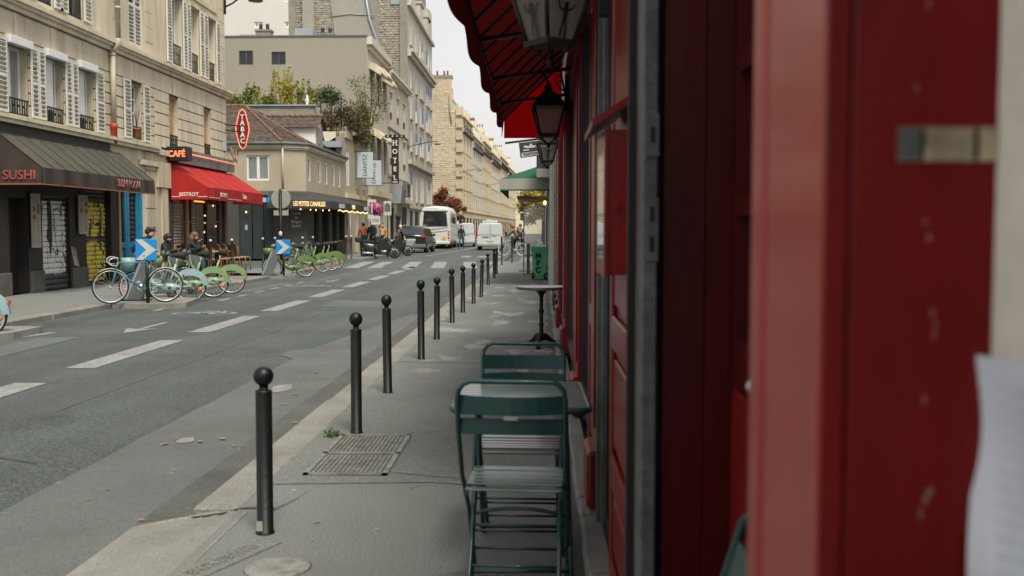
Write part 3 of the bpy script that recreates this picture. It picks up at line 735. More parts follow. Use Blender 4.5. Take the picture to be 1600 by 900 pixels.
for a, b, c, d in ops2: mb.quad((a, -.24, c), (b, -.24, c), (b, -.24, d), (a, -.24, d))
# upper storey: smooth stone with shallow courses
mb2 = MB(F).wall(12, 28.7, 6.32, 13.2, ops2, .0, .02, 0)
mb2.build('upper_wall', M['stoneA2'], A1)
for z in [6.9 + .42 * k for k in range(14)]:
    MB(F).box(26.0, 26.35, -.01, .012, z, z + .40).build('quoin', M['stoneA'], A1)
    MB(F).box(28.15, 28.68, -.01, .012, z - .2, z + .205).build('quoin', M['stoneA'], A1)
for k, (a, b, c, d) in enumerate(ops1):
    rolled = k in (1, 2)
    if k < 3 or k == 4: MB(F).box(a - .005, b + .005, -.1, .13, d, d + .17, bev=.01).build('roller_box', M['whitep'], A1)
    if rolled:
        ro = MB(F).box(a + .0, b - .25, -.16, -.13, c + .3, d).build('roller_blind', M['whitep'], A1)
        for q in range(19): MB(F).box(a + .02, b - .27, -.13, -.122, c + .32 + q * .06, c + .37 + q * .06).build('slat', M['whitep'], ro)
    window(A1, F, a, b, c, d, -.19, .055, 'two', glass='glassw' if k == 0 else 'glass', bars=3 if k == 3 else 0)
    MB(F).box(a - .04, b + .04, -.2, .05, c - .05, c).build('sill', M['stoneA2'], A1)
    railing(A1, F, a + .02, b - .02, c + .02, c + .36, -.02)
for a, b in ((21.62, 21.93), (21.95, 22.25), (23.22, 23.52), (23.54, 23.84), (24.83, 25.27), (20.2, 20.64)):
    shutter(A1, F, a, b, 3.83, 5.36)
shutter(A1, F, 26.5, 26.95, 3.85, 5.43); shutter(A1, F, 27.82, 28.27, 3.85, 5.43)
for k, (a, b, c, d) in enumerate(ops2):
    if k == 3:
        shutter(A1, F, a, (a + b) / 2, c, d, -.05); shutter(A1, F, (a + b) / 2, b, c, d, -.05)
    else:
        window(A1, F, a, b, c, d, -.2, .06, 'two'); railing(A1, F, a + .02, b - .02, c + .02, c + .9, -.02, 12)
        shutter(A1, F, a - .42, a - .02, c, d); shutter(A1, F, b + .02, b + .42, c, d)
# ground floor of the sushi shop
for a, b in ((19.6, 20.63), (21.45, 22.03), (23.38, 24.2)): MB(F).box(a, b, -.04, .035, 0, .48, bev=.01).build('plinth_stone', M['greybase'], A1)
MB(F).box(20.65, 21.43, -.32, -.28, 0, 2.07).build('door', M['dark'], A1)
MB(F).box(25.5, 25.95, -.02, .05, 0, 2.9).build('shop_pier', M['brown'], A1)
MB(F).box(25.95, 26.08, -.02, .07, 0, 2.95).build('door_jamb', M['wood'], A1)
MB(F).box(24.2, 25.5, -.05, .09, 0, .06).build('door_step', M['greybase'], A1)
gw = graffiti('white_graffiti', (0.05, 0.05, 0.048), (0.62, 0.62, 0.60), (0.012, 0.012, 0.012), 2.1, 22.1, 23.25, ((0.35, 1.15), (0.75, 1.75), (1.55, 2.05)))
gy = graffiti('yellow_graffiti', (0.06, 0.058, 0.052), (0.62, 0.52, 0.06), (0.018, 0.017, 0.013), 3.0, 24.25, 25.42, ((0.1, 1.12), (1.2, 2.1)))
def roller(root, F, a, b, z0, z1, m, n):
    r = MB(F).box(a, a + .04, -.12, -.05, z0, z1).box(b - .04, b, -.12, -.05, z0, z1).box(a, b, -.12, -.05, z1 - .05, z1).build('roller_shutter', M['black'], root)
    h = (z1 - .05 - z0) / n
    for k in range(n):
        z = z0 + k * h
        MB(F).prism([(-.11, z + .004), (-.078, z + .012), (-.068, z + h * .5), (-.09, z + h - .008), (-.11, z + h - .004)], 'x', a + .04, b - .04).build('slat', m, r)
    return r
roller(A1, F, 22.05, 23.36, 0, 2.16, gw, 17)
roller(A1, F, 24.22, 25.47, .06, 2.36, gy, 20)
def menu_board(u0, u1, z0, z1, label, n):
    t = thing('menu_board', label, 'menu board', (XL, (u0 + u1) / 2, z0), group='menu boards on the sushi shop')
    MB(F).box(u0, u1, .03, .06, z0, z1).build('board', M['posterw'], t)
    rr = random.Random(int(u0 * 100)); mb = MB(F); mb2 = MB(F)
    z = z1 - .07
    while z > z0 + .05:
        for a, b in ((u0 + .03, (u0 + u1) / 2 - .02), ((u0 + u1) / 2 + .02, u1 - .03)):
            e = a + (b - a) * rr.uniform(.5, 1)
            mb.box(a, e, .0605, .063, z - .012, z)
        z -= .04
    for k in range(n):
        z = rr.uniform(z0 + .15, z1 - .2); u = rr.choice((u0 + .05, u1 - .16)); mb2.box(u, u + .11, .063, .066, z, z + .1)
    mb.build('printed_lines', M['posterl'], t); mb2.build('menu_photos', M['posterb'], t)
menu_board(21.46, 21.84, .99, 2.18, 'tall narrow paper menu board beside the dark doorway of the sushi shop', 4)
menu_board(23.70, 24.18, 1.28, 2.22, 'shorter paper menu board between the white and the yellow sprayed shutters', 3)
MB(F).poly([(23.40, -.02, 1.0), (23.40, .10, .95), (23.52, .12, .5), (23.42, .04, .55)]).build('torn_poster', M['posterw'], A1)
# blue double door
bd = MB(F).box(26.1, 26.2, -.25, -.1, 0, 2.75).box(27.83, 27.93, -.25, -.1, 0, 2.75).box(26.2, 27.83, -.25, -.1, 2.62, 2.75).box(26.2, 27.83, -.28, -.22, 0, 2.62).build('entrance_door', M['blue'], A1)
for a, b in ((26.24, 27.0), (27.03, 27.8)):
    lf = MB(F).box(a, a + .13, -.22, -.16, 0, 2.6).box(b - .13, b, -.22, -.16, 0, 2.6)
    for z0, z1 in ((0, .25), (.9, 1.05), (2.4, 2.6)): lf.box(a + .13, b - .13, -.22, -.16, z0, z1)
    lf.box(a + .2, b - .2, -.22, -.19, .33, .82)
    l = lf.build('door_leaf', M['blue'], bd)
    l.parent = bd
    MB(F).box(a + .13, b - .13, -.219, -.21, 1.05, 2.4).build('door_glass', M['glass'], bd)
    g = MB(F)
    for k in range(10):
        for q in range(3):
            g.lathe([(.05, -.008), (.062, 0), (.05, .008)], (a + .2 + q * (b - a - .4) / 2, -.195, 1.12 + k * .135), 8, axis='y')
    g.build('iron_grille', M['iron'], bd)
MB(F).box(27.93, 28.7, -.02, .03, 0, .35).build('plinth_stone', M['stoneA2'], A1)
blocks(A1, F, 27.95, 28.68, .36, 3.6, .54, [], .5, .8, seed=3)
MB(F).box(27.5, 28.7, .0, .09, 3.2, 3.34).build('moulding', M['stoneA2'], A1)
# drain pipe with its red foot
dp = thing('drainpipe', 'cream drainpipe with a red cast iron foot on the stone house front', 'pipe', (XL + .12, 25.68, 3.5))
MB().cyl((XL + .11, 25.68, 4.1), (XL + .11, 25.68, 6.0), .065, 10).cyl((XL + .27, 25.68, 6.3), (XL + .27, 25.68, 13), .065, 10).tube([(XL + .11, 25.68, 5.95), (XL + .18, 25.68, 6.05), (XL + .27, 25.68, 6.15), (XL + .27, 25.68, 6.35)], .065, 10).lathe([(.075, 0), (.085, .03), (.075, .06)], (XL + .11, 25.68, 5.86), 10).lathe([(.075, 0), (.085, .03), (.075, .06)], (XL + .27, 25.68, 7.05), 10).build('pipe', M['pipe'], dp)
MB().lathe([(.075, 3.62), (.075, 4.0), (.095, 4.02), (.095, 4.12), (.07, 4.13)], (XL + .11, 25.68, 0), 10).build('pipe_foot', M['redpipe'], dp)
fp = thing('potted_plant', 'small terracotta pot on the window railing above the blue door', 'plant', (XL + .05, 27.25, 3.9))
MB().lathe([(.07, 0), (.1, .2), (.11, .2), (.11, .24), (.09, .24)], (XL + .06, 27.25, 3.92), 10).build('pot', M['terracotta'], fp)
mb = MB()
for k in range(9): mb.tube([(XL + .06, 27.25, 4.15), (XL + .06 + random.uniform(-.05, .05), 27.25 + random.uniform(-.15, .15), 4.5 + random.uniform(0, .2))], .006, 4)
mb.build('stems', M['bark'], fp)
# sushi awning
sa = thing('shop_awning', 'long dark brown canvas awning with red SUSHI lettering over the shop', 'awning', (XL, 23.2, 2.3))
xf, xb, zb, zf, zv = XL + .98, XL + .06, 3.40, 2.66, 2.33
yv0, yv1 = 20.1, 26.05
mb = MB(); n = 22
for k in range(n):                                                  # canvas sagging a little between its arms
    a, b = yv0 + (yv1 - yv0) * k / n, yv0 + (yv1 - yv0) * (k + 1) / n
    for q in range(4):
        t0, t1 = q / 4, (q + 1) / 4
        def pt(y, t):
            ph = ((y - yv0) / (yv1 - yv0) * 11) % 1.0
            return (xb + (xf - xb) * t, y, zb + (zf - zb) * t - .055 * math.sin(math.pi * ph) * math.sin(math.pi * t))
        mb.quad(pt(a, t0), pt(b, t0), pt(b, t1), pt(a, t1))
mb.build('canopy', M['awnbrown'], sa)
for k in range(12):
    y = yv0 + (yv1 - yv0) * k / 11
    MB().tube([(xb, y, zb + .004), ((xf + xb) / 2, y, (zb + zf) / 2 + .004), (xf, y, zf + .004)], .012, 4).build('seam', M['awnbrown2'], sa)
MB().poly([(xb, yv0, zb), (xf, yv0, zf), (xb, yv0, zf)]).build('end_panel', M['awnbrown2'], sa)
MB().poly([(xb, yv1, zb), (xf, yv1, zf), (xb, yv1, zf)]).build('end_panel', M['awnbrown2'], sa)
mb = MB(); n = 48
for k in range(n):
    a, b = yv0 + (yv1 - yv0) * k / n, yv0 + (yv1 - yv0) * (k + 1) / n
    wv = lambda y: .03 * math.sin(y * 7.3) * (1 - .5 * math.sin(y * 1.7))
    mb.quad((xf + .005, a, zf), (xf + .005, b, zf), (xf + wv(b), b, zv), (xf + wv(a), a, zv))
mb.quad((xb, yv0 - .003, zf), (xf, yv0 - .003, zf), (xf, yv0 - .003, zv), (xb, yv0 - .003, zv))
mb.build('valance', M['awnbrown2'], sa)
MB().box(xf - .01, xf + .03, yv0, yv1, zv - .025, zv).box(xb, xf + .03, yv0 - .02, yv0, zv - .025, zv).build('hem', M['orange'], sa)
MB().box(xf - .05, xf, yv0, yv1, zf - .05, zf - .005).build('front_bar', M['black'], sa)
mb = MB()
for k in range(4):
    y = yv0 + .3 + k * 1.8; mb.tube([(xb, y, zb - .1), (xf - .04, y, zf - .03)], .018, 6)
mb.build('arm', M['black'], sa)
text('SUSHI', sa, TY(xb + .47, yv0 - .02, (zf + zv) / 2), .27, M['redletter'], off=.004, sx=.98)
text('SUSHI POON', sa, TX(xf + .04, 24.35, (zf + zv) / 2 + .01), .27, M['pinkletter'], off=-.002, sx=.86)

# ---- the bistro house on the corner
A2 = thing('apartment_building', 'cream stone corner house with tan blinds above the red bistro awning', 'building', (XL, 32, 0))
YE = 35.3
opt = [(29.85, 30.62, 3.95, 5.38), (32.95, 33.68, 3.95, 5.38)]
opu = [(30.13, 31.05, 6.42, 8.5), (31.76, 32.6, 6.42, 8.5), (33.42, 34.25, 6.42, 8.5)]
mb = MB(F)
mb.wall(28.7, YE, 3.6, 13.6, opt + opu, -.02, .26, 0, 1)
mb.box(28.7, YE, -9, -.5, 3.3, 13.6, 1)
FE = FC((XL, YE), (XL - 9, YE))
mb.build('wall', [M['joint'], M['stoneA2']], A2)
MB().quad((XL, YE, 0), (XL - 9, YE, 0), (XL - 9, YE, 13.6), (XL, YE, 13.6)).build('side_wall', M['stoneA'], A2)
blocks(A2, F, 28.72, YE, 3.8, 5.45, .33, opt, .9, 2.4, seed=5, m='stoneA2')
us = [28.72, 30.23, 33.31, YE]
for k in range(3):
    a, b = us[k], us[k + 1]; a0 = a + .14 if k else a; b0 = b - .14 if k < 2 else b
    MB(F).prism([(a0, 5.46), (b0, 5.46), (b0, 5.97), (a0, 5.97)], 'y', -.03, .012).build('stone_block', M['stoneA2'], A2)
for a, b, c, d in opt:
    cu = (a + b) / 2
    MB(F).prism([(cu - .09, 5.46), (cu + .09, 5.46), (cu + .13, 5.97), (cu - .13, 5.97)], 'y', -.03, .024).lathe([(.035, .02), (.035, .045), (.01, .05)], (cu, 0, 5.85), 8, axis='y').build('keystone', M['stoneA2'], A2)
    MB(F).box(a, b, -.2, -.17, c, d).build('blind', M['blind'], A2)
    railing(A2, F, a + .02, b - .02, c, c + .3, -.03)
MB(F).box(28.7, YE + .22, -.02, .10, 6.0, 6.1).box(28.7, YE + .22, -.02, .17, 6.1, 6.17).box(28.7, YE + .24, -.02, .23, 6.17, 6.27).box(28.7, YE + .1, -.02, .12, 6.27, 6.32).build('cornice', M['stoneA'], A2)
MB(F).box(28.7, YE, -.02, .12, 3.56, 3.72).build('ledge', M['stoneA'], A2)
MB(F).wall(28.7, YE - .02, 6.32, 13.6, opu, 0, .02).build('upper_wall', M['stoneA2'], A2)
for z in [6.4 + .44 * k for k in range(15)]: MB(F).box(34.72, YE - .02, -.01, .014, z, z + .42).build('quoin', M['stoneA'], A2)
MB(F).box(30.0, 34.4, .0, .06, 8.75, 8.9).build('moulding', M['stoneA'], A2)
for k, (a, b, c, d) in enumerate(opu):
    window(A2, F, a, b, c, d, -.2, .06, 'two', glass='glassw'); railing(A2, F, a + .02, b - .02, c + .02, c + .62, -.03, 9)
    MB(F).box(a - .1, b + .1, 0, .05, d, d + .12).build('lintel', M['stoneA'], A2)
for a, b in ((29.7, 30.1), (31.07, 31.4), (31.42, 31.74), (32.62, 33.0), (33.02, 33.4), (34.27, 34.67)): shutter(A2, F, a, b, 6.40, 8.5)
# bistro front: stone pier, glazed bays with lit shelves, columns
MB(F).box(28.7, 29.66, -.3, 0.0, 0, 3.56).build('stone_pier', M['stoneA2'], A2)
MB(F).box(29.05, 29.5, 0.0, .05, 0, 2.6).build('pilaster', M['stoneA2'], A2)
MB(F).box(28.7, YE, -5.0, -4.9, 0, 3.3).box(28.7, YE, -4.9, 0, 3.25, 3.3).box(28.7, 28.75, -4.9, -.3, 0, 3.25).build('interior', M['dark'], A2)
for u, w, m in ((29.75, .08, 'steel'), (31.35, .16, 'wood'), (31.72, .1, 'steel'), (33.2, .12, 'black'), (34.6, .22, 'greybase'), (35.15, .14, 'greybase')):
    MB(F).box(u - w / 2, u + w / 2, -.14, -.02, 0, 3.3).build('column', M[m], A2)
MB(F).box(29.7, YE, -.16, -.04, 2.95, 3.3).box(29.7, YE, -.14, -.05, 0, .28).build('shop_frame', M['black'], A2)
for a, b in ((29.8, 31.27), (31.78, 33.14), (33.26, 34.48)):
    MB(F).quad((a, -.08, .28), (b, -.08, .28), (b, -.08, 2.95), (a, -.08, 2.95)).build('pane', M['glass'] if a > 33 else M['glass'], A2)
for a, b, z0, z1 in ((30.25, 30.8, .9, 2.6), (31.8, 32.05, .7, 2.5)):          # rows of pale cards and bottles in the windows
    mb = MB(F); z = z0
    while z < z1: mb.box(a, b, -.075, -.055, z, z + .055); z += .095
    mb.build('window_cards', M['posterw'], A2)
for z in (2.42, 2.28): MB(F).box(32.1, 33.05, -.075, -.05, z, z + .05).build('amber_light', M['amber'], A2)
for u, z in ((33.1, 1.85), (33.08, 1.62), (33.0, 1.3), (33.95, 2.2), (34.2, 1.5)): MB(F).ell((u, -.06, z), (.03, .015, .035)).build('lamp', M['warmlamp'], A2)
MB(F).box(30.1, 34.4, -.14, -.03, 1.62, 1.66).build('rail', M['steel'], A2)
MB(F).box(28.72, 29.68, 0, .09, 2.62, 3.36).build('stone_bracket', M['stoneA'], A2)
# fascia, CAFE box, neon line
fs = thing('fascia_sign', 'dark marble band with a thin red neon line above the bistro awning', 'sign', (XL, 32, 3.4))
MB(F).box(30.1, YE + .4, .05, .16, 3.42, 3.86).build('band', M['fascia'], fs)
MB(F).cyl((30.15, .2, 3.735), (YE + .45, .2, 3.72), .022, 6).build('neon_line', M['neon2'], fs)
cf = thing('cafe_sign', 'small black box sign with red neon CAFÉ letters on the house corner', 'sign', (XL, 29.7, 3.4))
MB().box(XL + .02, XL + .62, 29.55, 30.02, 3.44, 3.86, bev=.01).build('box', M['black'], cf)
text('CAFÉ', cf, TY(XL + .32, 29.53, 3.63), .26, M['neon'], ext=.01, sx=.86, off=.004)
hs_ = thing('neon_ornament', 'unlit scrolling neon tube ornament at the end of the marble band', 'sign', (XL + .2, YE + .5, 3.8))
mb = MB()
for sgn in (-1, 1):
    mb.tube([(XL + .15 + .03 * math.cos(t) * 0, YE + .55 + sgn * (.16 + .15 * math.cos(t)), 4.06 + .2 * math.sin(t)) for t in [k * .45 for k in range(13)]], .018, 6)
mb.tube([(XL + .15, YE + .1, 4.3), (XL + .15, YE + .05, 4.1), (XL + .15, YE + .3, 3.95), (XL + .15, YE + .75, 3.8)], .018, 6)
mb.build('tube', M['pinkletter'], hs_)
# red awning
ra = thing('shop_awning', 'bright red canvas awning with white BISTROT lettering over the terrace', 'awning', (XL, 32.5, 2.3))
xf, xb, zb, zf, zv = XL + 1.16, XL + .06, 3.38, 2.66, 2.29
yv0, yv1 = 29.72, 35.75
mb = MB(); n = 20
for k in range(n):
    a, b = yv0 + (yv1 - yv0) * k / n, yv0 + (yv1 - yv0) * (k + 1) / n
    for q in range(4):
        t0, t1 = q / 4, (q + 1) / 4
        def pt(y, t):
            ph = ((y - yv0) / (yv1 - yv0) * 5) % 1.0
            return (xb + (xf - xb) * t, y, zb + (zf - zb) * t - .03 * math.sin(math.pi * ph) * math.sin(math.pi * t))
        mb.quad(pt(a, t0), pt(b, t0), pt(b, t1), pt(a, t1))
mb.build('canopy', M['awnred'], ra)
for k in range(1, 5):
    y = yv0 + (yv1 - yv0) * k / 5
    MB().tube([(xb, y, zb + .003), (xf, y, zf + .003)], .009, 4).build('seam', M['awnred'], ra)
for y in (yv0, yv1): MB().poly([(xb, y, zb), (xf, y, zf), (xb, y, zf)]).build('end_panel', M['awnred'], ra)
mb = MB(); n = 40
for k in range(n):
    a, b = yv0 + (yv1 - yv0) * k / n, yv0 + (yv1 - yv0) * (k + 1) / n
    wv = lambda y: .02 * math.sin(y * 6.1) + .012 * math.sin(y * 15)
    mb.quad((xf + .005, a, zf), (xf + .005, b, zf), (xf + wv(b), b, zv), (xf + wv(a), a, zv))
for y in (yv0 - .003, yv1 + .003): mb.quad((xb, y, zf), (xf, y, zf), (xf, y, zv), (xb, y, zv))
mb.build('valance', M['awnred'], ra)
for q in ((xf + .02, xf + .032, yv0 + .1, 30.9, zv + .06, zv + .075), (xf + .025, xf + .035, 31.6, 33.0, zv + .06, zv + .075), (xb + .02, xb + .28, yv0 - .012, yv0 - .004, zv + .075, zv + .092), (xf - .28, xf, yv0 - .012, yv0 - .004, zv + .075, zv + .092)): MB().box(*q).build('white_line', M['lightwhite'], ra)
text('BISTROT', ra, TY(xb + .545, yv0 - .012, zv + .15), .155, M['lightwhite'], ext=.003, off=.002, sx=.98)
text('BISTROT', ra, TX(xf + .035, 31.2, zv + .17), .19, M['lightwhite'], ext=.003)
text('Tabac', ra, TX(xf + .035, 33.4, zv + .19), .22, M['lightwhite'], ext=.003)
sp = thing('street_name_plate', 'small white and blue plate at the far corner of the red awning', 'sign', (xf, yv1, 2.3))
MB().box(xf - .12, xf + .1, yv1 + .0, yv1 + .02, zv + .08, zv + .24).build('plate', M['banner'], sp)
MB().box(xf + .1, xf + .24, yv1 + .0, yv1 + .02, zv + .08, zv + .24).build('plate', M['signblue'], sp)
# TABAC diamond
tb = thing('tabac_sign', 'red diamond shaped TABAC sign edged with an orange neon tube', 'sign', (-10.85, 36.2, 4.2))
def hexa(hw, hh, cz): return [(-10.7, cz - hh), (-10.7 + hw * .45, cz - hh * .86), (-10.7 + hw, cz - hh * .12), (-10.7 + hw, cz + hh * .12), (-10.7 + hw * .45, cz + hh * .86), (-10.7, cz + hh), (-10.7 - hw * .45, cz + hh * .86), (-10.7 - hw, cz + hh * .12), (-10.7 - hw, cz - hh * .12), (-10.7 - hw * .45, cz - hh * .86)]
ZT = 5.0
tb.location = (-10.7, 36.0, ZT)
MB().prism(hexa(.2, .66, ZT), 'y', 35.95, 36.1).build('panel', M['tabacred'], tb)
MB().tube([(x, 35.93, z) for x, z in hexa(.235, .72, ZT)], .02, 6, closed=True).build('neon_edge', M['neon2'], tb)
for k, ch in enumerate('TABAC'): text(ch, tb, TY(-10.7, 35.93, ZT + .43 - k * .215), .24, M['lightwhite'], ext=.012, off=.008)
MB().cyl((-11.1, 35.2, ZT + .1), (-10.72, 36.0, ZT + .1), .02, 6).cyl((-11.1, 35.2, ZT - .1), (-10.72, 36.0, ZT - .1), .02, 6).build('bracket', M['iron'], tb)
pl = thing('street_name_plate', 'pale blue enamel plate on the corner stones of the bistro house', 'sign', (XL, 35.2, 4.3))
MB(F).box(34.85, 35.2, .02, .04, 4.15, 4.55).build('plate', M['banner'], pl)
# lamp on the corner
def wall_lamp(x, y, z, label, L=1.2, rz=0.0, drop=.0, s=1.0):
    t = thing('street_lamp', label, 'lamp', (x, y, z), rz, 'street lamps on house fronts')
    F0 = T(x, y, z) @ RZ(rz) @ Matrix.Scale(s, 4)
    MB(F0).box(-.02, .06, -.05, .05, -.25, .28).build('bracket', M['iron'], t)
    MB(F0).tube([(.04, 0, 0), (.3, 0, .12), (L * .7, 0, .42), (L, 0, .5), (L + .12, 0, .42)], .032, 8).build('arm', M['iron'], t)
    MB(F0).lathe([(.03, .16), (.06, .1), (.08, .02), (.24, .0), (.26, -.04), (.25, -.11), (.2, -.12)], (L + .12, 0, .3), 18).build('lamp_head', M['dock'], t)
    return t
wall_lamp(XL + .02, 35.25, 9.2, 'dish shaped street lamp on a curved arm at the bistro house corner', 1.0)
# ---- low house with the tiled roof and the black awnings
B = thing('corner_house', 'low cream corner house with a brown tiled hip roof and black awnings', 'building', (XL, 50, 0))
P0, P1, P2, P3 = (-17.5, 46.7), (-12.0, 46.7), (XL, 47.4), (XL, 56.9)
F1, F2, F3 = FC(P0, P1), FC(P1, P2), FC(P2, P3)
L1, L2, L3 = 5.5, (Vector(P2) - Vector(P1)).length, 9.5
up3 = [(v - 47.4, v - 47.4 + .62, 3.72, 4.84) for v in (47.75, 50.0, 51.6, 53.45, 55.0)]
up1 = [(-13.75 + 17.5, -12.66 + 17.5, 3.68, 4.86)]
g1 = [(3.35, 5.0, .0, 2.75)]
g3 = [(1.6, 2.5, 0, 2.5), (3.1, 4.9, 0, 2.5), (5.6, 7.2, 0, 2.5), (7.6, 9.2, .8, 2.5)]
mb = MB(F1).wall(0, L1, 3.1, 5.36, up1, 0, .2, 0); w1 = mb
w1.F = F2; w1.wall(0, L2, 3.1, 5.36, (), 0, .2, 0)
w1.F = F3; w1.wall(0, L3, 3.1, 5.36, up3, 0, .2, 0)
w1.F = F1; w1.wall(0, L1, 0, 3.1, g1, 0, .2, 1); w1.F = F2; w1.wall(0, L2, 0, 3.1, (), 0, .2, 1); w1.F = F3; w1.wall(0, L3, 0, 3.1, g3, 0, .25, 1)
w1.F = I4; w1.poly([(-17.5, 47.3, 0), (-12.3, 47.3, 0), (-11.7, 47.9, 0), (-11.7, 56.8, 0), (-17.5, 56.8, 0)], 2)
w1.box(-17.5, -12.8, 48.3, 56.8, 0, 5.2, 2)
w1.build('wall', [M['stucco'], M['charcoal'], M['dark']], B)
mb = MB(F1); mb.box(0, L1 + .05, 0, .08, 5.14, 5.22).box(0, L1 + .08, 0, .14, 5.22, 5.36)
mb.F = F2; mb.box(-.05, L2 + .05, 0, .08, 5.14, 5.22).box(-.05, L2 + .05, 0, .138, 5.22, 5.355)
mb.F = F3; mb.box(-.05, L3, 0, .08, 5.145, 5.22).box(-.05, L3, 0, .142, 5.22, 5.362)
mb.build('cornice', M['stoneA2'], B)
MB().tube([(-17.5, 46.5, 5.42), (-11.95, 46.5, 5.42), (-10.92, 47.32, 5.42), (-10.92, 56.9, 5.42)], .075, 8).build('roof_gutter', M['slate'], B)
MB().cyl((-12.0, 46.6, 3.2), (-12.0, 46.6, 5.35), .05, 8).build('downpipe', M['pipe'], B)
w = window(B, F1, *up1[0], -.06, .09, 'two', glass='glassw')
for q in up3: window(B, F3, *q, -.01, .07, 'one', glass='glassw')
MB(F1).box(3.3, L1, -.01, .06, 3.0, 3.2).build('band', M['slate'], B)
mb = MB(F3).box(0, L3, -.01, .1, 2.95, 3.2); mb.F = F2; mb.box(0, L2, -.01, .1, 2.95, 3.2); mb.build('band', M['slate'], B)
# shop glass towards the side street, warm inside
for a, b in ((3.35, 3.95), (4.0, 4.5), (4.55, 5.0)):
    f = MB(F1).box(a, a + .05, -.14, -.06, 0, 2.75).box(b - .05, b, -.14, -.06, 0, 2.75).box(a + .05, b - .05, -.14, -.06, 0, .3).box(a + .05, b - .05, -.14, -.06, 2.68, 2.75).build('shop_window', M['tealdark'], B)
    MB(F1).quad((a + .05, -.1, .3), (b - .05, -.1, .3), (b - .05, -.1, 2.68), (a + .05, -.1, 2.68)).build('pane', M['glass'], f)
MB(F1).ell((3.72, .04, 2.2), (.04, .04, .05)).build('lamp', M['warmlamp'], B)
MB(F1).box(3.62, 3.74, -.09, -.07, 1.35, 1.6).build('window_cards', M['posterw'], B)
# chalked words on the grey wall
text('Vins & Bières\nCuisine\nJus\nBurgers\nbrunch', B, FC(P1, P2) @ T(.62, .012, 1.95) @ RX(R(90)), .2, M['chalk'], ext=.002, sx=.8)
text('b\na\nr', B, F3 @ T(2.85, .012, 1.7) @ RX(R(90)), .2, M['chalk'], ext=.002)
for a, b in ((2.52, 3.08), (4.92, 5.58)): MB(F3).box(a, b, -.02, .05, 0, 2.95).build('pilaster', M['charcoal'], B)
for q in g3:
    f = MB(F3).box(q[0], q[0] + .06, -.2, -.1, q[2], q[3]).box(q[1] - .06, q[1], -.2, -.1, q[2], q[3]).box(q[0] + .06, q[1] - .06, -.2, -.1, q[3] - .06, q[3]).build('shop_window', M['black'], B)
    MB(F3).quad((q[0] + .06, -.18, q[2]), (q[1] - .06, -.18, q[2]), (q[1] - .06, -.18, q[3] - .06), (q[0] + .06, -.18, q[3] - .06)).build('pane', M['glass'], f)
# hip roof
RX_, RY0, RZT, EZ = -14.9, 50.5, 7.6, 5.44
rf = MB()
rf.poly([(-17.5, 46.45, EZ), (-11.98, 46.45, EZ), (RX_, RY0, RZT), (-17.5, RY0, RZT)])
rf.poly([(-11.98, 46.45, EZ), (-10.95, 47.3, EZ), (RX_, RY0, RZT)])
rf.poly([(-10.95, 47.3, EZ), (-10.95, 56.9, EZ), (RX_, 56.9, RZT), (RX_, RY0, RZT)])
roof = rf.build('roof', M['tile'], B)
def tiles(root, A, Bp, C, D, tw=.22, th=.135, clip=None, seed=0):
    """tile courses on the quad A-B (eave) / D-C (ridge): thin overlapping slabs in one mesh"""
    A, Bp, C, D = map(Vector, (A, Bp, C, D)); rr = random.Random(seed)
    nr = int((D - A).length / th); nrm = (Bp - A).cross(D - A).normalized()
    if nrm.z < 0: nrm = -nrm
    mb = MB()
    for r in range(nr):
        t0, t1 = r / nr, (r + 1.12) / nr
        l0, l1 = A.lerp(D, t0), Bp.lerp(C, t0); u0, u1 = A.lerp(D, min(1, t1)), Bp.lerp(C, min(1, t1))
        n = max(1, int((l1 - l0).length / tw)); off = .5 * (r % 2) / n
        for k in range(n):
            a, b = k / n + .015 / n, (k + 1) / n - .015 / n
            h = .035 + rr.uniform(-.006, .008); g = .008
            p = [l0.lerp(l1, a) + nrm * h, l0.lerp(l1, b) + nrm * h, u0.lerp(u1, b) + nrm * g, u0.lerp(u1, a) + nrm * g]
            q = [l0.lerp(l1, a), l0.lerp(l1, b)]
            i = mb.pts(p + q); mb.face((i, i + 1, i + 2, i + 3)); mb.face((i + 4, i + 5, i + 1, i))
    o = mb.build('roof_tiles', M['tile'], root, kind='stuff', fixn=False); return o
tiles(roof, (-17.5, 46.45, EZ), (-11.98, 46.45, EZ), (RX_, RY0, RZT), (-17.5, RY0, RZT), seed=1)
tiles(roof, (-10.95, 47.3, EZ), (-10.95, 56.9, EZ), (RX_, 56.9, RZT), (RX_, RY0, RZT), seed=2)
tiles(roof, (-11.98, 46.45, EZ), (-10.95, 47.3, EZ), (RX_ + .02, RY0, RZT), (RX_, RY0, RZT), seed=3)
def ridge(a, b, n, r=.09):
    a, b = Vector(a), Vector(b)
    for k in range(n):
        p, q = a.lerp(b, k / n), a.lerp(b, (k + 1.05) / n)
        MB().tube([p, q], [r, r * 1.18], 8).build('ridge_tile', M['ridge'], roof)
ridge((-12.0, 46.45, EZ + .05), (RX_, RY0, RZT + .05), 16, .055); ridge((-10.97, 47.3, EZ + .05), (RX_, RY0 + .05, RZT + .03), 18, .055)
ridge((-17.5, RY0, RZT + .03), (RX_, RY0, RZT + .03), 7)
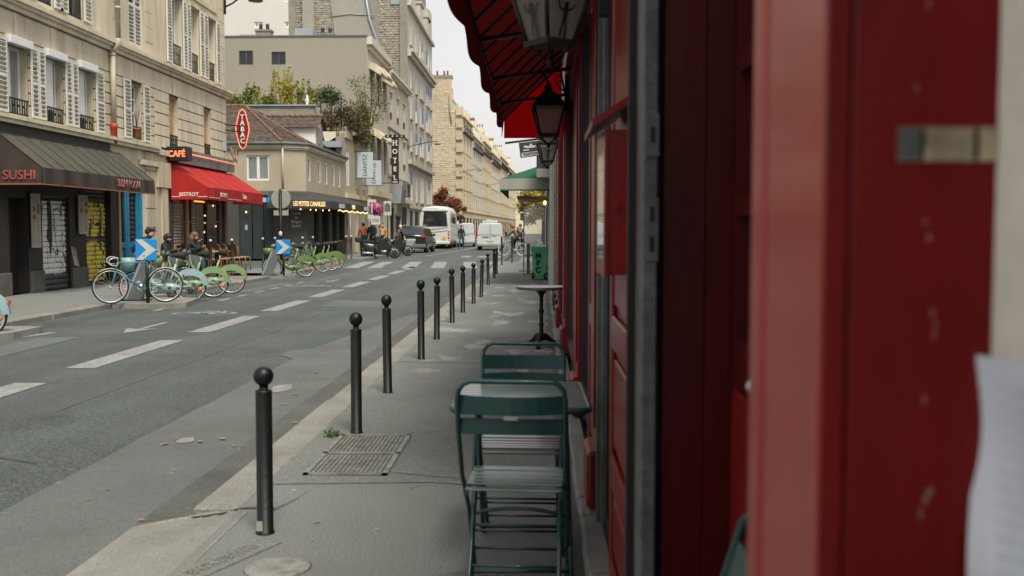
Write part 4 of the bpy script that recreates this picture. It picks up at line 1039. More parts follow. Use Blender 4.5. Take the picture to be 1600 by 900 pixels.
# dormer
dm = MB()
dm.poly([(-13.7, 50.45, 6.62), (-11.3, 50.45, 6.62), (-11.3, 50.45, 5.6)]).quad((-11.3, 50.45, 5.6), (-11.3, 52.2, 5.6), (-11.3, 52.2, 6.62), (-11.3, 50.45, 6.62)).poly([(-11.3, 50.45, 6.62), (-11.3, 52.2, 6.62), (-11.3, 51.3, 7.15)])
dr = dm.build('dormer', M['white'], B)
MB().box(-11.32, -11.27, 50.6, 50.72, 5.7, 6.6).box(-11.32, -11.27, 51.9, 52.05, 5.7, 6.6).box(-11.32, -11.25, 50.9, 51.75, 5.75, 6.55).build('dormer_window', M['glassw'], dr)
tiles(dr, (-14.1, 50.25, 6.52), (-11.1, 50.25, 6.52), (-11.1, 51.3, 7.16), (-14.4, 51.3, 7.16), seed=4)
tiles(dr, (-11.1, 52.35, 6.52), (-14.1, 52.35, 6.52), (-14.4, 51.3, 7.16), (-11.1, 51.3, 7.16), seed=5)
for k in range(11): MB().tube([(-14.3 + k * .29, 51.3, 7.2), (-14.3 + (k + 1.04) * .29, 51.3, 7.2)], [.085, .1], 8).build('ridge_tile', M['ridge'], dr)
MB().poly([(-14.35, 50.2, 7.0), (-10.95, 50.2, 5.5), (-10.95, 50.42, 5.5), (-14.35, 50.42, 7.0)]).poly([(-14.35, 50.2, 7.06), (-10.95, 50.2, 5.56), (-10.95, 50.42, 5.56), (-14.35, 50.42, 7.06)]).build('zinc_flashing', M['zinc'], B)
# black awnings
def awning_poly(root, back, front, zb, zf, zv, m):
    mb = MB()
    for k in range(len(front) - 1):
        mb.quad((*back[k], zb), (*back[k + 1], zb), (*front[k + 1], zf), (*front[k], zf))
        mb.quad((*front[k], zf), (*front[k + 1], zf), (*front[k + 1], zv), (*front[k], zv))
    for k in (0, -1): mb.poly([(*back[k], zb), (*front[k], zf), (*front[k], zv), (*back[k], zv)])
    mb.build('canopy', m, root)
ba = thing('shop_awning', 'black corner awning with lit yellow LES PETITES CANAILLES lettering', 'awning', (-10.5, 46.8, 2.4))
fr = [(-12.5, 45.55), (-11.62, 45.6), (-9.95, 47.4), (-9.95, 48.6)]
awning_poly(ba, [(-12.7, 46.68), (-12.0, 46.68), (XL + .02, 47.38), (XL + .02, 48.6)], fr, 3.2, 2.74, 2.36, M['awnblack'])
Ft = FC(fr[1], fr[2])
text('LES PETITES CANAILLES', ba, Ft @ T(1.26, .03, 2.57) @ RX(R(90)), .31, M['litletter'], ext=.01, sx=.55, off=.004, spacing=1.0)
mb = MB(Ft)
for u in (.75, 1.3, 1.6, 2.0, 2.35): mb.ell((u, .05, 2.3 + random.uniform(-.02, .02)), (.028, .028, .036))
mb.build('bulbs', M['warmlamp'], ba)
bb = thing('shop_awning', 'long black street side awning with a row of small yellow bulbs', 'awning', (-10.5, 53, 2.4))
awning_poly(bb, [(XL + .02, 48.7), (XL + .02, 57.6)], [(-9.9, 48.7), (-9.9, 57.6)], 3.2, 2.72, 2.38, M['awnblack'])
text('TAPAS', bb, TX(-9.88, 53.0, 2.55), .3, M['litletter'], ext=.01, off=.006)
MB().box(-9.9, -9.87, 49.3, 50.6, 2.45, 2.66).build('white_plate', M['banner'], bb); MB().box(-9.9, -9.87, 56.3, 57.2, 2.45, 2.66).build('white_plate', M['banner'], bb)
mb = MB()
for k in range(26): mb.ell((-9.88, 49 + k * .33, 2.31 + .03 * math.sin(k * 1.3)), (.026, .026, .034), 6, 4)
mb.build('bulbs', M['warmlamp'], bb)

# ---- gallery house with the planted terrace
G2 = thing('gallery_house', 'cream two storey house with a planted terrace and pale banners', 'building', (XL, 60, 0))
F = FX(XL)
gu = [(57.3, 58.3, 3.9, 6.0), (60.2, 61.2, 3.9, 6.0), (62.6, 63.4, 3.9, 6.0)]
gg = [(57.4, 58.7, 1.0, 2.55), (60.0, 61.0, 0, 2.7), (62.2, 63.2, 0, 3.0)]
mb = MB(F).wall(56.9, 64.7, 0, 7.0, gu + gg, 0, .22, 0)
mb.box(56.9, 64.7, -9, -.5, 0, 6.95, 1)
mb.F = I4; mb.poly([(-19, 56.9, 0), (XL, 56.9, 0), (XL, 56.9, 6.9), (-12.2, 56.9, 6.3), (-12.75, 56.9, 8.4), (-19, 56.9, 8.4)], 2)
mb.quad((-19, 57.15, 0), (-12.7, 57.15, 0), (-12.7, 57.15, 8.4), (-19, 57.15, 8.4), 2)
mb.build('wall', [M['stucco'], M['stoneA2'], M['mortar']], G2)
MB().box(-19, -12.7, 56.8, 57.25, 8.4, 8.48).build('zinc_cap', M['zinc'], G2)
MB().poly([(-12.78, 56.8, 8.44), (-12.7, 57.25, 8.44), (-12.1, 57.25, 6.25), (-12.16, 56.8, 6.25)]).box(-12.4, -11.2, 56.6, 57.0, 6.05, 6.4).build('zinc_cap', M['zinc'], G2)
MB(F).box(57.0, 64.7, 0, .16, 3.2, 3.45).box(58.8, 64.7, 0, .22, 6.95, 7.12).build('cornice', M['stoneA2'], G2)
MB(F).box(57.3, 58.8, 0, .2, .8, 1.0).build('sill', M['stoneA2'], G2)
for q in gu + gg[:1]: window(G2, F, *q, -.03, .06, 'two', glass='glass')
for q in gg[1:]: MB(F).box(q[0], q[1], -.2, -.16, q[2], q[3]).build('door', M['bluegrey'], G2)
MB(F).box(56.95, 58.8, -.3, .1, 6.62, 7.0).build('parapet', M['stucco'], G2)
for k, (y, z, lab) in enumerate(((60.1, 4.9, 'nearer pale banner with vertical dark DANYSZ lettering'), (62.3, 4.55, 'farther pale banner with vertical DANYSZ lettering, hung lower'))):
    b = thing('banner', lab, 'banner', (XL, y, z), group='gallery banners')
    z += .35
    x0 = XL + (.15 if k == 0 else .3); x1 = x0 + .95
    MB().box(x0, x1, y, y + .02, z - .75, z + .8).build('cloth', M['banner'], b)
    MB().cyl((XL, y, z + .82), (x1 + .05, y, z + .82), .018, 5).cyl((XL, y, z - .78), (x1 + .05, y, z - .78), .018, 5).build('rod', M['iron'], b)
    text('DANYSZ', b, T((x0 + x1) / 2, y - .006, z) @ RX(R(90)) @ RZ(R(90)), .36, M['ink'], ext=.002, sx=.95)
# terrace plants
def leaves(mb, c, rad, n, size, rr, m=0, nm=1, droop=0.0, shell=.0):
    for _ in range(n):
        p = Vector((rr.gauss(0, .52), rr.gauss(0, .52), rr.gauss(0, .52)))
        p = Vector((c[0] + p.x * rad[0], c[1] + p.y * rad[1], c[2] + p.z * rad[2]))
        s = size * rr.uniform(.6, 1.3); a = Vector((rr.gauss(0, 1), rr.gauss(0, 1), rr.gauss(0, .6) - droop)).normalized()
        b = a.cross(Vector((rr.gauss(0, 1), rr.gauss(0, 1), rr.gauss(0, 1)))).normalized()
        mb.quad(p - a * s, p + b * s * .45, p + a * s, p - b * s * .45, m if nm == 1 else rr.randrange(nm))
def bush(name, label, base, clumps, mats, size=.09, n=60, stems=4, seed=0, cat='plant', group='plants on the roof terrace', leafname='foliage'):
    rr = random.Random(seed); t = thing(name, label, cat, base, group=group)
    mb = MB(); st = MB()
    for (x, y, z, r, h) in clumps:
        leaves(mb, (base[0] + x, base[1] + y, base[2] + z), (r, r, h), n, size, rr, 0, len(mats))
    for k in range(stems):
        c = clumps[k % len(clumps)]
        st.tube([(base[0] + c[0] * .3, base[1] + c[1] * .3, base[2] - .1), (base[0] + c[0] * .8, base[1] + c[1] * .8, base[2] + c[2] * .7), (base[0] + c[0] + rr.uniform(-.1, .1), base[1] + c[1], base[2] + c[2] + c[4] * .7)], [.03, .02, .008], 5)
    mb.build(leafname, [M[q] for q in mats], t, fixn=False); st.build('stem', M['bark'], t); return t
rr = random.Random(4)
def wisp(label, base, w, h, n, mats, seed, size=.075):
    rr = random.Random(seed); t = thing('bamboo', label, 'plant', base, group='plants on the roof terrace')
    mb = MB(); st = MB()
    for k in range(n):
        x, y = base[0] + rr.uniform(-w, w), base[1] + rr.uniform(-.5, .5); hh = h * rr.uniform(.55, 1.0); lx = rr.uniform(-.25, .25)
        st.tube([(x, y, base[2]), (x + lx * .4, y, base[2] + hh * .6), (x + lx, y, base[2] + hh)], [.014, .01, .004], 4)
        for q in range(90):
            t_ = rr.uniform(.12, 1.0); z = base[2] + hh * t_
            leaves(mb, (x + lx * t_ * t_, y, z), (.20 * (1.15 - t_) + .04, .2, .07), 1, size * 1.3, rr, 0, len(mats), .5)
    mb.build('foliage', [M[q] for q in mats], t, fixn=False); st.build('stem', M['bark'], t)
wisp('tall yellow green bamboo clump in the middle of the roof terrace', (-14.9, 58.4, 8.4), .75, 2.6, 15, ['leafyellow', 'leafyellow', 'leafgold'], 1)
wisp('yellow green bamboo clump left of the small white ornament on the terrace', (-13.6, 58.6, 8.4), .6, 2.0, 12, ['leafyellow', 'leafyellow', 'leafgreen'], 2)
wisp('sparse yellowish bamboo near the left end of the terrace', (-16.9, 58.5, 8.4), .5, 1.7, 8, ['leafyellow', 'leafgreen'], 3)
bush('shrub', 'low green shrub at the far left end of the terrace wall', (-17.9, 58.2, 8.5), [(0, 0, .3, .5, .35), (.5, 0, .35, .45, .4), (-.5, 0, .3, .4, .3)], ['leafgreen', 'leafgreen', 'leafyellow'], .075, 520, 3, 11)
bush('shrub', 'round bright green shrub in front of the bamboo on the terrace', (-15.9, 57.9, 8.5), [(0, 0, .35, .45, .38), (.3, 0, .3, .35, .3)], ['leafgreen', 'leafyellow'], .075, 560, 3, 12)
bush('shrub', 'dark green round shrub beside the terrace cage', (-12.35, 58.8, 8.6), [(0, 0, .75, .55, .45), (-.3, 0, .6, .4, .4), (.3, 0, .5, .4, .4)], ['leafgreen', 'ivygreen'], .085, 480, 3, 13)
bush('climbing_plant', 'brown and green ivy spilling from the terrace edge above the banners', (-10.95, 59.3, 7.6), [(-.1, -1.0, .2, .45, .8), (0, 0, .3, .5, .8), (0, .5, -.35, .42, .7), (.05, 1.4, .1, .45, .9), (.1, 1.0, -.5, .4, .5), (-.2, -1.7, .5, .4, .5), (.05, 2.2, .0, .4, .8)], ['ivybrown', 'ivybrown', 'ivygreen'], .08, 620, 6, 14)
bush('climbing_plant', 'yellow green creeper hanging over the gallery house corner', (-10.75, 61.9, 7.9), [(0, 0, .5, .45, .6), (0, .3, -.1, .4, .8), (0, .6, -.8, .32, .6), (-.1, -.5, .9, .4, .4)], ['leafyellow', 'ivygreen', 'ivygreen'], .08, 520, 4, 15)
bush('small_tree', 'open green leafy small tree rising over the terrace corner', (-10.7, 62.5, 8.0), [(-.6, 0, 2.1, .5, .35), (-.2, 0, 2.75, .5, .3), (.3, 0, 2.4, .5, .3), (.7, 0, 1.8, .45, .3), (.9, 0, 1.1, .45, .3), (-.9, 0, 2.6, .4, .3), (.3, 0, 1.3, .4, .3), (.6, 0, .4, .4, .3), (-.3, 0, 1.7, .4, .3)], ['leafgreen', 'leafgreen', 'leafyellow'], .085, 75, 9, 16)
bush('climbing_plant', 'brown ivy behind the iron cage on the terrace', (-11.9, 57.6, 7.6), [(-.3, 0, .2, .4, .6), (.3, 0, .25, .4, .6), (0, .1, -.2, .5, .3)], ['ivybrown', 'ivygreen', 'ivybrown'], .07, 500, 4, 17)
cg = thing('terrace_fence', 'black iron railing cage at the corner of the planted terrace', 'fence', (-11.9, 57.3, 7.0))
mb = MB(); mb2 = MB()
for x in (-12.5, -11.9, -11.32): mb.cyl((x, 57.2, 6.95), (x, 57.2, 8.88), .03, 6)
mb.cyl((-12.5, 57.2, 8.86), (-11.32, 57.2, 8.86), .025, 6).cyl((-12.5, 57.2, 7.05), (-11.32, 57.2, 7.05), .03, 6).cyl((-11.32, 57.2, 8.86), (-11.32, 59.0, 8.86), .025, 6)
mb.build('frame', M['iron'], cg)
for k in range(16): mb2.cyl((-12.45 + k * .072, 57.2, 8.0), (-12.45 + k * .072, 57.2, 8.86), .008, 4)
mb2.cyl((-12.5, 57.2, 8.1), (-11.32, 57.2, 8.1), .012, 4).build('bars', M['iron'], cg)
sta = thing('garden_ornament', 'small white ornament standing on the terrace wall', 'ornament', (-13.25, 57.2, 8.48))
MB().lathe([(.09, 0), (.1, .05), (.06, .1), (.13, .22), (.1, .36), (.05, .42), (.07, .5), (.01, .58)], (-13.25, 57.1, 8.48), 10).build('urn', M['white'], sta)
MB().box(-16.6, -15.4, 59.4, 60, 6.9, 9.2).build('terrace_room', M['white'], G2)
window(G2, FY(59.39), -16.2, -15.8, 8.3, 9.05, -.01, .05, 'one')

# ---- blank walled house behind
Ch = thing('apartment_building', 'tall house with a blank grey cream side wall and two meshed windows', 'building', (-16, 69, 0))
FYc = FY(64.7)
wc = [(-19.42, -18.5, 12.02, 12.92), (-17.3, -16.38, 12.02, 12.84)]
cw = [(65.7, 67.3, 9.6, 12.0), (68.4, 70.2, 9.8, 12.2), (65.7, 67.3, 5.2, 7.8), (68.4, 70.2, 5.2, 7.8), (71.2, 72.6, 9.8, 12.0), (71.2, 72.6, 5.2, 7.8), (66.0, 68.0, 0, 3), (69, 71.5, 0, 3)]
mb = MB(FYc).wall(-34, XL, 0, 13.8, wc, 0, .12, 0)
mb.F = F; mb.wall(64.7, 73.3, 0, 13.8, cw, 0, .35, 1)
mb.F = I4; mb.box(-34, -11.7, 65.2, 73.2, 0, 13.7, 0)
mb.build('wall', [M['stuccoC'], M['stoneD']], Ch)
for q in wc:
    f = window(Ch, FYc, *q, -.05, .05, 'two', frame='slate')
    mb = MB(FYc)
    for k in range(7): mb.box(q[0] + .05 + k * .13, q[0] + .06 + k * .13, -.03, -.02, q[2], q[3]).box(q[0], q[1], -.03, -.02, q[2] + .05 + k * .12, q[2] + .06 + k * .12)
    mb.build('wire_mesh', M['iron'], f)
MB(FYc).box(-34, XL + .05, -.3, .06, 13.8, 13.88).build('coping', M['slate'], Ch)
MB(F).box(64.7, 73.3, 0, .35, 13.3, 13.8).box(64.9, 73.3, 0, .2, 13.0, 13.3).build('cornice', M['stoneD'], Ch)
MB(F).box(64.72, 73.3, 0, .3, 3.6, 4.0).build('ledge', M['stoneA2'], Ch)
for q in cw[:6]:
    window(Ch, F, *q, -.08, .06, 'two', glass='farglass')
    a, b, c, d = q
    MB(F).prism([(.0, d - .1), (.75, d - .55), (.85, d - .4), (.55, d + .1), (0, d + .35)], 'x', a - .25, b + .25).build('window_hood', M['stoneA2'], Ch)
def chimney(root, x, y, z, w, d, h, n, m='mortar'):
    c = MB().box(x - w / 2, x + w / 2, y - d / 2, y + d / 2, z, z + h).box(x - w / 2 - .05, x + w / 2 + .05, y - d / 2 - .05, y + d / 2 + .05, z + h, z + h + .12).build('chimney', M[m], root)
    for k in range(n):
        u = (k + .5) / n - .5
        px, py = (x + u * w * .9, y) if w > d else (x, y + u * d * .9)
        MB().lathe([(.13, 0), (.11, .3), (.14, .32), (.14, .4), (.1, .42)], (px, py, z + h + .12), 8).build('chimney_pot', M['slate'] if m == 'mortar' else M['terracotta'], c)
    return c
chimney(Ch, -18.1, 66, 13.8, 1.0, .6, .55, 2); chimney(Ch, -14.2, 67, 13.8, 1.1, .6, .5, 2)
MB().box(-16.2, -15.0, 66.5, 67.5, 13.7, 14.7).build('skylight', M['zinc'], Ch)
MB().box(-19.9, -18.9, 66.5, 67.5, 13.7, 14.3).build('skylight', M['zinc'], Ch)

# ---- hotel house
D = thing('hotel_building', 'pale stone hotel with shuttered tall windows and an arched slate porch roof', 'building', (XL, 79, 0))
dw = []
for yc in (75.0, 78.6, 82.2):
    for z0, z1 in ((9.6, 11.5), (6.2, 8.4)): dw.append((yc - .55, yc + .55, z0, z1))
dg = [(74.3, 76.0, 0, 3.0), (77.2, 79.6, 0, 3.2), (80.4, 83.6, .6, 3.2)]
mb = MB(F).wall(73.3, 84.7, 0, 12.6, dw + dg, 0, .25, 0)
mb.F = I4; mb.box(-24, -11.7, 73.3, 84.6, 0, 12.6, 0).quad((XL, 73.3, 0), (-12.2, 73.3, 0), (-12.2, 73.3, 12.6), (XL, 73.3, 12.6), 1)
mb.build('wall', [M['stoneD'], M['stoneE']], D)
MB(F).box(73.2, 84.7, 0, .3, 12.6, 12.8).box(73.2, 84.7, 0, .45, 12.8, 13.0).build('cornice', M['stoneD'], D)
MB().prism([(-24, 13.0), (XL + .4, 13.0), (XL - 1.5, 14.3), (-24, 14.3)], 'y', 73.3, 84.6).build('roof', M['slate'], D)
MB(F).box(73.3, 84.7, 0, .15, 8.9, 9.05).box(73.3, 84.7, 0, .15, 5.3, 5.5).box(76.8, 84.6, 0, .4, 3.5, 3.75).build('ledge', M['stoneD'], D)
for k, q in enumerate(dw):
    if k in (2, 3): MB(F).box(q[0], q[1], -.12, -.06, q[2], q[3]).box(q[0] + .52, q[0] + .56, -.06, -.05, q[2], q[3]).build('shutter', M['white'], D)
    else: window(D, F, *q, -.03, .07, 'two', glass='farglass')
    MB(F).box(q[0] - .15, q[1] + .15, 0, .12, q[3] + .05, q[3] + .25).build('lintel', M['stoneD'], D)
    railing(D, F, q[0], q[1], q[2], q[2] + .5, .0, 7)
for q in dg: MB(F).box(q[0], q[1], -.06, -.02, q[2], q[3]).build('shop_front', M['farglass'] if q[0] > 75 else M['dark'], D)
MB(F).box(76.9, 80.0, .0, .12, 2.4, 3.3).build('shop_sign', M['fascia'], D)
MB(F).prism([(73.4, 3.3), (76.4, 3.3), (76.1, 3.6), (75.2, 4.7), (74.9, 5.0), (74.6, 4.7), (73.7, 3.6)], 'y', .0, .9).build('porch_roof', M['slate'], D)
for y0, n in ((78.6, 1), (80.4, 2)):
    t = thing('air_conditioner', 'dark air conditioning box on the hotel front, %s' % ('small one' if n == 1 else 'large one with grilles'), 'air conditioner', (XL, y0, 4))
    b = MB(F).box(y0, y0 + (.6 if n == 1 else 1.9), .05, .5, 4.0, 4.6 if n == 1 else 5.1, bev=.02).build('case', M['slate'], t)
    mb = MB(F)
    for k in range(6): mb.box(y0 + .08, y0 + (.5 if n == 1 else 1.8), .5, .51, 4.1 + k * (.075 if n == 1 else .15), 4.13 + k * (.075 if n == 1 else .17))
    mb.build('grille', M['iron'], t)
ht = thing('hotel_sign', 'black T shaped hotel sign with four stars and vertical white HOTEL letters', 'sign', (-10.2, 68, 5))
YH = 66.0
hx = (617.5 - 842) / 1556 * YH; pw = YH / 1556
MB().box(hx - 5.4 * pw, hx + 5.4 * pw, YH, YH + .2, 1.4 + (358 - 287) * pw, 1.4 + (358 - 216) * pw, bev=.02).box(hx - 15.5 * pw, hx + 15.5 * pw, YH, YH + .2, 1.4 + (358 - 216) * pw, 1.4 + (358 - 211.3) * pw, bev=.02).build('panel', M['black'], ht)
for k, ch in enumerate('HOTEL'):
    z = 1.4 + (358 - 224 - k * 13.6) * pw
    text(ch, ht, TY(hx, YH - .02, z), 10.2 * pw, M['lightwhite'], ext=.015, off=.008, sx=1.0)
    mb = MB()                                                     # slab serifs
    if ch in 'HTL':
        for zz in (-1, 1):
            if ch == 'T' and zz > 0: continue
            for xx in ((-1, 1) if ch == 'H' else (0,) if ch == 'T' else (-.8,)):
                if ch == 'L' and zz < 0: continue
                mb.box(hx + xx * 2.7 * pw - 1.5 * pw, hx + xx * 2.7 * pw + 1.5 * pw, YH - .034, YH - .006, z + zz * 3.6 * pw - .022, z + zz * 3.6 * pw + .022)
        if mb.v: mb.build('serif', M['lightwhite'], ht)
MB().box(hx - 4 * pw, hx + 4 * pw, YH - .03, YH - .004, 1.4 + (358 - 285.3) * pw, 1.4 + (358 - 284) * pw).build('line', M['lightwhite'], ht)
for k in range(4):
    mb = MB(); cx, cz = hx + (k - 1.5) * 7.2 * pw, 1.4 + (358 - 213.7) * pw
    mb.prism([(cx + (.075 if q % 2 == 0 else .03) * math.sin(q * math.pi / 5), cz + (.075 if q % 2 == 0 else .03) * math.cos(q * math.pi / 5)) for q in range(10)], 'y', YH - .03, YH - .004); mb.build('star', M['lightwhite'], ht)
MB().cyl((XL, YH + .1, 1.4 + 144 * pw), (hx - 5 * pw, YH + .1, 1.4 + 144 * pw), .03, 5).cyl((XL, YH + .1, 1.4 + 72 * pw), (hx + 4 * pw, YH + .1, 1.4 + 72 * pw), .03, 5).cyl((hx, YH + .1, 7.4), (hx, YH + .1, 7.9), .015, 4).build('bracket', M['iron'], ht)
wall_lamp(XL + .02, 84.4, 8.3, 'street lamp on a long slanted arm beside the hotel sign', 2.4)
wall_lamp(XL + .02, 140.0, 9.3, 'farther street lamp on the warm cream facade beyond the coach', 2.6)
wall_lamp(-9.6, 185.0, 9.4, 'farthest street lamp arm along the sunny facades', 3.0)

# ---- tall grey house with the rubble gable
E_ = thing('apartment_building', 'tall grey stone apartment house with a rubble gable and blue blinds', 'building', (-16, 94, 0))
ew = []; YS = (86.3, 89.9, 93.2, 94.9, 98.6, 100.2, 102.2)
for y0 in YS:
    for z0, z1 in ((3.9, 6.3), (8.2, 10.0), (11.0, 12.9), (13.6, 15.5), (17.3, 19.0)): ew.append((y0, y0 + 1.15, z0, z1))
eg = [(85.6, 87.8, 0, 3.0), (89, 92, 0, 3.0), (94, 97, 0, 3.0), (98.5, 103, 0, 3)]
mb = MB(F).wall(84.7, 104.1, 0, 20.2, ew + eg, 0, .25, 0)
mb.F = I4; mb.box(-21.2, -11.7, 84.9, 104, 0, 24, 1); mb.box(-21.2, -11.7, 85, 104, 24, 26, 1)
mb.quad((XL, 84.72, 0), (-11.75, 84.72, 0), (-11.75, 84.72, 23.5), (XL, 84.72, 23.5), 1)
mb.build('wall', [M['stoneE'], M['mortar']], E_)
MB(F).box(84.7, 104.2, 0, .5, 16.35, 16.6).box(84.7, 104.2, 0, .3, 16.0, 16.35).box(84.7, 104.2, 0, .3, 20.2, 20.5).box(84.7, 104.2, 0, .3, 6.95, 7.3).box(84.7, 104.2, 0, .12, 3.2, 3.5).build('cornice', M['stoneE'], E_)
MB().prism([(-12.5, 20.3), (XL - .3, 20.3), (XL - .9, 23.2), (-12.5, 23.6)], 'y', 84.8, 104).build('roof', M['zinc'], E_)
for y0 in (88.0, 94.0, 100.0):
    dmr = MB(F).box(y0, y0 + 2.4, -1.2, .0, 20.5, 22.4).box(y0 - .1, y0 + 2.5, -1.3, .15, 22.4, 22.6).build('dormer', M['stoneE'], E_)
    MB(F).box(y0 + .4, y0 + 2.0, 0, .02, 20.8, 22.1).build('dormer_window', M['glass'], dmr)
MB().box(-11.8, -11.1, 101.2, 104, 20.4, 23.5).build('attic_wall', M['stoneE'], E_)
blue = {(1, 2), (3, 2), (5, 1), (3, 4), (4, 4), (4, 3), (5, 3), (2, 1), (5, 0), (1, 1)}
for i, y0 in enumerate(YS):
    for k, (z0, z1) in enumerate(((3.9, 6.3), (8.2, 10.0), (11.0, 12.9), (13.6, 15.5), (17.3, 19.0))):
        wd = window(E_, F, y0, y0 + 1.15, z0, z1, -.02, .09, 'two', glass='farglass' if (i + k) % 3 else 'glassw')
        h = .75 if (i, k) in ((3, 2), (4, 4)) else .4
        if (i * 3 + k * 5) % 11 == 0 or (i, k) in blue: MB(F).box(y0 + .03, y0 + 1.12, -.04, .0, z1 - (z1 - z0) * h, z1).build('blind', M['blue_blind'], wd)
        MB(F).box(y0 - .1, y0 + 1.25, 0, .16, z0 - .14, z0).build('sill', M['stoneE'], E_)
for q in eg: MB(F).box(q[0], q[1], -.06, -.02, q[2], q[3]).build('shop_front', M['farglass'], E_)
def rubble(root, Yp, x0, x1, z0, z1, sw, sh, m, seed, skip=(), name='rubble_stones', pro=.06):
    rr = random.Random(seed); mb = MB(FY(Yp)); z = z0
    while z < z1 - .05:
        h = sh * rr.uniform(.75, 1.25); x = x0 - rr.uniform(0, sw)
        while x < x1:
            w = sw * rr.uniform(.55, 1.5); a, b = max(x0, x) + .02, min(x1, x + w) - .02
            if b - a > .08 and not any(s[0] < (a + b) / 2 < s[1] and s[2] < z < s[3] for s in skip):
                o = pro * rr.uniform(.3, 1.0); e = .04
                i = mb.pts(((a, 0, z), (b, 0, z), (b, 0, z + h - .03), (a, 0, z + h - .03), (a + e, o, z + e), (b - e, o, z + e), (b - e, o, z + h - .03 - e), (a + e, o, z + h - .03 - e)))
                mb.face((i + 4, i + 5, i + 6, i + 7))
                for q in ((0, 1, 5, 4), (1, 2, 6, 5), (2, 3, 7, 6), (3, 0, 4, 7)): mb.face([i + t for t in q])
            x += w
        z += h
    return mb.build(name, M[m], root, kind='stuff', fixn=False)
rubble(E_, 84.9, -20.7, -11.15, 9, 25.5, .44, .205, 'rubbleE', 3, skip=((-20.0, -18.9, 0, 30), (-17.6, -13.4, 15.5, 30)))
MB().box(-19.95, -18.95, 84.55, 84.95, 9, 25.9).build('chimney_breast', M['tarp'], E_)
MB().poly([(-17.75, 84.8, 22), (-17.55, 84.8, 20), (-17.2, 84.8, 17.3), (-16.9, 84.8, 14.0), (-12.6, 84.8, 14.0), (-13.6, 84.8, 17.0), (-14.3, 84.8, 19), (-14.7, 84.8, 21), (-14.9, 84.8, 26), (-17.9, 84.8, 26)]).build('patched_render', M['tarp'], E_)
mb = MB()
for z in (19.5, 17.6, 15.8): mb.tube([(-17.5, 84.76, z - .2), (-16, 84.76, z), (-13.9, 84.76, z - .1)], .04, 5)
mb.tube([(-14.75, 84.74, 22), (-14.3, 84.74, 19), (-13.6, 84.74, 17), (-12.7, 84.74, 14)], .12, 6).build('seam', M['zinc'], E_)
MB().cyl((-18.55, 84.8, 13), (-18.55, 84.8, 17.6), .06, 6).build('flue', M['white'], E_)

# ---- white house far behind
Wh = thing('apartment_building', 'bright white house wall with small pale windows behind the roofs', 'building', (-32, 118, 0))
wq = []
for x in (-32.7, -29.2):
    for z in (24.5, 27.4, 30.3): wq.append((x, x + 1.0, z, z + .62))
FYw = FY(115)
mb = MB(FYw).wall(-42, -24.5, 0, 42, wq, 0, .2, 0); mb.F = I4; mb.box(-42, -24.5, 115.4, 130, 0, 42, 0); mb.build('wall', M['whitewall'], Wh)
for q in wq: window(Wh, FYw, *q, -.1, .15, 'two', glass='glassw')
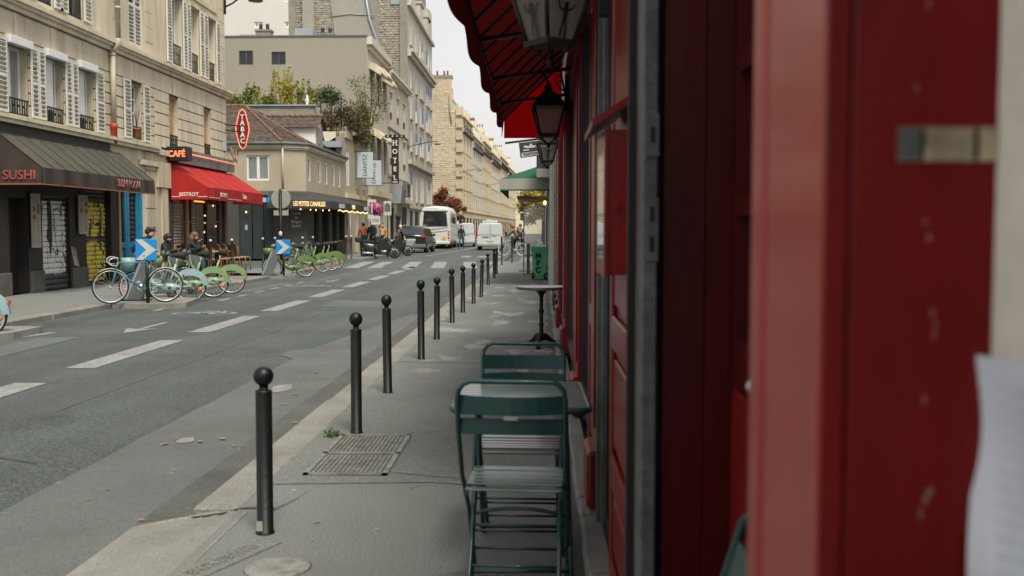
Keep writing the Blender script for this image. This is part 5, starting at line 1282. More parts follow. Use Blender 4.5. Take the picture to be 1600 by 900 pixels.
# things on the roofs between: a low grey house with skylights
# ---- warm stone houses down the street, which bends a little to the right there
PF0, PF1 = (XL, 144.5), (-6.6, 282.0)
FF = FC(PF0, PF1)
def far_house(label, u0, u1, h, m, floors, bay=4.2, chim=2, ww=1.7):
    t = thing('apartment_building', label, 'building', tuple(FF @ Vector(((u0 + u1) / 2, 0, 0))), group='sunny facades down the street')
    n = max(1, int((u1 - u0 - 1.0) / bay)); b = (u1 - u0 - 1.0) / n; ops = []; fh = (h - 4.2) / floors
    for k in range(n):
        uc = u0 + .5 + b * (k + .5)
        for q in range(floors):
            z = 4.7 + q * fh; ops.append((uc - ww / 2, uc + ww / 2, z, z + fh * .64))
        ops.append((uc - b * .36, uc + b * .36, 0.02, 3.1))
    mb = MB(FF).wall(u0, u1, 0, h, ops, 0, .12, 0).box(u0 + .05, u1, -12.9, -.5, 0, h - .02, 0)
    mb.quad((u0 + .02, 0, 0), (u0 + .02, -.6, 0), (u0 + .02, -.6, h), (u0 + .02, 0, h), 0)
    mb.build('wall', M[m], t)
    g = MB(FF); s_ = MB(FF); f = MB(FF)
    for a, b_, c, d in ops:
        g.quad((a, -.06, c), (b_, -.06, c), (b_, -.06, d), (a, -.06, d))
        if c > 1:
            f.box((a + b_) / 2 - .06, (a + b_) / 2 + .06, -.055, -.035, c, d).box(a, b_, -.055, -.035, c + .5, c + .6)
            s_.box(a - .6, a - .02, .0, .03, c, d).box(b_ + .02, b_ + .6, 0, .03, c, d)
    g.build('panes', M['farglass'], t, kind='stuff'); f.build('window_bars', M['white'], t, kind='stuff'); s_.build('shutters', M['warmH2' if m == 'warmH' else 'white'], t, kind='stuff')
    k_ = MB(FF).box(u0, u1, 0, .3, h - .25, h).box(u0, u1, 0, .12, 4.0, 4.2)
    for q in range(1, floors): k_.box(u0, u1, 0, .05, 4.42 + q * fh, 4.5 + q * fh)
    k_.build('cornice', M[m], t)
    rl = MB(FF); zt = 4.6 + (floors - 1) * fh; rl.box(u0 + .5, u1 - .5, .02, .35, zt - .08, zt + .02).box(u0 + .5, u1 - .5, .31, .35, zt + .9, zt + .95)
    for q in range(int((u1 - u0 - 1) / .5)): rl.box(u0 + .5 + q * .5, u0 + .54 + q * .5, .31, .34, zt + .02, zt + .9)
    rl.build('balcony', M['iron'], t)
    MB(FF).prism([(-2.1, h), (-.1, h), (-1.2, h + 2.2), (-2.1, h + 2.7)], 'x', u0 + .2, u1 - .2).build('roof', M['zinc'], t)
    for k in range(n):
        uc = u0 + .5 + b * (k + .5); MB(FF).box(uc - .7, uc + .7, -1.2, -.2, h, h + 1.6).build('dormer', M[m], t)
    for k in range(chim):
        q = u0 + 1.2 + k * (u1 - u0 - 2.4); hh = 3.4 + .6 * (k % 2)
        c = MB(FF).box(q - .35, q + .35, -3.4, -1.4, h, h + hh).build('chimney', M[m], t)
        for j in range(4): MB(FF).lathe([(.13, 0), (.11, .4), (.15, .44), (.1, .6)], (q, -3.1 + .5 * j, h + hh), 7).build('chimney_pot', M['terracotta'], c)
    return t
Gh = far_house('warm cream house with a tall stone party wall and iron balconies', 0, 15, 17.8, 'warmH', 5, 4.6, 1)
MB().poly([(-24, 144.4, 0), (XL, 144.4, 0), (XL, 144.4, 18.3), (-12.5, 144.4, 19.6), (-12.55, 144.4, 23.1), (-24, 144.4, 23.1)]).build('party_wall', M['brickG'], Gh)
rubble(Gh, 144.4, -16.5, XL - .25, 6, 18.2, .6, .27, 'brickG', 5, name='wall_stones', pro=.05)
rubble(Gh, 144.4, -16.5, -12.6, 18.2, 23.0, .6, .27, 'brickG', 6, name='wall_stones', pro=.05)
MB().box(-16.5, -12.5, 144.3, 146, 23.1, 23.5).build('coping', M['mortar'], Gh)
for x in (-15.6, -14.7, -13.7, -13.2): MB().lathe([(.14, 0), (.12, .5), (.16, .55), (.1, .75)], (x, 145, 23.5), 8).build('chimney_pot', M['terracotta'], Gh)
for z in [5.5 + 1.75 * k for k in range(8)]: MB().box(-11.95, XL + .1, 144.1, 144.42, z, z + 1.1).build('toothing_stone', M['brickG'], Gh)
MB().tube([(-12.9, 144.2, 20.8), (-12.9, 144.2, 18.5), (-12.6, 144.2, 16.5)], .07, 4).build('stain_pipe', M['mortar'], Gh)
far_house('second pale cream house beyond the party wall with shutters', 15, 33, 16.4, 'warmH2', 5)
far_house('third cream house in the sunny row, a little taller', 33, 52, 17.2, 'warmH', 5)
far_house('fourth cream house in the sunny row with grey chimneys', 52, 76, 16.6, 'warmH2', 5)
far_house('fifth distant cream house in the sunny row', 76, 104, 17.6, 'warmH', 5, 4.6)
far_house('last distant cream house before the street end', 104, 138, 17.0, 'warmH2', 5, 5.0)
Eb = thing('apartment_building', 'pale distant building closing the end of the street', 'building', (4, 300, 0))
eo = [(-9 + 3.4 * k, -7.6 + 3.4 * k, 4 + 3.6 * q, 6.2 + 3.6 * q) for k in range(9) for q in range(4)]
mb = MB(FY(298)).wall(-13, 24, 0, 18.6, eo, 0, .3, 0); mb.F = I4; mb.box(-13, 24, 298.4, 310, 0, 18.5, 0); mb.build('wall', M['warmH2'], Eb)
mb = MB(FY(298))
for a, b, c, d in eo: mb.quad((a, -.25, c), (b, -.25, c), (b, -.25, d), (a, -.25, d))
mb.build('panes', M['farglass'], Eb, kind='stuff')
# ground in the yard and the hotel's small signs
for (x, y, z0, z1, w, lab) in ((580.5, 50.6, 1.9, 2.9, .22, 'pale upright advertising panel behind the no parking sign'), (605, 66, 2.3, 3.25, .25, 'white estate agent board with a small picture on the hotel front')):
    X = (x - 842) / 1556 * y if y < 60 else -10.05
    t = thing('advertising_panel', lab, 'sign', (X, y, z0))
    MB().box(X - w, X + w, y, y + .08, z0, z1, bev=.01).build('panel', M['signwhite'], t)
    MB().box(X - w * .8, X + w * .8, y - .006, y - .001, z0 + .25, z0 + .7).build('picture', M['slate'], t)
    MB().box(X - .12, X + .12, y - .006, y - .001, z1 - .25, z1 - .15).build('mark', M['ink'], t)
    MB().cyl((X, y + .04, 0), (X, y + .04, z0), .04, 6).build('post', M['iron'], t)
# lamp shop door panels further on
# ================================================================== RIGHT SIDE
XR = 0.27
RB = thing('bistro_building', 'dark glossy red bistro front running along the right pavement', 'building', (XR, 7, 0))
FR = FW(XR)                                                        # u = Y, o towards the street
MB().box(.62, 12, .9, 13.8, 0, 3.6).box(.62, 12, -14, -.6, 0, 3.6).box(2.5, 12, -.6, .9, 0, 3.6).box(.30, .62, -14, 13.8, 3.34, 3.6).box(.62, 2.5, -.6, .9, 3.2, 3.6).box(.34, .62, -14, .22, 0, 3.34).build('unseen_house_wall', M['stoneE'], RB)  # unseen house mass; overhang and wall beside the camera added as shade
MB(FR).box(2.52, 13.8, -.34, -.3, 0, 3.2).build('back_panel', M['dark'], RB)
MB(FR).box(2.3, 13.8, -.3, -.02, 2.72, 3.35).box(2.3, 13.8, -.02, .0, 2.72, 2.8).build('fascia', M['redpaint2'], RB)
MB(FR).box(-14, 13.8, -.34, .0, 3.36, 3.65).build('string_course', M['stoneE'], RB)
def pilaster(y0, y1, z0=.36, o=.0):
    return MB(FR).box(y0, y1, -.12, o, z0, 2.72, bev=.008).box(y0 + .05, y1 - .05, o, o + .012, z0 + .1, 2.6, bev=.005).build('pilaster', M['redpaint'], RB)
def plinth(y0, y1, h=.36):
    return MB(FR).box(y0 - .015, y1, -.12, .045, .085, h, bev=.018).build('plinth_block', M['redpaint'], RB)
def panel(y0, y1, zm=(.95,), o=-.02, z0=.1):
    p = MB(FR).box(y0, y1, -.1, o - .02, z0, 2.72)
    st = .075
    p.box(y0, y0 + st, o - .02, o, z0, 2.72, bev=.006).box(y1 - st, y1, o - .02, o, z0, 2.72, bev=.006)
    zs = [z0, *zm, 2.72]
    for k, z in enumerate(zs):
        a = z - (.0 if k == 0 else .06); b = z + (.06 if k < len(zs) - 1 else 0)
        p.box(y0 + st, y1 - st, o - .02, o, max(z0, a), min(2.72, b), bev=.006)
    q = p.build('door_panel', M['redpaint'], RB)
    for a, b in zip(zs, zs[1:]):
        if b - a > .3: MB(FR).box(y0 + st + .03, y1 - st - .03, o - .02, o - .008, a + .1, b - .1, bev=.012).build('raised_panel', M['redpaint'], q)
    return q
def glazing(y0, y1, z0=.2, o=-.05):
    f = MB(FR).box(y0, y0 + .05, o - .03, o + .02, z0, 2.72).box(y1 - .05, y1, o - .03, o + .02, z0, 2.72).box(y0 + .05, y1 - .05, o - .03, o + .02, z0, z0 + .08).build('shop_window', M['black'], RB)
    MB(FR).quad((y0 + .05, o, z0 + .08), (y1 - .05, o, z0 + .08), (y1 - .05, o, 2.72), (y0 + .05, o, 2.72)).build('pane', M['glass'], f)
for y0, y1 in ((4.62, 4.96), (6.95, 7.32), (10.4, 10.85), (13.35, 13.8)):
    pilaster(y0, y1); plinth(y0, y1)
panel(2.76, 3.78, (.5, 1.02), .0)
panel(4.97, 6.0, (.9,), -.03); panel(7.33, 8.7, (.9,), -.03); panel(10.86, 12.2, (.9,), -.03)
glazing(6.02, 6.93); glazing(8.72, 10.38); glazing(12.22, 13.33)
glazing(3.84, 4.42, .06, -.05)
MB(FR).box(4.45, 4.6, -.14, -.012, 0.0, 2.72, bev=.006).box(4.49, 4.56, -.012, .006, 0, 2.72).build('steel_guide', M['steel'], RB)
MB(FR).box(3.79, 3.83, -.16, -.03, 0, 2.72).build('steel_guide', M['black'], RB)
for o in (-.05, -.1, -.15): MB(FR).box(2.6, 4.46, o - .012, o + .012, .0, .05).build('sill_track', M['steel'], RB)
y = 2.0
rr = random.Random(2)
while y < 13.4:                                                    # pale sill stones along the foot of the front
    l = rr.uniform(.3, .42) if y < 4.7 else rr.uniform(.6, .9)
    MB(FR).box(y, y + l - .012, -.03, .075 + rr.uniform(-.006, .006), -.05, .07 + rr.uniform(-.006, .006), bev=.012).build('sill_stone', M['kerb'], RB); y += l
# doorway recess in front: steel post with lock keepers, red jamb boards, glazed door
sp = MB().box(.244, .280, 2.36, 2.5, 0, 2.9, bev=.004).build('steel_post', M['steel'], RB)
for z, h in ((1.62, .05), (1.40, .075)):
    MB().box(.25, .28, 2.352, 2.36, z - h, z + h).build('lock_keeper', M['steel'], sp)
    for dz in ((0,) if h < .06 else (-.035, .035)): MB().box(.26, .271, 2.349, 2.3525, z + dz - .018, z + dz + .018).build('keyhole', M['dark'], sp)
MB().box(.280, .30, 2.44, 2.5, 0, 2.9).box(.225, .245, 2.52, 2.56, 0, 2.9).build('gap_shade', M['dark'], RB)  # near-black boxes painted in for the shade of the open gaps
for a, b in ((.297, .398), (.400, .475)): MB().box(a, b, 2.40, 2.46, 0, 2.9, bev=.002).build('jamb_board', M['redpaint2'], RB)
dr = MB()
dx = .462
dr.box(dx, dx + .05, .95, 2.38, 0, 1.1).box(dx, dx + .05, 2.335, 2.38, 1.1, 2.9).box(dx, dx + .05, .95, 1.5, 1.1, 2.9)
for z in (1.1, 1.43, 1.76, 2.09, 2.42): dr.box(dx, dx + .05, 1.5, 2.335, z, z + .045)
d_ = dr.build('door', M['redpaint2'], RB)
MB().quad((dx + .03, 1.5, 1.1), (dx + .03, 2.335, 1.1), (dx + .03, 2.335, 2.9), (dx + .03, 1.5, 2.9)).build('pane', M['glass'], d_)
for z0, z1 in ((.12, .5), (.56, 1.03)):
    MB().box(dx - .012, dx, 1.62, 2.32, z0, z1, bev=.008).build('raised_panel', M['redpaint'], d_)
MB().ell((dx - .02, 2.03, 1.08), (.02, .016, .016)).build('handle', M['chrome'], d_)
# the near post of the doorway, out of focus at the right edge
PO = thing('door_post', 'large out of focus red door post with a worn brass latch plate', 'door post', (.4, 1.0, 0))
MB().box(.276, .62, .955, 1.26, 0, 3.0).build('core', M['redpaint'], PO)
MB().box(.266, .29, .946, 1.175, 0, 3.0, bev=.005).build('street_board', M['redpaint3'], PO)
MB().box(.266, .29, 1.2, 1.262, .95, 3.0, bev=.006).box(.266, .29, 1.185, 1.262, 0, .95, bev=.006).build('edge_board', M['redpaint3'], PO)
for a, b in ((.2665, .2885), (.2915, .45)): MB().box(a, b, .9405, .9445, 0, 3.0, bev=.0015).build('side_board', M['redpaint'], PO)
lp_ = MB().box(.333, .424, .938, .943, 1.463, 1.494).build('latch_plate', M['latch'], PO)
MB().box(.333, .35, .9365, .9385, 1.464, 1.493).build('latch_edge', M['steel'], lp_)
for q in (.352, .402): MB().box(q, q + .004, .9365, .9385, 1.464, 1.493).build('latch_slot', M['dark'], lp_)
mb = MB(); rr = random.Random(8)
for (x, z) in ((.369, 1.322), (.3715, 1.312), (.371, 1.30), (.366, 1.144), (.3685, 1.15), (.3715, 1.153), (.362, 1.13), (.358, 1.608), (.36, 1.407), (.364, 1.392), (.363, 1.24), (.349, 1.53)):
    mb = MB().poly([(x + .0022 * rr.uniform(.5, 1.2) * math.cos(t), .9398, z + .0045 * rr.uniform(.5, 1.6) * math.sin(t)) for t in (0, 1, 2, 3, 4, 5)])
    mb.build('paint_chip', M['chip'], PO)
cw_ = thing('cream_wall', 'blurred cream painted wall at the right edge of the view', 'wall', (.8, .94, 0))
Fw = FC((.4235, .942), (.60, .60))
MB(Fw).box(0, 1.2, -.12, 0, 0, 3.2).build('plaster', M['creamwall'], cw_)
pn = thing('paper_notice', 'crumpled white printed paper stuck on the cream wall', 'poster', (.45, .915, 1.15))
mb = MB(); nx, nz = 10, 16
def pp(i, k):
    u, v = i / nx, k / nz
    return Fw @ Vector((-.006 + .005 * math.sin(v * 5 + .6) * (1 - u) + u * .21, .012 + .004 * math.sin(u * 9 + v * 4) + .006 * (1 - u) * math.sin(v * 7), 1.02 + v * .262))
for i in range(nx):
    for k in range(nz): mb.quad(pp(i, k), pp(i + 1, k), pp(i + 1, k + 1), pp(i, k + 1))
mb.build('sheet', M['paper'], pn)
mb = MB(Fw)
for k in range(15):
    z = 1.04 + k * .0155; mb.box(.03, .03 + rr.uniform(.09, .15), .0215, .0225, z, z + .004)
mb.build('printed_lines', M['print'], pn)
# menu display case
mc = thing('menu_display_case', 'small red wooden display case with a sloped lid on the bistro front', 'display case', (.23, 3.2, 1.26))
MB().box(.205, .27, 3.03, 3.05, 1.26, 1.70).box(.205, .27, 3.42, 3.44, 1.26, 1.70).box(.205, .27, 3.05, 3.42, 1.26, 1.285).box(.205, .27, 3.05, 3.42, 1.675, 1.70).build('case', M['redpaint'], mc)
MB().box(.198, .208, 3.02, 3.07, 1.255, 1.70).box(.198, .208, 3.40, 3.45, 1.255, 1.70).box(.198, .208, 3.07, 3.40, 1.255, 1.30).box(.198, .208, 3.07, 3.40, 1.65, 1.70).build('front_frame', M['redpaint'], mc)
MB().quad((.1985, 3.07, 1.30), (.1985, 3.40, 1.30), (.1985, 3.40, 1.65), (.1985, 3.07, 1.65)).build('pane', M['glass'], mc)
MB().prism([(.27, 1.80), (.158, 1.725), (.158, 1.705), (.27, 1.775)], 'y', 2.99, 3.48).build('lid', M['redpaint'], mc)
MB().cyl((.235, 3.03, 1.47), (.235, 3.0, 1.47), .008, 8).build('knob', M['redpaint'], mc)
# ---- lanterns
def lantern(x, y, zb, rz, label, s=1.0, sil=True):
    t = thing('wall_lantern', label, 'lantern', (x, y, zb), rz, 'lanterns on the bistro front')
    G = T(x, y, zb) @ RZ(rz) @ Matrix.Scale(s, 4)
    b, tp, h = .082, .138, .25
    mb = MB(G)
    for sx, sy in ((1, 1), (1, -1), (-1, -1), (-1, 1)): mb.cyl((b * sx, b * sy, 0), (tp * sx, tp * sy, h), .011, 6)
    mb.box(-b - .012, b + .012, -b - .012, b + .012, -.022, .006).box(-tp - .014, tp + .014, -tp - .014, tp + .014, h, h + .018)
    for sx, sy in ((1, 0), (0, 1), (-1, 0), (0, -1)):
        pass
    mb.build('frame', M['iron'], t)
    mb = MB(G); mb.F = G @ RZ(R(45))
    mb.lathe([(tp * 1.48, h + .018), (tp * 1.15, h + .07), (tp * .62, h + .13), (.045, h + .15), (.045, h + .17), (.06, h + .185), (.03, h + .2), (.018, h + .24)], (0, 0, 0), 4, smooth=False)
    mb.build('roof', M['iron'], t)
    for k in range(4):
        a, b2 = b - .004, tp - .004
        g = MB(G @ RZ(k * math.pi / 2)).quad((-a, -a, .006), (a, -a, .006), (b2, -b2, h), (-b2, -b2, h)).build('glass_pane', M['lampglass'], t)
        if not sil: continue
        sl = MB(G @ RZ(k * math.pi / 2) @ T(0, -(a + b2) / 2 - .004, h * .40) @ RX(math.atan2(b2 - a, h)))
        sl.lathe([(.001, -.003), (.011, -.002), (.011, .002), (.001, .003)], (0, 0, .07), 8, axis='y')
        def limb(pts, w):
            for p, q in zip(pts, pts[1:]):
                d = Vector((q[0] - p[0], 0, q[1] - p[1])).normalized(); nn = Vector((-d.z, 0, d.x)) * w
                sl.quad((p[0] - nn.x, 0, p[1] - nn.z), (q[0] - nn.x * .8, 0, q[1] - nn.z * .8), (q[0] + nn.x * .8, 0, q[1] + nn.z * .8), (p[0] + nn.x, 0, p[1] + nn.z))
        limb([(0, .065), (0, -.01)], .014); limb([(0, .045), (-.03, .035), (-.05, .075)], .006); limb([(0, .045), (.03, .038), (.055, .07)], .006)
        limb([(-.004, -.005), (-.014, -.05), (-.018, -.09)], .007); limb([(.004, -.005), (.012, -.05), (.014, -.095)], .007)
        sl.build('silhouette', M['black'], g)
    mb = MB(G)
    for k in range(4):
        q = k * math.pi / 2 + math.pi / 4
        mb.tube([(.11 * math.cos(q), .11 * math.sin(q), -.015), (.075 * math.cos(q), .075 * math.sin(q), -.045), (.02 * math.cos(q), .02 * math.sin(q), -.085)], .007, 5)
    mb.lathe([(.012, -.08), (.022, -.095), (.014, -.11), (.004, -.125)], (0, 0, 0), 8).build('finial', M['iron'], t)
    ht_ = zb + (h + .24) * s                                       # scrolled wall arm, in world axes
    mb = MB()
    mb.tube([(x, y, ht_ - .02), (x - .035, y, ht_ + .04), (x - .03, y, ht_ + .10), (x + .03, y, ht_ + .135), (x + .11, y, ht_ + .11), (XR - .06, y, ht_ + .02), (XR - .03, y, ht_ - .12), (XR + .01, y, ht_ - .2)], .011, 6)
    mb.tube([(XR - .03, y, ht_ - .1), (x + .1, y, ht_ - .06), (x + .06, y, ht_ + .02), (x + .1, y, ht_ + .06), (x + .13, y, ht_ + .02), (x + .1, y, ht_ - .01)], .008, 6)
    mb.box(XR - .03, XR + .01, y - .03, y + .03, ht_ - .3, ht_ + .05)
    mb.build('wall_arm', M['iron'], t)
lantern(.045, 4.06, 2.15, R(38), 'nearest and largest lantern, cut off by the top of the view', .82)
lantern(.085, 9.3, 2.275, R(4), 'middle iron lantern with a scrolled arm under the far end of the red awning', 1.0, False)
lantern(.118, 14.5, 2.385, R(8), 'farthest small lantern below the end of the red awning', .95)
# ---- red awning seen from below
aw = thing('shop_awning', 'dark red scalloped awning over the bistro front seen from below', 'awning', (-.1, 7, 2.5))
xf, xb, zf, zb_, ya, yb = -.405, .26, 2.66, 3.28, 4.15, 11.6
mb = MB(); n = 26
for k in range(n):
    a, b = ya + (yb - ya) * k / n, ya + (yb - ya) * (k + 1) / n
    mb.quad((xb, a, zb_), (xb, b, zb_), (xf, b, zf), (xf, a, zf))
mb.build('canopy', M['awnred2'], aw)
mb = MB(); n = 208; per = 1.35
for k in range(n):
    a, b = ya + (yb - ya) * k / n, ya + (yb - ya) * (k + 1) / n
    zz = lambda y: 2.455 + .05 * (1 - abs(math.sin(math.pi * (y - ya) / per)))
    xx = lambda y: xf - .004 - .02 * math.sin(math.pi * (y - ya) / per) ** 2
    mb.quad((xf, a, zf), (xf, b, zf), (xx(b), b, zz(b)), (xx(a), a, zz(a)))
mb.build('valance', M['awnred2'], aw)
mb = MB(); N_ = 8                                                  # far end panel with a scalloped foot
for k in range(N_):
    a, b = xf + (xb - xf) * k / N_, xf + (xb - xf) * (k + 1) / N_
    zt = lambda x: zf + (zb_ - zf) * (x - xf) / (xb - xf)
    mb.quad((a, yb, 2.45), (b, yb, 2.45), (b, yb, zt(b)), (a, yb, zt(a)))
mb.build('end_panel', M['awnred3'], aw)
for k in range(14):
    y = ya + .3 + k * .53
    MB().tube([(xb, y, zb_ - .02), (xf + .01, y, zf - .02)], .011, 5).build('rib', M['black'], aw)
for y in (4.9, 6.6, 8.3, 9.9):
    MB().tube([(xb, y, 2.72), (xf + .02, y, 2.64)], .016, 6).build('arm', M['black'], aw)
MB().tube([(xf, ya, zf), (xf, yb, zf)], .018, 6).build('front_bar', M['black'], aw)
# ---- further shops on the right
S2 = thing('shop_building', 'narrow dark brown shop front with brass edges beyond the red bistro', 'building', (.4, 16.5, 0))
MB().box(.36, .6, 13.8, 19.4, 0, 3.4).build('wall', M['brown'], S2)
for y in (14.0, 15.4, 16.9, 18.2):
    MB().box(.28, .37, y, y + .32, .3, 3.0, bev=.006).build('pilaster', M['brown'], S2)
    MB().box(.272, .285, y - .02, y + .015, .3, 3.0).build('brass_edge', M['latch'], S2)
    MB().box(.25, .37, y - .02, y + .34, 0, .32, bev=.01).build('plinth_block', M['black'], S2)
for y0, y1 in ((14.36, 15.36), (15.76, 16.86), (17.26, 18.16)):
    MB().quad((.352, y0, .5), (.352, y1, .5), (.352, y1, 2.9), (.352, y0, 2.9)).build('pane', M['glass'], S2)
MB().box(.6, 12, 13.8, 43, 0, 4.6).box(.56, .6, 13.8, 43, 3.4, 4.6).build('unseen_house_wall', M['stoneE'], S2)
S3 = thing('shop_building', 'ochre yellow pilaster and pale blue grey wall beyond the brown shop', 'building', (.4, 25, 0))
MB().box(.30, .62, 19.42, 20.6, 0, 3.4, bev=.01).build('pilaster', M['yellowpil'], S3)
MB().box(.265, .62, 20.65, 43, 0, 3.6).build('wall', M['bluegrey'], S3)
for y in (22, 25.4, 29, 33, 37):
    MB().box(.235, .27, y, y + .35, 0, 3.2, bev=.006).build('pilaster', M['bluegrey'], S3)
    MB().box(.255, .264, y + .5, y + 2.6, .8, 2.6).build('shop_window', M['glass'], S3)
gs = thing('bracket_sign', 'dark box sign with a pale lower band above the green awning', 'sign', (.1, 22, 2.9))
MB().box(-.06, .34, 23.2, 23.9, 2.80, 3.30).build('box', M['tealdark'], gs)
MB().box(-.055, .335, 23.19, 23.9, 2.60, 2.80).build('band', M['awnpale'], gs)
ga = thing('shop_awning', 'dark green awning with a pale grey valance further along the pavement', 'awning', (-.3, 26, 2.4))
y0, y1 = 24.0, 30.5; xf, xb = -.92, .26
mb = MB().quad((xb, y0 + .9, 3.05), (xb, y1 - .9, 3.05), (xf, y1, 2.61), (xf, y0, 2.61)).poly([(xb, y0 + .9, 3.05), (xf, y0, 2.61), (xb, y0, 2.61)]).poly([(xb, y1 - .9, 3.05), (xf, y1, 2.61), (xb, y1, 2.61)])
mb.build('canopy', M['awngreen'], ga)
MB().box(xf, xb, y0 - .012, y0, 2.35, 2.61).box(xf - .012, xf, y0, y1, 2.35, 2.61).build('valance', M['awnpale'], ga)
MB().box(xf - .014, xb, y0 - .016, y0 + .004, 2.32, 2.352).box(xf - .016, xf + .004, y0, y1, 2.32, 2.352).build('hem', M['awngreen'], ga)
MB().box(-.6, .26, 27.5, 30.4, 2.22, 2.3).build('inner_canopy', M['wood'], ga)
MB().cyl((-.85, 24.2, 2.45), (.26, 24.2, 2.55), .02, 6).cyl((-.85, 27, 2.45), (.26, 27, 2.55), .02, 6).build('arm', M['black'], ga)
MB().ell((.16, 27.3, 2.12), (.05, .05, .06)).build('lamp', M['warmlamp'], ga)
hsn = thing('hanging_sign', 'dark hanging sign plate with white emblem and TRADITIONS lettering below the awning end', 'sign', (-.2, 20, 2.95))
G = T(-.2, 20, 2.99) @ RY(R(-7))
MB(G).box(-.19, .21, 0, .02, -.15, .15).build('plate', M['ink'], hsn)
MB(G).box(-.16, .2, -.006, 0, -.135, -.055).build('white_band', M['signwhite'], hsn)
text('TRADITIONS', hsn, G @ T(.02, -.008, -.095) @ RX(R(90)), .075, M['ink'], ext=.002, sx=.72, off=.003)
MB(G).poly([(-.12, -.004, .06), (-.06, -.004, .085), (0, -.004, .06), (.05, -.004, .12), (.08, -.004, .07), (.17, -.004, .05), (.1, -.004, .02), (-.04, -.004, .03)]).box(-.12, .0, -.005, 0, -.02, .005).build('emblem', M['signwhite'], hsn)
MB(G).box(-.46, .42, .0, .025, .16, .20).build('bracket', M['iron'], hsn)
# clear wind screen of a terrace
ws = thing('wind_screen', 'clear plastic terrace wind screen in a rounded metal frame beside the green bin', 'screen', (-.1, 33, 0))
MB().tube([(-.5, 33, .1), (-.5, 33, 2.0), (-.47, 33, 2.1), (-.38, 33, 2.15), (.14, 33, 2.15), (.22, 33, 2.1), (.25, 33, 2.0), (.25, 33, .1)], .018, 8).build('frame', M['steel'], ws)
MB().quad((-.49, 33, .55), (.24, 33, .55), (.24, 33, 2.13), (-.49, 33, 2.13)).build('clear_sheet', M['plastic'], ws)
MB().box(-.66, .24, 32.9, 33.1, 0, .03).box(-.52, -.48, 32.75, 33.25, .03, .09).box(-.5, .25, 32.98, 33.02, .5, .56).build('foot', M['steel'], ws)
ws2 = thing('terrace_board', 'narrow dark upright board standing behind the green bin', 'board', (-.3, 31, 0))
MB().box(-.38, -.28, 31.0, 31.06, 0, .95).box(-.5, -.2, 30.9, 31.2, 0, .03).build('board', M['slate'], ws2)
# ---- across the right side street
far = thing('apartment_building', 'pale corner building beyond the side street on the right', 'building', (3, 70, 0))
fo = [(5 + 3 * k, 6.3 + 3 * k, 4.2 + 2.9 * q, 6.0 + 2.9 * q) for k in range(3) for q in range(4)]
fx = [(54 + 4 * k, 55.3 + 4 * k, 4.2 + 2.9 * q, 6.0 + 2.9 * q) for k in range(20) for q in range(4)]
mb = MB(FY(53)).wall(4.5, 15, 0, 16, fo, 0, .25); mb.F = FW(4.5); mb.wall(53, 140, 0, 16, fx, 0, .25); mb.F = I4; mb.box(4.9, 15, 53.5, 140, 0, 15.9)
mb.build('wall', M['warmH'], far)
mb = MB(FY(53))
for q in fo: mb.quad((q[0], -.2, q[2]), (q[1], -.2, q[2]), (q[1], -.2, q[3]), (q[0], -.2, q[3]))
mb.F = FW(4.5)
for q in fx: mb.quad((q[0], -.2, q[2]), (q[1], -.2, q[2]), (q[1], -.2, q[3]), (q[0], -.2, q[3]))
mb.build('panes', M['glass'], far, kind='stuff')
rw = thing('apartment_building', 'long distant row of cream facades on the right of the street', 'building', (3, 280, 0))
mb = MB().box(6, 18, 140.2, 297, 0, 16); mb.build('wall', M['warmH2'], rw)

# ================================================================== FURNITURE
# ---- bollards
def bollard(name, label, ball, h, post='bollard'):
    t = thing(name, label, 'bollard')
    MB().lathe([(.044, 0), (.044, .008), (.0375, .012), (.0375, h - .118), (.036, h - .113), (.02, h - .112), (.02, h - .08)], n=18).build('post', M[post], t)
    MB().ell((0, 0, h - .047), (.0455, .0455, .047), 18, 12).build('ball', M[ball], t)
    return t
b0 = bollard('bollard', 'x', 'bollard', .80)
B_SPOTS = [(-1.26, 4.49, .775, 0, 'nearest black bollard, standing by the cracked kerb stone'), (-1.25, 6.74, .835, 0, 'black bollard standing right behind the metal ground grate'),
 (-1.29, 8.42, .845, 0, 'third black bollard from the front, between the grate and the small round cover'), (-1.26, 10.6, .86, 0, 'fourth black bollard from the front, beside the pale spilled patches'),
 (-1.29, 12.52, .80, 0, 'fifth black bollard from the front'), (-1.29, 14.76, .82, 0, 'sixth black bollard from the front'), (-1.27, 16.58, .79, 0, 'seventh black bollard from the front, level with the round cafe table'),
 (-1.22, 18.57, .77, 0, 'eighth black bollard from the front'), (-1.18, 20.32, .79, .04, 'leaning black bollard, ninth from the front'), (-1.26, 24.73, .80, 0, 'tenth black bollard from the front, after a wider gap'),
 (-1.28, 28.47, .84, 0, 'eleventh black bollard, left one of the last close pair'), (-1.32, 30.99, .82, 0, 'twelfth black bollard, right one of the last close pair')]
for k, (x, y, h, lean, lab) in enumerate(B_SPOTS):
    t = b0 if k == 0 else copy_tree(b0)
    t.location = (x, y, 0); t['label'] = lab; t['group'] = 'black bollards along the right kerb'
    t.scale = (1, 1, h / .80); t.rotation_euler = (random.uniform(-.02, .02), lean + random.uniform(-.016, .016), R(random.uniform(-20, 20)))
MB().box(-1.29, -1.262, 4.449, 4.453, .02, .065).build('sticker', M['signgrey'], b0)
w0 = bollard('white_topped_bollard', 'tall black post with a white ball, left of the two at the crossing', 'signwhite', 1.19)
w0.location = (-1.45, 38.93, 0); w0['group'] = 'white topped posts'
copy_tree(w0, (-1.12, 41.62, 0), 0.3, 'tall black post with a white ball, right of the two at the crossing')
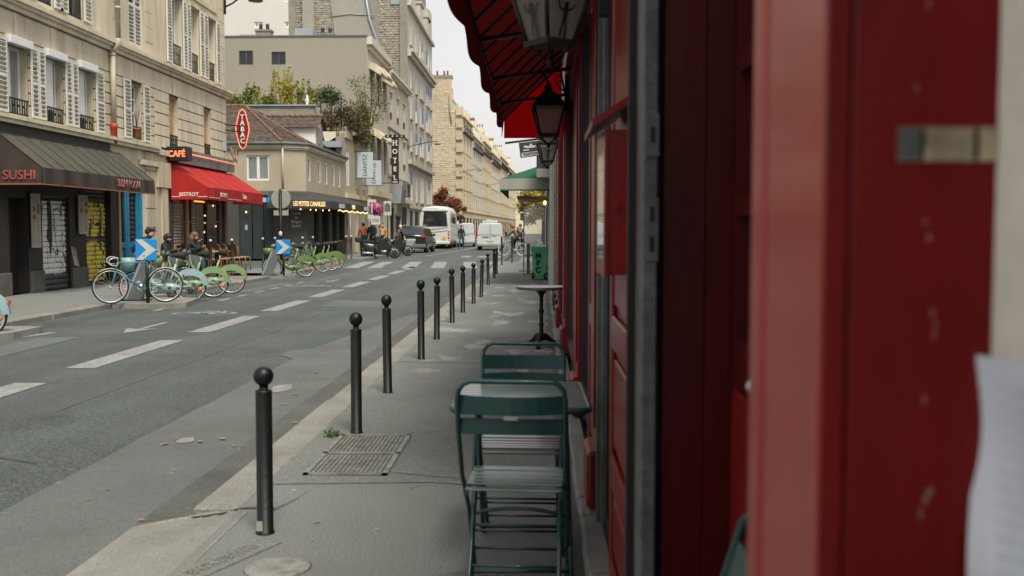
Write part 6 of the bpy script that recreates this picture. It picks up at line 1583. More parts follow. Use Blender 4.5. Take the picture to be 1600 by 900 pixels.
for k, (x, y, lab) in enumerate(((-9.62, 34.5, 'white topped post before the dark teal shop glass, nearer of a pair'), (-9.7, 36.4, 'white topped post before the dark teal shop glass, farther of a pair'), (-9.5, 30.6, 'white topped post in front of the rattan chairs'), (-9.6, 28.9, 'white topped post beside the seated woman'),
        (-9.3, 39.0, 'white topped post behind the round road sign post'), (-9.25, 40.6, 'white topped post behind the farther green cycles'), (-8.79, 45.24, 'slim white topped post at the black awning corner, left one'), (-8.75, 46.3, 'slim white topped post at the black awning corner, right one'))):
    c = copy_tree(w0, (x, y, 0), 0, lab); c.scale = (1, 1, .93)
# ---- ground grate and covers
gr = thing('ground_grate', 'large rectangular cast metal grate set in the pavement', 'grate', (-1.1, 6.1, 0))
gx0, gx1, gy0, gy1 = -1.34, -.86, 5.55, 6.64
MB().box(gx0 + .03, gx1 - .03, gy0 + .03, gy1 - .03, -.02, .0055).build('bed', M['slate'], gr)
mg = mat('worn_grate_metal', (0.19, 0.19, 0.175), 0.55, 0.35, 12.0, 0.3, 60, metal=0.3)
for a in ((gx0, gx0 + .03, gy0, gy1), (gx1 - .03, gx1, gy0, gy1), (gx0, gx1, gy0, gy0 + .03), (gx0, gx1, gy1 - .03, gy1), (gx0, gx1, 6.07, 6.11)): MB().box(*a, .006, .014).build('frame_bar', mg, gr)
nb = 15
me_ = None
for k in range(nb):
    for (a, b) in ((gy0 + .05, 6.05), (6.13, gy1 - .05)):
        x = gx0 + .05 + k * (gx1 - gx0 - .1) / (nb - 1)
        mb = MB(); s_ = a
        while s_ < b - .02:
            mb.box(x - .009, x + .009, s_, s_ + .026, .006, .013); s_ += .036
        mb.build('tread_bar', mg, gr)
cv = thing('round_cover', 'pale round ground cover at the bottom edge of the pavement', 'ground cover', (-1.1, 4.02, 0))
MB().lathe([(.02, .006), (.10, .008), (.13, .007), (.14, .0)], (-1.08, 4.02, 0), 24).build('disc', M['splash'], cv)
cv2 = thing('round_cover', 'small pale round cover beside the third black bollard', 'ground cover', (-1.27, 9.87, 0))
MB().lathe([(.02, .006), (.12, .009), (.15, .008), (.16, .0)], (-1.12, 9.75, 0), 24).build('disc', M['splash'], cv2)
pt_ = thing('embossed_plate', 'worn embossed plate with raised strokes near the bottom of the pavement', 'ground plate', (-1.34, 4.1, 0))
G = T(-1.33, 4.1, 0.006) @ RZ(R(66))
MB(G).box(-.3, .3, -.07, .07, -.02, .0).build('plate', M['pave'], pt_)
text('EAUX DE PARIS', pt_, G, .085, M['kerb'], ext=.005, sx=.7)
wd = thing('weed_tuft', 'small green weed tuft at the corner of the ground grate', 'plant', (-1.38, 6.55, 0))
mb = MB(); rr = random.Random(3); leaves(mb, (-1.39, 6.62, .02), (.06, .09, .025), 90, .018, rr); mb.build('foliage', M['leafgreen'], wd, fixn=False)
MB().cyl((-1.39, 6.62, 0), (-1.39, 6.62, .03), .006, 5).build('stem', M['bark'], wd)
wd2 = thing('weed_tuft', 'yellow green plant at the wall foot behind the green bin', 'plant', (.3, 28.6, 0))
mb = MB(); leaves(mb, (.33, 28.8, .3), (.14, .2, .28), 160, .05, rr); mb.build('foliage', M['leafyellow'], wd2, fixn=False)
lfm = mat('dry_leaf', (0.19, 0.13, 0.06), 0.8, 0.3, 9)
lt = MB()
for k in range(26):
    x, y = random.uniform(-2.7, -1.8), random.uniform(4.6, 16); s_ = random.uniform(.006, .016); a = random.uniform(0, 6.3); z = -.084
    lt.quad(*[(x + s_ * 2 * math.cos(a + t), y + s_ * 2 * math.sin(a + t), z + random.uniform(0, .004)) for t in (0, 1.2, 3.1, 4.4)])
for k in range(90):
    x, y = random.uniform(-1.35, .15), random.uniform(3, 16); s_ = random.uniform(.003, .008); a = random.uniform(0, 6.3)
    lt.quad(*[(x + s_ * 2 * math.cos(a + t), y + s_ * 2 * math.sin(a + t), .0125) for t in (0, 1.2, 3.1, 4.4)], 1)
lo = lt.build('litter', [lfm, M['kerb']], None, kind='stuff'); lo['label'] = 'dry leaves and pale specks scattered on the gutter and pavement'
# ---- green metal chairs and table
def green_chair(label, x, y, rz):
    t = thing('folding_chair', label, 'chair', (0, 0, 0), 0, 'dark green metal bistro chairs')
    w = .195; r = .0095
    # long legs: foot (front) -> back top, chair faces +Y
    P = lambda s: [(s * w, .50, 0), (s * w, .30, .30), (s * w, .10, .48), (s * w, .0, .66), (s * w, -.035, .78)]
    arc = [(-w + .06 * (1 - math.cos(q)), -.04, .80 + .055 * math.sin(q)) for q in (.4, .9, 1.35)]
    arc2 = [(-p[0], p[1], p[2]) for p in reversed(arc)]
    MB().tube(P(-1) + arc + arc2 + list(reversed(P(1))), r, 8).build('back_frame', M['green'], t)
    w2 = w - .026
    for s in (-1, 1): MB().tube([(s * w2, .40, .43), (s * w2, .26, .30), (s * w2, .10, .10), (s * w2, .02, 0)], r * .95, 8).build('leg', M['green'], t)
    for z, h in ((.768, .066), (.684, .058)):
        mb = MB(); n = 8
        for k in range(n):
            u0, u1 = -w + 2 * w * k / n, -w + 2 * w * (k + 1) / n
            f = lambda u: -.012 - .03 * (1 - (u / w) ** 2) + (.012 if z < .7 else -.004)
            g_ = lambda u: .004 * (1 - (u / w) ** 2) * (1 if z > .7 else -1)
            for d in (0, .006): mb.quad((u0, f(u0) + d, z - h / 2 - g_(u0)), (u1, f(u1) + d, z - h / 2 - g_(u1)), (u1, f(u1) + d, z + h / 2 - g_(u1)), (u0, f(u0) + d, z + h / 2 - g_(u0)))
        mb.build('back_slat', M['green'], t)
    MB().box(-.025, .025, -.046, -.036, .715, .728).build('label_plate', M['signgrey'], t)
    for k in range(7):
        y_ = .065 + k * .055; zz = .445 - .006 * math.sin(k / 6 * math.pi) - (.012 if k in (0, 6) else 0)
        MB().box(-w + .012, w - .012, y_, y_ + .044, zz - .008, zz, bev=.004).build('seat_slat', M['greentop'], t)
    for s in (-1, 1): MB().box(s * (w - .018) - .006, s * (w - .018) + .006, .06, .44, .405, .432).build('seat_rail', M['green'], t)
    for y_, z_, ww in ((.44, .09, w), (.36, .21, w)): MB().cyl((-ww, y_, z_), (ww, y_, z_), .006, 6).build('stretcher', M['green'], t)
    for y_, z_ in ((.055, .045), (.12, .125)): MB().cyl((-w2, y_, z_), (w2, y_, z_), .006, 6).build('stretcher', M['green'], t)
    mb = MB(); mb.tube([(w * q / 4, .33 - .02 * (1 - (q / 4) ** 2), .26 + .035 * (1 - (q / 4) ** 2)) for q in range(-4, 5)], .008, 6); mb.build('curved_stretcher', M['green'], t)
    t.location = (x, y, 0); t.rotation_euler = (0, 0, rz); return t
c1 = green_chair('nearest dark green metal chair with its back to the view', -.098, 3.58, R(-3))
c2 = copy_tree(c1, (-.075, 4.70, 0), R(178), 'dark green metal chair on the far side of the slatted table, facing the view')
tb = thing('bistro_table', 'small rectangular dark green slatted metal table between the two chairs', 'table', (-.075, 4.22, 0), R(1))
G = T(-.075, 4.22, 0) @ RZ(R(1))
for k in range(10):
    x = -.27 + k * .06
    pass
for k in range(11):
    y_ = -.345 + k * .0627
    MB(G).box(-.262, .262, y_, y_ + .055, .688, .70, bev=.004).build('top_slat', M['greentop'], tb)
mb = MB(G)
hx_, hy_ = .272, .352
ring = []
for cx, cy, a0 in ((1, 1, 0), (-1, 1, 90), (-1, -1, 180), (1, -1, 270)):
    for q in range(4): a = R(a0 + q * 30); ring.append((cx * (hx_ - .05) + .05 * math.cos(a), cy * (hy_ - .05) + .05 * math.sin(a), .688))
mb.tube(ring, .014, 6, closed=True); mb.build('edge_frame', M['green'], tb)
for s in (-1, 1):
    MB(G).tube([(s * .2, -.32, 0), (s * .2, .28, .68)], .011, 6).build('leg', M['green'], tb)
    MB(G).tube([(s * .175, .32, 0), (s * .175, -.28, .68)], .011, 6).build('leg', M['green'], tb)
for y_, z_ in ((-.3, .03), (.3, .03)): MB(G).cyl((-.19, y_, z_), (.19, y_, z_), .008, 6).build('stretcher', M['green'], tb)
# third chair, folded and leaning in the doorway
fc = thing('folded_chair', 'folded dark green metal chair leaning in the red doorway, mostly hidden', 'chair', (.3, 1.65, 0), group='dark green metal bistro chairs')
Ff = T(.115, 1.42, 0) @ RY(math.atan2(.28, .9))
mb = MB(Ff)
mb.tube([(0, .0, 0), (0, 0, .9), (0, .06, .945), (0, .34, .945), (0, .41, .9), (0, .41, 0)], .011, 8).build('back_frame', M['green'], fc)
for z in (.70, .83): MB(Ff).box(-.004, .004, .01, .40, z - .035, z + .035).build('back_slat', M['green'], fc)
for k in range(6): MB(Ff).box(.02, .028, .02, .39, .12 + k * .06, .165 + k * .06).build('seat_slat', M['green'], fc)
MB(Ff).tube([(.03, .03, 0), (.03, .03, .55)], .01, 6).tube([(.03, .38, 0), (.03, .38, .55)], .01, 6).build('leg', M['green'], fc)
# ---- round cafe table with a cast iron foot
rt = thing('cafe_table', 'round pale topped cafe table on a single black cast iron leg', 'table', (.03, 11.75, 0))
MB().lathe([(.27, .69), (.285, .695), (.285, .722), (.28, .726)], (.03, 11.75, 0), 36, smooth=False).build('top', M['tabletop'], rt)
MB().lathe([(.286, .694), (.291, .70), (.291, .718), (.286, .723)], (.03, 11.75, 0), 36).build('metal_edge', M['steel'], rt)
MB().lathe([(.09, .09), (.05, .14), (.028, .17), (.022, .24), (.032, .27), (.022, .30), (.022, .40), (.034, .43), (.022, .46), (.022, .6), (.05, .66), (.09, .69)], (.03, 11.75, 0), 12).build('column', M['iron'], rt)
for k in range(3):
    a = R(20 + 120 * k); d = Vector((math.cos(a), math.sin(a), 0)); c = Vector((.03, 11.75, 0))
    MB().tube([c + Vector((0, 0, .14)), c + d * .06 + Vector((0, 0, .135)), c + d * .13 + Vector((0, 0, .075)), c + d * .19 + Vector((0, 0, .045)), c + d * .235 + Vector((0, 0, .02)), c + d * .26 + Vector((0, 0, .03))], [.04, .035, .026, .02, .03, .018], 7).ell(c + d * .22 + Vector((0, 0, .015)), (.035, .035, .018)).build('foot', M['iron'], rt)
# ---- green wheelie bin
bn = thing('wheelie_bin', 'green wheelie bin with black MPC letters beside the wall', 'bin', (.02, 27.6, 0))
bx, by = .02, 27.55
mb = MB()
def ringz(z, w, d, r=.04):
    ps = []
    for cx, cy, a0 in ((1, 1, 0), (-1, 1, 90), (-1, -1, 180), (1, -1, 270)):
        for q in range(3): a = R(a0 + q * 45); ps.append((bx + cx * (w - r) + r * math.cos(a), by + .26 + cy * (d - r) + r * math.sin(a), z))
    return mb.pts(ps)
rg = [ringz(.03, .185, .18), ringz(.5, .205, .215), ringz(.80, .225, .25), ringz(.80, .245, .27), ringz(.86, .25, .275)]
for a, b in zip(rg, rg[1:]):
    for q in range(12): mb.face((a + q, a + (q + 1) % 12, b + (q + 1) % 12, b + q))
mb.face(range(rg[0], rg[0] + 12)); mb.face(range(rg[-1], rg[-1] + 12)); mb.build('body', M['bin'], bn)
mb = MB(); rg = [ringz(.862, .262, .29), ringz(.89, .262, .29), ringz(.915, .22, .25)]
for a, b in zip(rg, rg[1:]):
    for q in range(12): mb.face((a + q, a + (q + 1) % 12, b + (q + 1) % 12, b + q))
mb.face(range(rg[0], rg[0] + 12)); mb.face(range(rg[-1], rg[-1] + 12)); mb.build('lid', M['bin'], bn)
for x in (.235, -.19): MB().lathe([(.07, -.025), (.1, -.025), (.1, .025), (.07, .025)], (bx + x, by + .12, .1), 16, axis='x').lathe([(.001, -.028), (.03, -.028), (.03, .028), (.001, .028)], (bx + x, by + .12, .1), 10, axis='x').build('wheel', M['rubber'], bn)
wh = MB().lathe([(.001, -.02), (.1, -.02), (.1, .02), (.001, .02)], (bx + .2, by - .0, .1), 16, axis='y').build('wheel', M['rubber'], bn)
MB().lathe([(.001, -.024), (.04, -.024), (.04, -.02), (.001, -.02)], (bx + .2, by - .0, .1), 12, axis='y').build('hub', M['slate'], wh)
for k, ch in enumerate('MPC'):
    z = .66 - k * .2
    text(ch, bn, T(bx - .04, by + .26 - .18 - .07 * (z / .8) - .02, z) @ RX(R(90 + 7)), .21, M['black'], ext=.004, off=.008)
# ---- road signs
def chevron(x, y, zc, s, label, ring):
    t = thing('chevron_sign', label, 'sign', (x, y, 0), group='blue chevron signs')
    MB().cyl((x, y + .02, 0), (x, y + .02, zc), .035, 8).build('post', M['black'], t)
    h = s / 2
    MB().box(x - h, x + h, y - .03, y - .005, zc - h, zc + h, bev=.01).build('panel', M['signblue'], t)
    a = [(-.86, 1), (-.1, 1), (.98, 0), (-.1, -1), (-.86, -1), (-.0, 0)]
    a = [(-.95, .93), (-.3, .93), (.96, 0), (-.3, -.93), (-.95, -.93), (.02, 0)]
    MB().poly([(x + h * u, y - .034, zc + h * v) for u, v in (a[0], a[1], a[2], a[5])]).poly([(x + h * u, y - .034, zc + h * v) for u, v in (a[5], a[2], a[3], a[4])]).build('chevron', M['signwhite'], t)
chevron(-7.42, 18.65, 1.01, .41, 'nearer blue sign with a white chevron on the front traffic island', 0)
chevron(-7.72, 29.9, .86, .44, 'farther blue sign with a white chevron on the second traffic island', 0)
rs = thing('round_road_sign', 'back of a round grey road sign with two small plates on a dark post', 'sign', (-8.08, 31.0, 0))
MB().cyl((-8.08, 31.03, -.1), (-8.08, 31.03, 2.66), .035, 8).build('post', M['black'], rs)
MB().lathe([(.001, -.012), (.30, -.012), (.31, 0), (.31, .02), (.001, .02)], (-8.08, 31.08, 2.34), 28, axis='y', smooth=False).build('disc', M['signgrey'], rs)
MB().box(-8.31, -8.1, 31.05, 31.08, 1.82, 2.02, bev=.01).box(-8.05, -7.84, 31.05, 31.08, 1.82, 2.02, bev=.01).build('plate', M['signgrey'], rs)
MB().box(-8.3, -7.86, 31.04, 31.05, 2.0, 2.02).box(-8.12, -8.04, 31.0, 31.06, 1.9, 2.6).build('clamp', M['iron'], rs)
MB().ell((-8.08, 30.98, 1.25), (.06, .05, .09)).build('sticker', M['signwhite'], rs)
npk = thing('no_parking_sign', 'round red and blue no parking sign with a white plate below', 'sign', (-8.24, 50, 0))
MB().cyl((-8.27, 50.03, 0), (-8.27, 50.03, 2.75), .035, 8).build('post', M['black'], npk)
MB().lathe([(.001, -.01), (.31, -.01), (.31, .01), (.001, .01)], (-8.2, 50, 2.41), 24, axis='y').build('rim', M['signred'], npk)
MB().lathe([(.001, -.013), (.225, -.013), (.225, -.0105), (.001, -.0105)], (-8.2, 50, 2.41), 24, axis='y').build('field', M['signdkblue'], npk)
c45 = .16; MB().poly([(-8.2 - c45 - .035, 49.985, 2.41 + c45 - .035), (-8.2 - c45 + .035, 49.985, 2.41 + c45 + .035), (-8.2 + c45 + .035, 49.985, 2.41 - c45 + .035), (-8.2 + c45 - .035, 49.985, 2.41 - c45 - .035)]).build('bar', M['signred'], npk)
MB().box(-8.45, -7.98, 49.99, 50.01, 1.62, 2.05, bev=.01).build('plate', M['signwhite'], npk)
text('LIVRAISON\nAUTORISEE', npk, TY(-8.21, 49.985, 1.84), .1, M['ink'], ext=.002, sx=.7)
MB().box(-8.42, -8.36, 49.97, 49.99, 2.2, 2.7).build('side_plate', M['signwhite'], npk)

# ---- cycles (local: rear hub at y = 0, front hub at y = 1.04, x to the right)
def wheel(root, y, r, tm, rim='chrome', mud=None):
    w = MB().lathe([(r - .012, -.014), (r, -.008), (r, .008), (r - .012, .014), (r - .03, .01), (r - .03, -.01), (r - .012, -.014)], (0, y, r), 28, axis='x')
    w.f = w.f[:-2]; w.m = w.m[:-2]; w.sm = w.sm[:-2]
    wo = w.build('wheel', M[tm], root)
    q = MB().tube([(0, y + (r - .036) * math.cos(k * math.pi / 12), r + (r - .033) * math.sin(k * math.pi / 12)) for k in range(24)], .014, 5, closed=True)
    q.build('rim', M[rim], wo)
    s = MB()
    for k in range(18):
        a = k * math.pi / 9 + .1; s.tube([(.025 * (-1) ** k, y + .03 * math.cos(a + .6), r + .03 * math.sin(a + .6)), (0, y + (r - .035) * math.cos(a), r + (r - .035) * math.sin(a))], .0022, 3, cap=False)
    s.cyl((-.05, y, r), (.05, y, r), .022, 8).build('spokes', M[rim], wo)
    return wo
def road_bike(label, loc, rz, lean=0.0):
    t = thing('bicycle', label, 'bicycle', (0, 0, 0)); r = .335
    wheel(t, 0, r, 'rubber'); wheel(t, 1.0, r, 'rubber')
    bb, st, ht, hb = (0, .43, .28), (0, .27, .80), (0, .86, .80), (0, .90, .64)
    f = MB().tube([bb, st], .016, 8).tube([st[:1] + (.28, .79), (0, .865, .79)], .015, 8).tube([bb, hb], .018, 8).tube([ht, hb], .019, 8)
    for s in (-.045, .045): f.tube([(s, 0, r), (s * .6, .43, .28)], .009, 6).tube([(s, 0, r), (s * .3, .28, .77)], .008, 6)
    f.build('frame', M['turq'], t)
    fk = MB()
    for s in (-.04, .04): fk.tube([(s * .5, .905, .62), (s, .93, .5), (s, .965, .4), (s, 1.0, r)], .011, 6)
    fk.build('fork', M['turq'], t)
    for y0, y1, cy in ((-.3, 1.1, 0), (.2, 1.6, 1.0)):
        mb = MB(); R_ = r + .018
        A = [R(a) for a in (range(20, 171, 10) if cy == 0 else range(55, 186, 10))]
        for a, b in zip(A, A[1:]):
            for x0, x1, d0, d1 in ((-.025, 0, -.01, 0), (0, .025, 0, -.01)):
                mb.quad((x0, cy - (R_ + d0) * math.cos(math.pi - a), r + (R_ + d0) * math.sin(a)), (x1, cy - (R_ + d1) * math.cos(math.pi - a), r + (R_ + d1) * math.sin(a)), (x1, cy - (R_ + d1) * math.cos(math.pi - b), r + (R_ + d1) * math.sin(b)), (x0, cy - (R_ + d0) * math.cos(math.pi - b), r + (R_ + d0) * math.sin(b)))
        mb.build('mudguard', M['chrome'], t)
    MB().tube([(0, .27, .78), (0, .255, .90)], .012, 6).build('seat_post', M['chrome'], t)
    MB().tube([(0, .10, .92), (0, .2, .93), (0, .30, .925), (0, .40, .92)], [.06, .055, .03, .018], 8).build('saddle', M['wood'], t)
    mb = MB().tube([(0, .855, .8), (0, .865, .88), (0, .92, .89)], .013, 6)
    for s in (-1, 1): mb.tube([(0, .92, .89), (s * .17, .92, .89), (s * .2, .97, .89), (s * .2, 1.03, .86), (s * .2, 1.04, .79), (s * .2, .98, .75), (s * .2, .90, .75)], .012, 6)
    mb.build('handlebar', M['chrome'], t)
    mb = MB().lathe([(.001, -.004), (.09, -.004), (.09, .004), (.001, .004)], (.06, .43, .28), 18, axis='x').tube([(.08, .43, .28), (.08, .35, .14)], .01, 5).tube([(-.08, .43, .28), (-.08, .51, .42)], .01, 5).box(.08, .16, .32, .38, .12, .15).box(-.16, -.08, .48, .54, .41, .44)
    mb.build('crank', M['chrome'], t)
    MB().tube([(.06, .0, r + .03), (.06, .43, .37)], .004, 4).tube([(.06, .0, r - .03), (.06, .43, .19)], .004, 4).build('chain', M['rubber'], t)
    mb = MB().tube([(0, .25, .86), (.03, .14, .62), (.0, .08, .5)], .022, 6); mb.build('lock', M['rattan'], t)
    MB().ell((0, -.34, .52), (.03, .02, .04)).build('rear_light', M['redlamp'], t)
    t.location = loc; t.rotation_euler = (0, lean, rz); return t
def share_bike(label, body, grp):
    t = thing('share_bicycle', label, 'bicycle', (0, 0, 0), group=grp); r = .325; L = 1.06
    wheel(t, 0, r, 'rubber'); wheel(t, L, r, 'rubber')
    f = MB().tube([(0, L - .14, .86), (0, L - .2, .6), (0, .72, .38), (0, .5, .30), (0, .38, .32)], [.03, .04, .05, .055, .045], 8)
    f.tube([(0, .42, .32), (0, .27, .78)], .026, 8)
    for s in (-.06, .06): f.tube([(s, 0, r), (s * .8, .42, .30)], .016, 6)
    f.build('frame', M[body], t)
    fk = MB()
    for s in (-.055, .055): fk.tube([(s * .7, L - .16, .72), (s, L - .03, .4), (s, L, r)], .014, 6)
    fk.tube([(0, L - .1, .98), (0, L - .2, .68)], .03, 8)
    fk.build('fork', M['dock'], t)
    # skirt guard: a rounded shell over the upper rear wheel
    for s in (-1, 1):
        mb = MB(); R_ = r + .035; n = 16
        A = [R(38 + k * 140 / n) for k in range(n + 1)]
        for a, b in zip(A, A[1:]):
            rin = lambda q: .22 + .05 * math.cos(q) ** 2
            mb.quad((s * .05, R_ * math.cos(a), r + R_ * math.sin(a)), (s * .05, R_ * math.cos(b), r + R_ * math.sin(b)), (s * .058, rin(b) * math.cos(b), r + rin(b) * math.sin(b)), (s * .058, rin(a) * math.cos(a), r + rin(a) * math.sin(a)))
            if s == 1: mb.quad((-.05, R_ * math.cos(a), r + R_ * math.sin(a)), (-.05, R_ * math.cos(b), r + R_ * math.sin(b)), (.05, R_ * math.cos(b), r + R_ * math.sin(b)), (.05, R_ * math.cos(a), r + R_ * math.sin(a)))
        mb.build('skirt_guard', M[body], t)
    mb = MB().ell((0, .40, .30), (.075, .20, .095), 12, 8); mb.build('chain_case', M[body], t)
    MB().ell((0, .4, .3), (.092, .07, .055), 10, 6).build('lock_unit', M['rubber'], t)
    MB().tube([(0, .27, .74), (0, .24, .93)], .017, 6).build('seat_post', M['chrome'], t)
    MB().tube([(0, .08, .95), (0, .18, .965), (0, .28, .955), (0, .36, .945)], [.085, .08, .04, .02], 8).build('saddle', M['rubber'], t)
    mb = MB()
    for s in (-1, 1): mb.tube([(0, L - .1, 1.0), (s * .14, L - .08, 1.03), (s * .27, L - .16, 1.04), (s * .30, L - .28, 1.03)], [.02, .016, .015, .02], 6)
    mb.build('handlebar', M['rubber'], t)
    MB().ell((0, L - .06, .97), (.09, .11, .08)).build('display', M['dock'], t)
    mb = MB(); rg = []                                              # moulded basket
    for z, w, d in ((.66, .11, .09), (.78, .16, .13), (.92, .19, .15), (.91, .17, .13), (.70, .09, .07)):
        rg.append(mb.pts([(w * math.cos(k * math.pi / 6) * (1.15 if abs(math.cos(k * math.pi / 6)) > .8 else 1), L + .12 + d * math.sin(k * math.pi / 6), z) for k in range(12)]))
    for a, b in zip(rg, rg[1:]):
        for q in range(12): mb.face((a + q, a + (q + 1) % 12, b + (q + 1) % 12, b + q), 0, True)
    mb.face(range(rg[0], rg[0] + 12)); mb.face(range(rg[-1], rg[-1] + 12)); mb.build('basket', M[body], t)
    mb = MB(); R_ = r + .03
    A = [R(60 + k * 13) for k in range(9)]
    for a, b in zip(A, A[1:]): mb.quad((-.04, L + R_ * math.cos(a), r + R_ * math.sin(a)), (-.04, L + R_ * math.cos(b), r + R_ * math.sin(b)), (.04, L + R_ * math.cos(b), r + R_ * math.sin(b)), (.04, L + R_ * math.cos(a), r + R_ * math.sin(a)))
    mb.build('mudguard', M[body], t)
    for (x, y) in ((.04, -.2), (-.04, -.2), (.04, L + .19), (-.04, L + .19)): MB().ell((x, y, r - .06), (.008, .05, .03)).build('reflector', M['reflector'], t)
    MB().box(-.03, .03, -.36, -.335, r + .14, r + .2).build('rear_light', M['redlamp'], t)
    MB().tube([(.07, .42, .3), (.1, .38, .16)], .012, 5).box(.1, .19, .34, .4, .13, .16).build('crank', M['chrome'], t)
    return t
def place(t, rear, front, z=-.1, lean=0.0):
    d = Vector((front[0] - rear[0], front[1] - rear[1])); rz = math.atan2(-d.x, d.y)
    t.location = (rear[0], rear[1], z); t.rotation_euler = (0, lean, rz)
rb = road_bike('turquoise road bicycle leaning on the front chevron sign post', (0, 0, 0), 0)
place(rb, (-7.15, 18.85), (-8.0, 18.38), 0.0, R(-3)); rb.scale = (1, .98, .98)
g1_ = 'docked share bicycles'
bb1 = share_bike('pale blue docked share bicycle right behind the turquoise bicycle', 'bikeblue', g1_); place(bb1, (-7.2, 20.35), (-8.22, 20.05))
bg1 = share_bike('pale green docked share bicycle beside the pale blue one', 'bikegreen2', g1_); place(bg1, (-7.13, 21.6), (-8.16, 21.4), -.1)
bgr = share_bike('bright green docked share bicycle, first of the second station', 'bikegreen', g1_); place(bgr, (-7.3, 30.95), (-8.3, 30.3), -.1)
def dup_bike(src, rear, front, label, z=-.1, lean=0.0):
    c = copy_tree(src, label=label); place(c, rear, front, z, lean); return c
dup_bike(bg1, (-7.13, 22.9), (-8.15, 22.7), 'second pale green docked share bicycle, farther along the front stand')
dup_bike(bb1, (-7.6, 13.35), (-8.6, 13.1), 'pale blue share bicycle cut off by the left edge of the view', -.1)
dup_bike(bgr, (-7.5, 34.4), (-8.5, 34.0), 'bright green docked share bicycle, second of the farther station')
dup_bike(bgr, (-7.5, 35.8), (-8.5, 35.4), 'bright green docked share bicycle, third of the farther station')
dup_bike(bgr, (-7.62, 37.2), (-8.6, 36.8), 'bright green docked share bicycle, last of the farther station')
def dock(x, y, label, rz=0.0, z=0.0):
    t = thing('bicycle_dock', label, 'bicycle dock', (0, 0, 0), group='grey bicycle docks')
    MB().prism([(-.20, 0), (.14, 0), (.36, .72), (.30, .80), (.16, .80), (.10, .74)], 'x', -.08, .08).build('body', M['dock'], t)
    MB().prism([(-.18, .03), (-.13, .03), (.155, .74), (.12, .74)], 'x', -.085, .085).build('side_stripe', M['zinc'], t)
    MB().box(-.16, .16, -.3, .3, 0, .02).build('base', M['iron'], t)
    t.location = (x, y, z); t.rotation_euler = (0, 0, rz); return t
dk = dock(-7.95, 19.35, 'grey slanted bicycle dock behind the turquoise bicycle', R(-80))
for x, y, lab, r_ in ((-8.25, 20.3, 'grey slanted bicycle dock holding the pale blue bicycle', -75), (-8.2, 21.5, 'grey slanted bicycle dock holding the first pale green bicycle', -75), (-8.2, 22.8, 'grey slanted bicycle dock holding the second pale green bicycle', -75),
                     (-8.2, 29.9, 'grey slanted bicycle dock beside the farther chevron sign', -75), (-8.6, 34.1, 'grey bicycle dock holding the second bright green bicycle', -70), (-8.6, 35.5, 'grey bicycle dock holding the third bright green bicycle', -70), (-8.7, 36.9, 'grey bicycle dock holding the last bright green bicycle', -70)):
    copy_tree(dk, (x, y, 0 if y < 33 else -.1), R(r_), lab)

# ---- rattan chairs and tables of the terrace
def rattan_chair(label, x, y, rz):
    t = thing('rattan_chair', label, 'chair', (0, 0, 0), group='rattan terrace chairs')
    for s in (-1, 1):
        MB().tube([(s * .2, .2, 0), (s * .19, .19, .45), (s * .185, .185, .46)], .016, 6).build('leg', M['rattan'], t)
        MB().tube([(s * .21, -.25, 0), (s * .2, -.2, .44), (s * .2, -.24, .70)], .016, 6).build('leg', M['rattan'], t)
    MB().tube([(-.2, -.2, .44), (-.2, -.25, .74), (-.12, -.29, .88), (0, -.3, .91), (.12, -.29, .88), (.2, -.25, .74), (.2, -.2, .44)], .017, 6).build('back_frame', M['rattan'], t)
    mb = MB()
    for k in range(9): mb.box(-.19, .19, -.262 - .004 * k, -.25 - .004 * k, .49 + k * .045, .532 + k * .045)
    mb.build('woven_back', M['rattanw'], t)
    MB().box(-.2, .2, -.2, .2, .44, .475, bev=.015).build('seat', M['rattanw'], t)
    MB().tube([(-.2, .18, .2), (.2, .18, .2)], .01, 5).tube([(-.2, -.2, .2), (.2, -.2, .2)], .01, 5).tube([(-.2, -.2, .24), (-.19, .18, .24)], .01, 5).tube([(.2, -.2, .24), (.19, .18, .24)], .01, 5).build('stretcher', M['rattan'], t)
    t.location = (x, y, 0); t.rotation_euler = (0, 0, rz); return t
ch0 = rattan_chair('first rattan terrace chair from the seated woman', -10.1, 30.6, R(-52))
for k, lab in enumerate(('second rattan terrace chair from the seated woman', 'middle chair of the row of rattan terrace chairs', 'fourth rattan terrace chair from the seated woman', 'fifth rattan terrace chair from the seated woman', 'last rattan terrace chair near the side street')):
    copy_tree(ch0, (-10.1 + .03 * (k % 2), 31.2 + k * .62, 0), R(-54 + 5 * (k % 3)), lab)
def terrace_table(label, x, y, l):
    t = thing('terrace_table', label, 'table', (x, y, 0), group='wooden terrace tables')
    MB().box(x - .3, x + .3, y - l / 2, y + l / 2, .72, .755, bev=.008).build('top', M['wood'], t)
    for q in (-l / 2 + .25, l / 2 - .25): MB().cyl((x, y + q, 0), (x, y + q, .72), .03, 8).box(x - .2, x + .2, y + q - .2, y + q + .2, 0, .025).build('pedestal', M['iron'], t)
terrace_table('small wooden terrace table in front of the seated woman', -9.55, 29.3, .7)
terrace_table('long narrow wooden terrace table beside the rattan chairs', -10.85, 33.2, 3.2)
terrace_table('small table with stools before the black awning wall', -10.6, 50.3, .7)
for y, lab in ((49.6, 'dark bistro stool left of the small table under the black awning'), (51.0, 'dark bistro stool right of the small table under the black awning'), (51.8, 'farther dark bistro stool under the long black awning')):
    t = thing('stool', lab, 'stool', (-10.5, y, 0), group='dark stools under the black awning')
    MB().lathe([(.16, .74), (.17, .76), (.16, .78)], (-10.5, y, 0), 12).build('seat', M['rattan'], t)
    for sx, sy in ((1, 1), (1, -1), (-1, 1), (-1, -1)): MB().cyl((-10.5 + .2 * sx, y + .2 * sy, 0), (-10.5 + .11 * sx, y + .11 * sy, .75), .014, 5).build('leg', M['iron'], t)

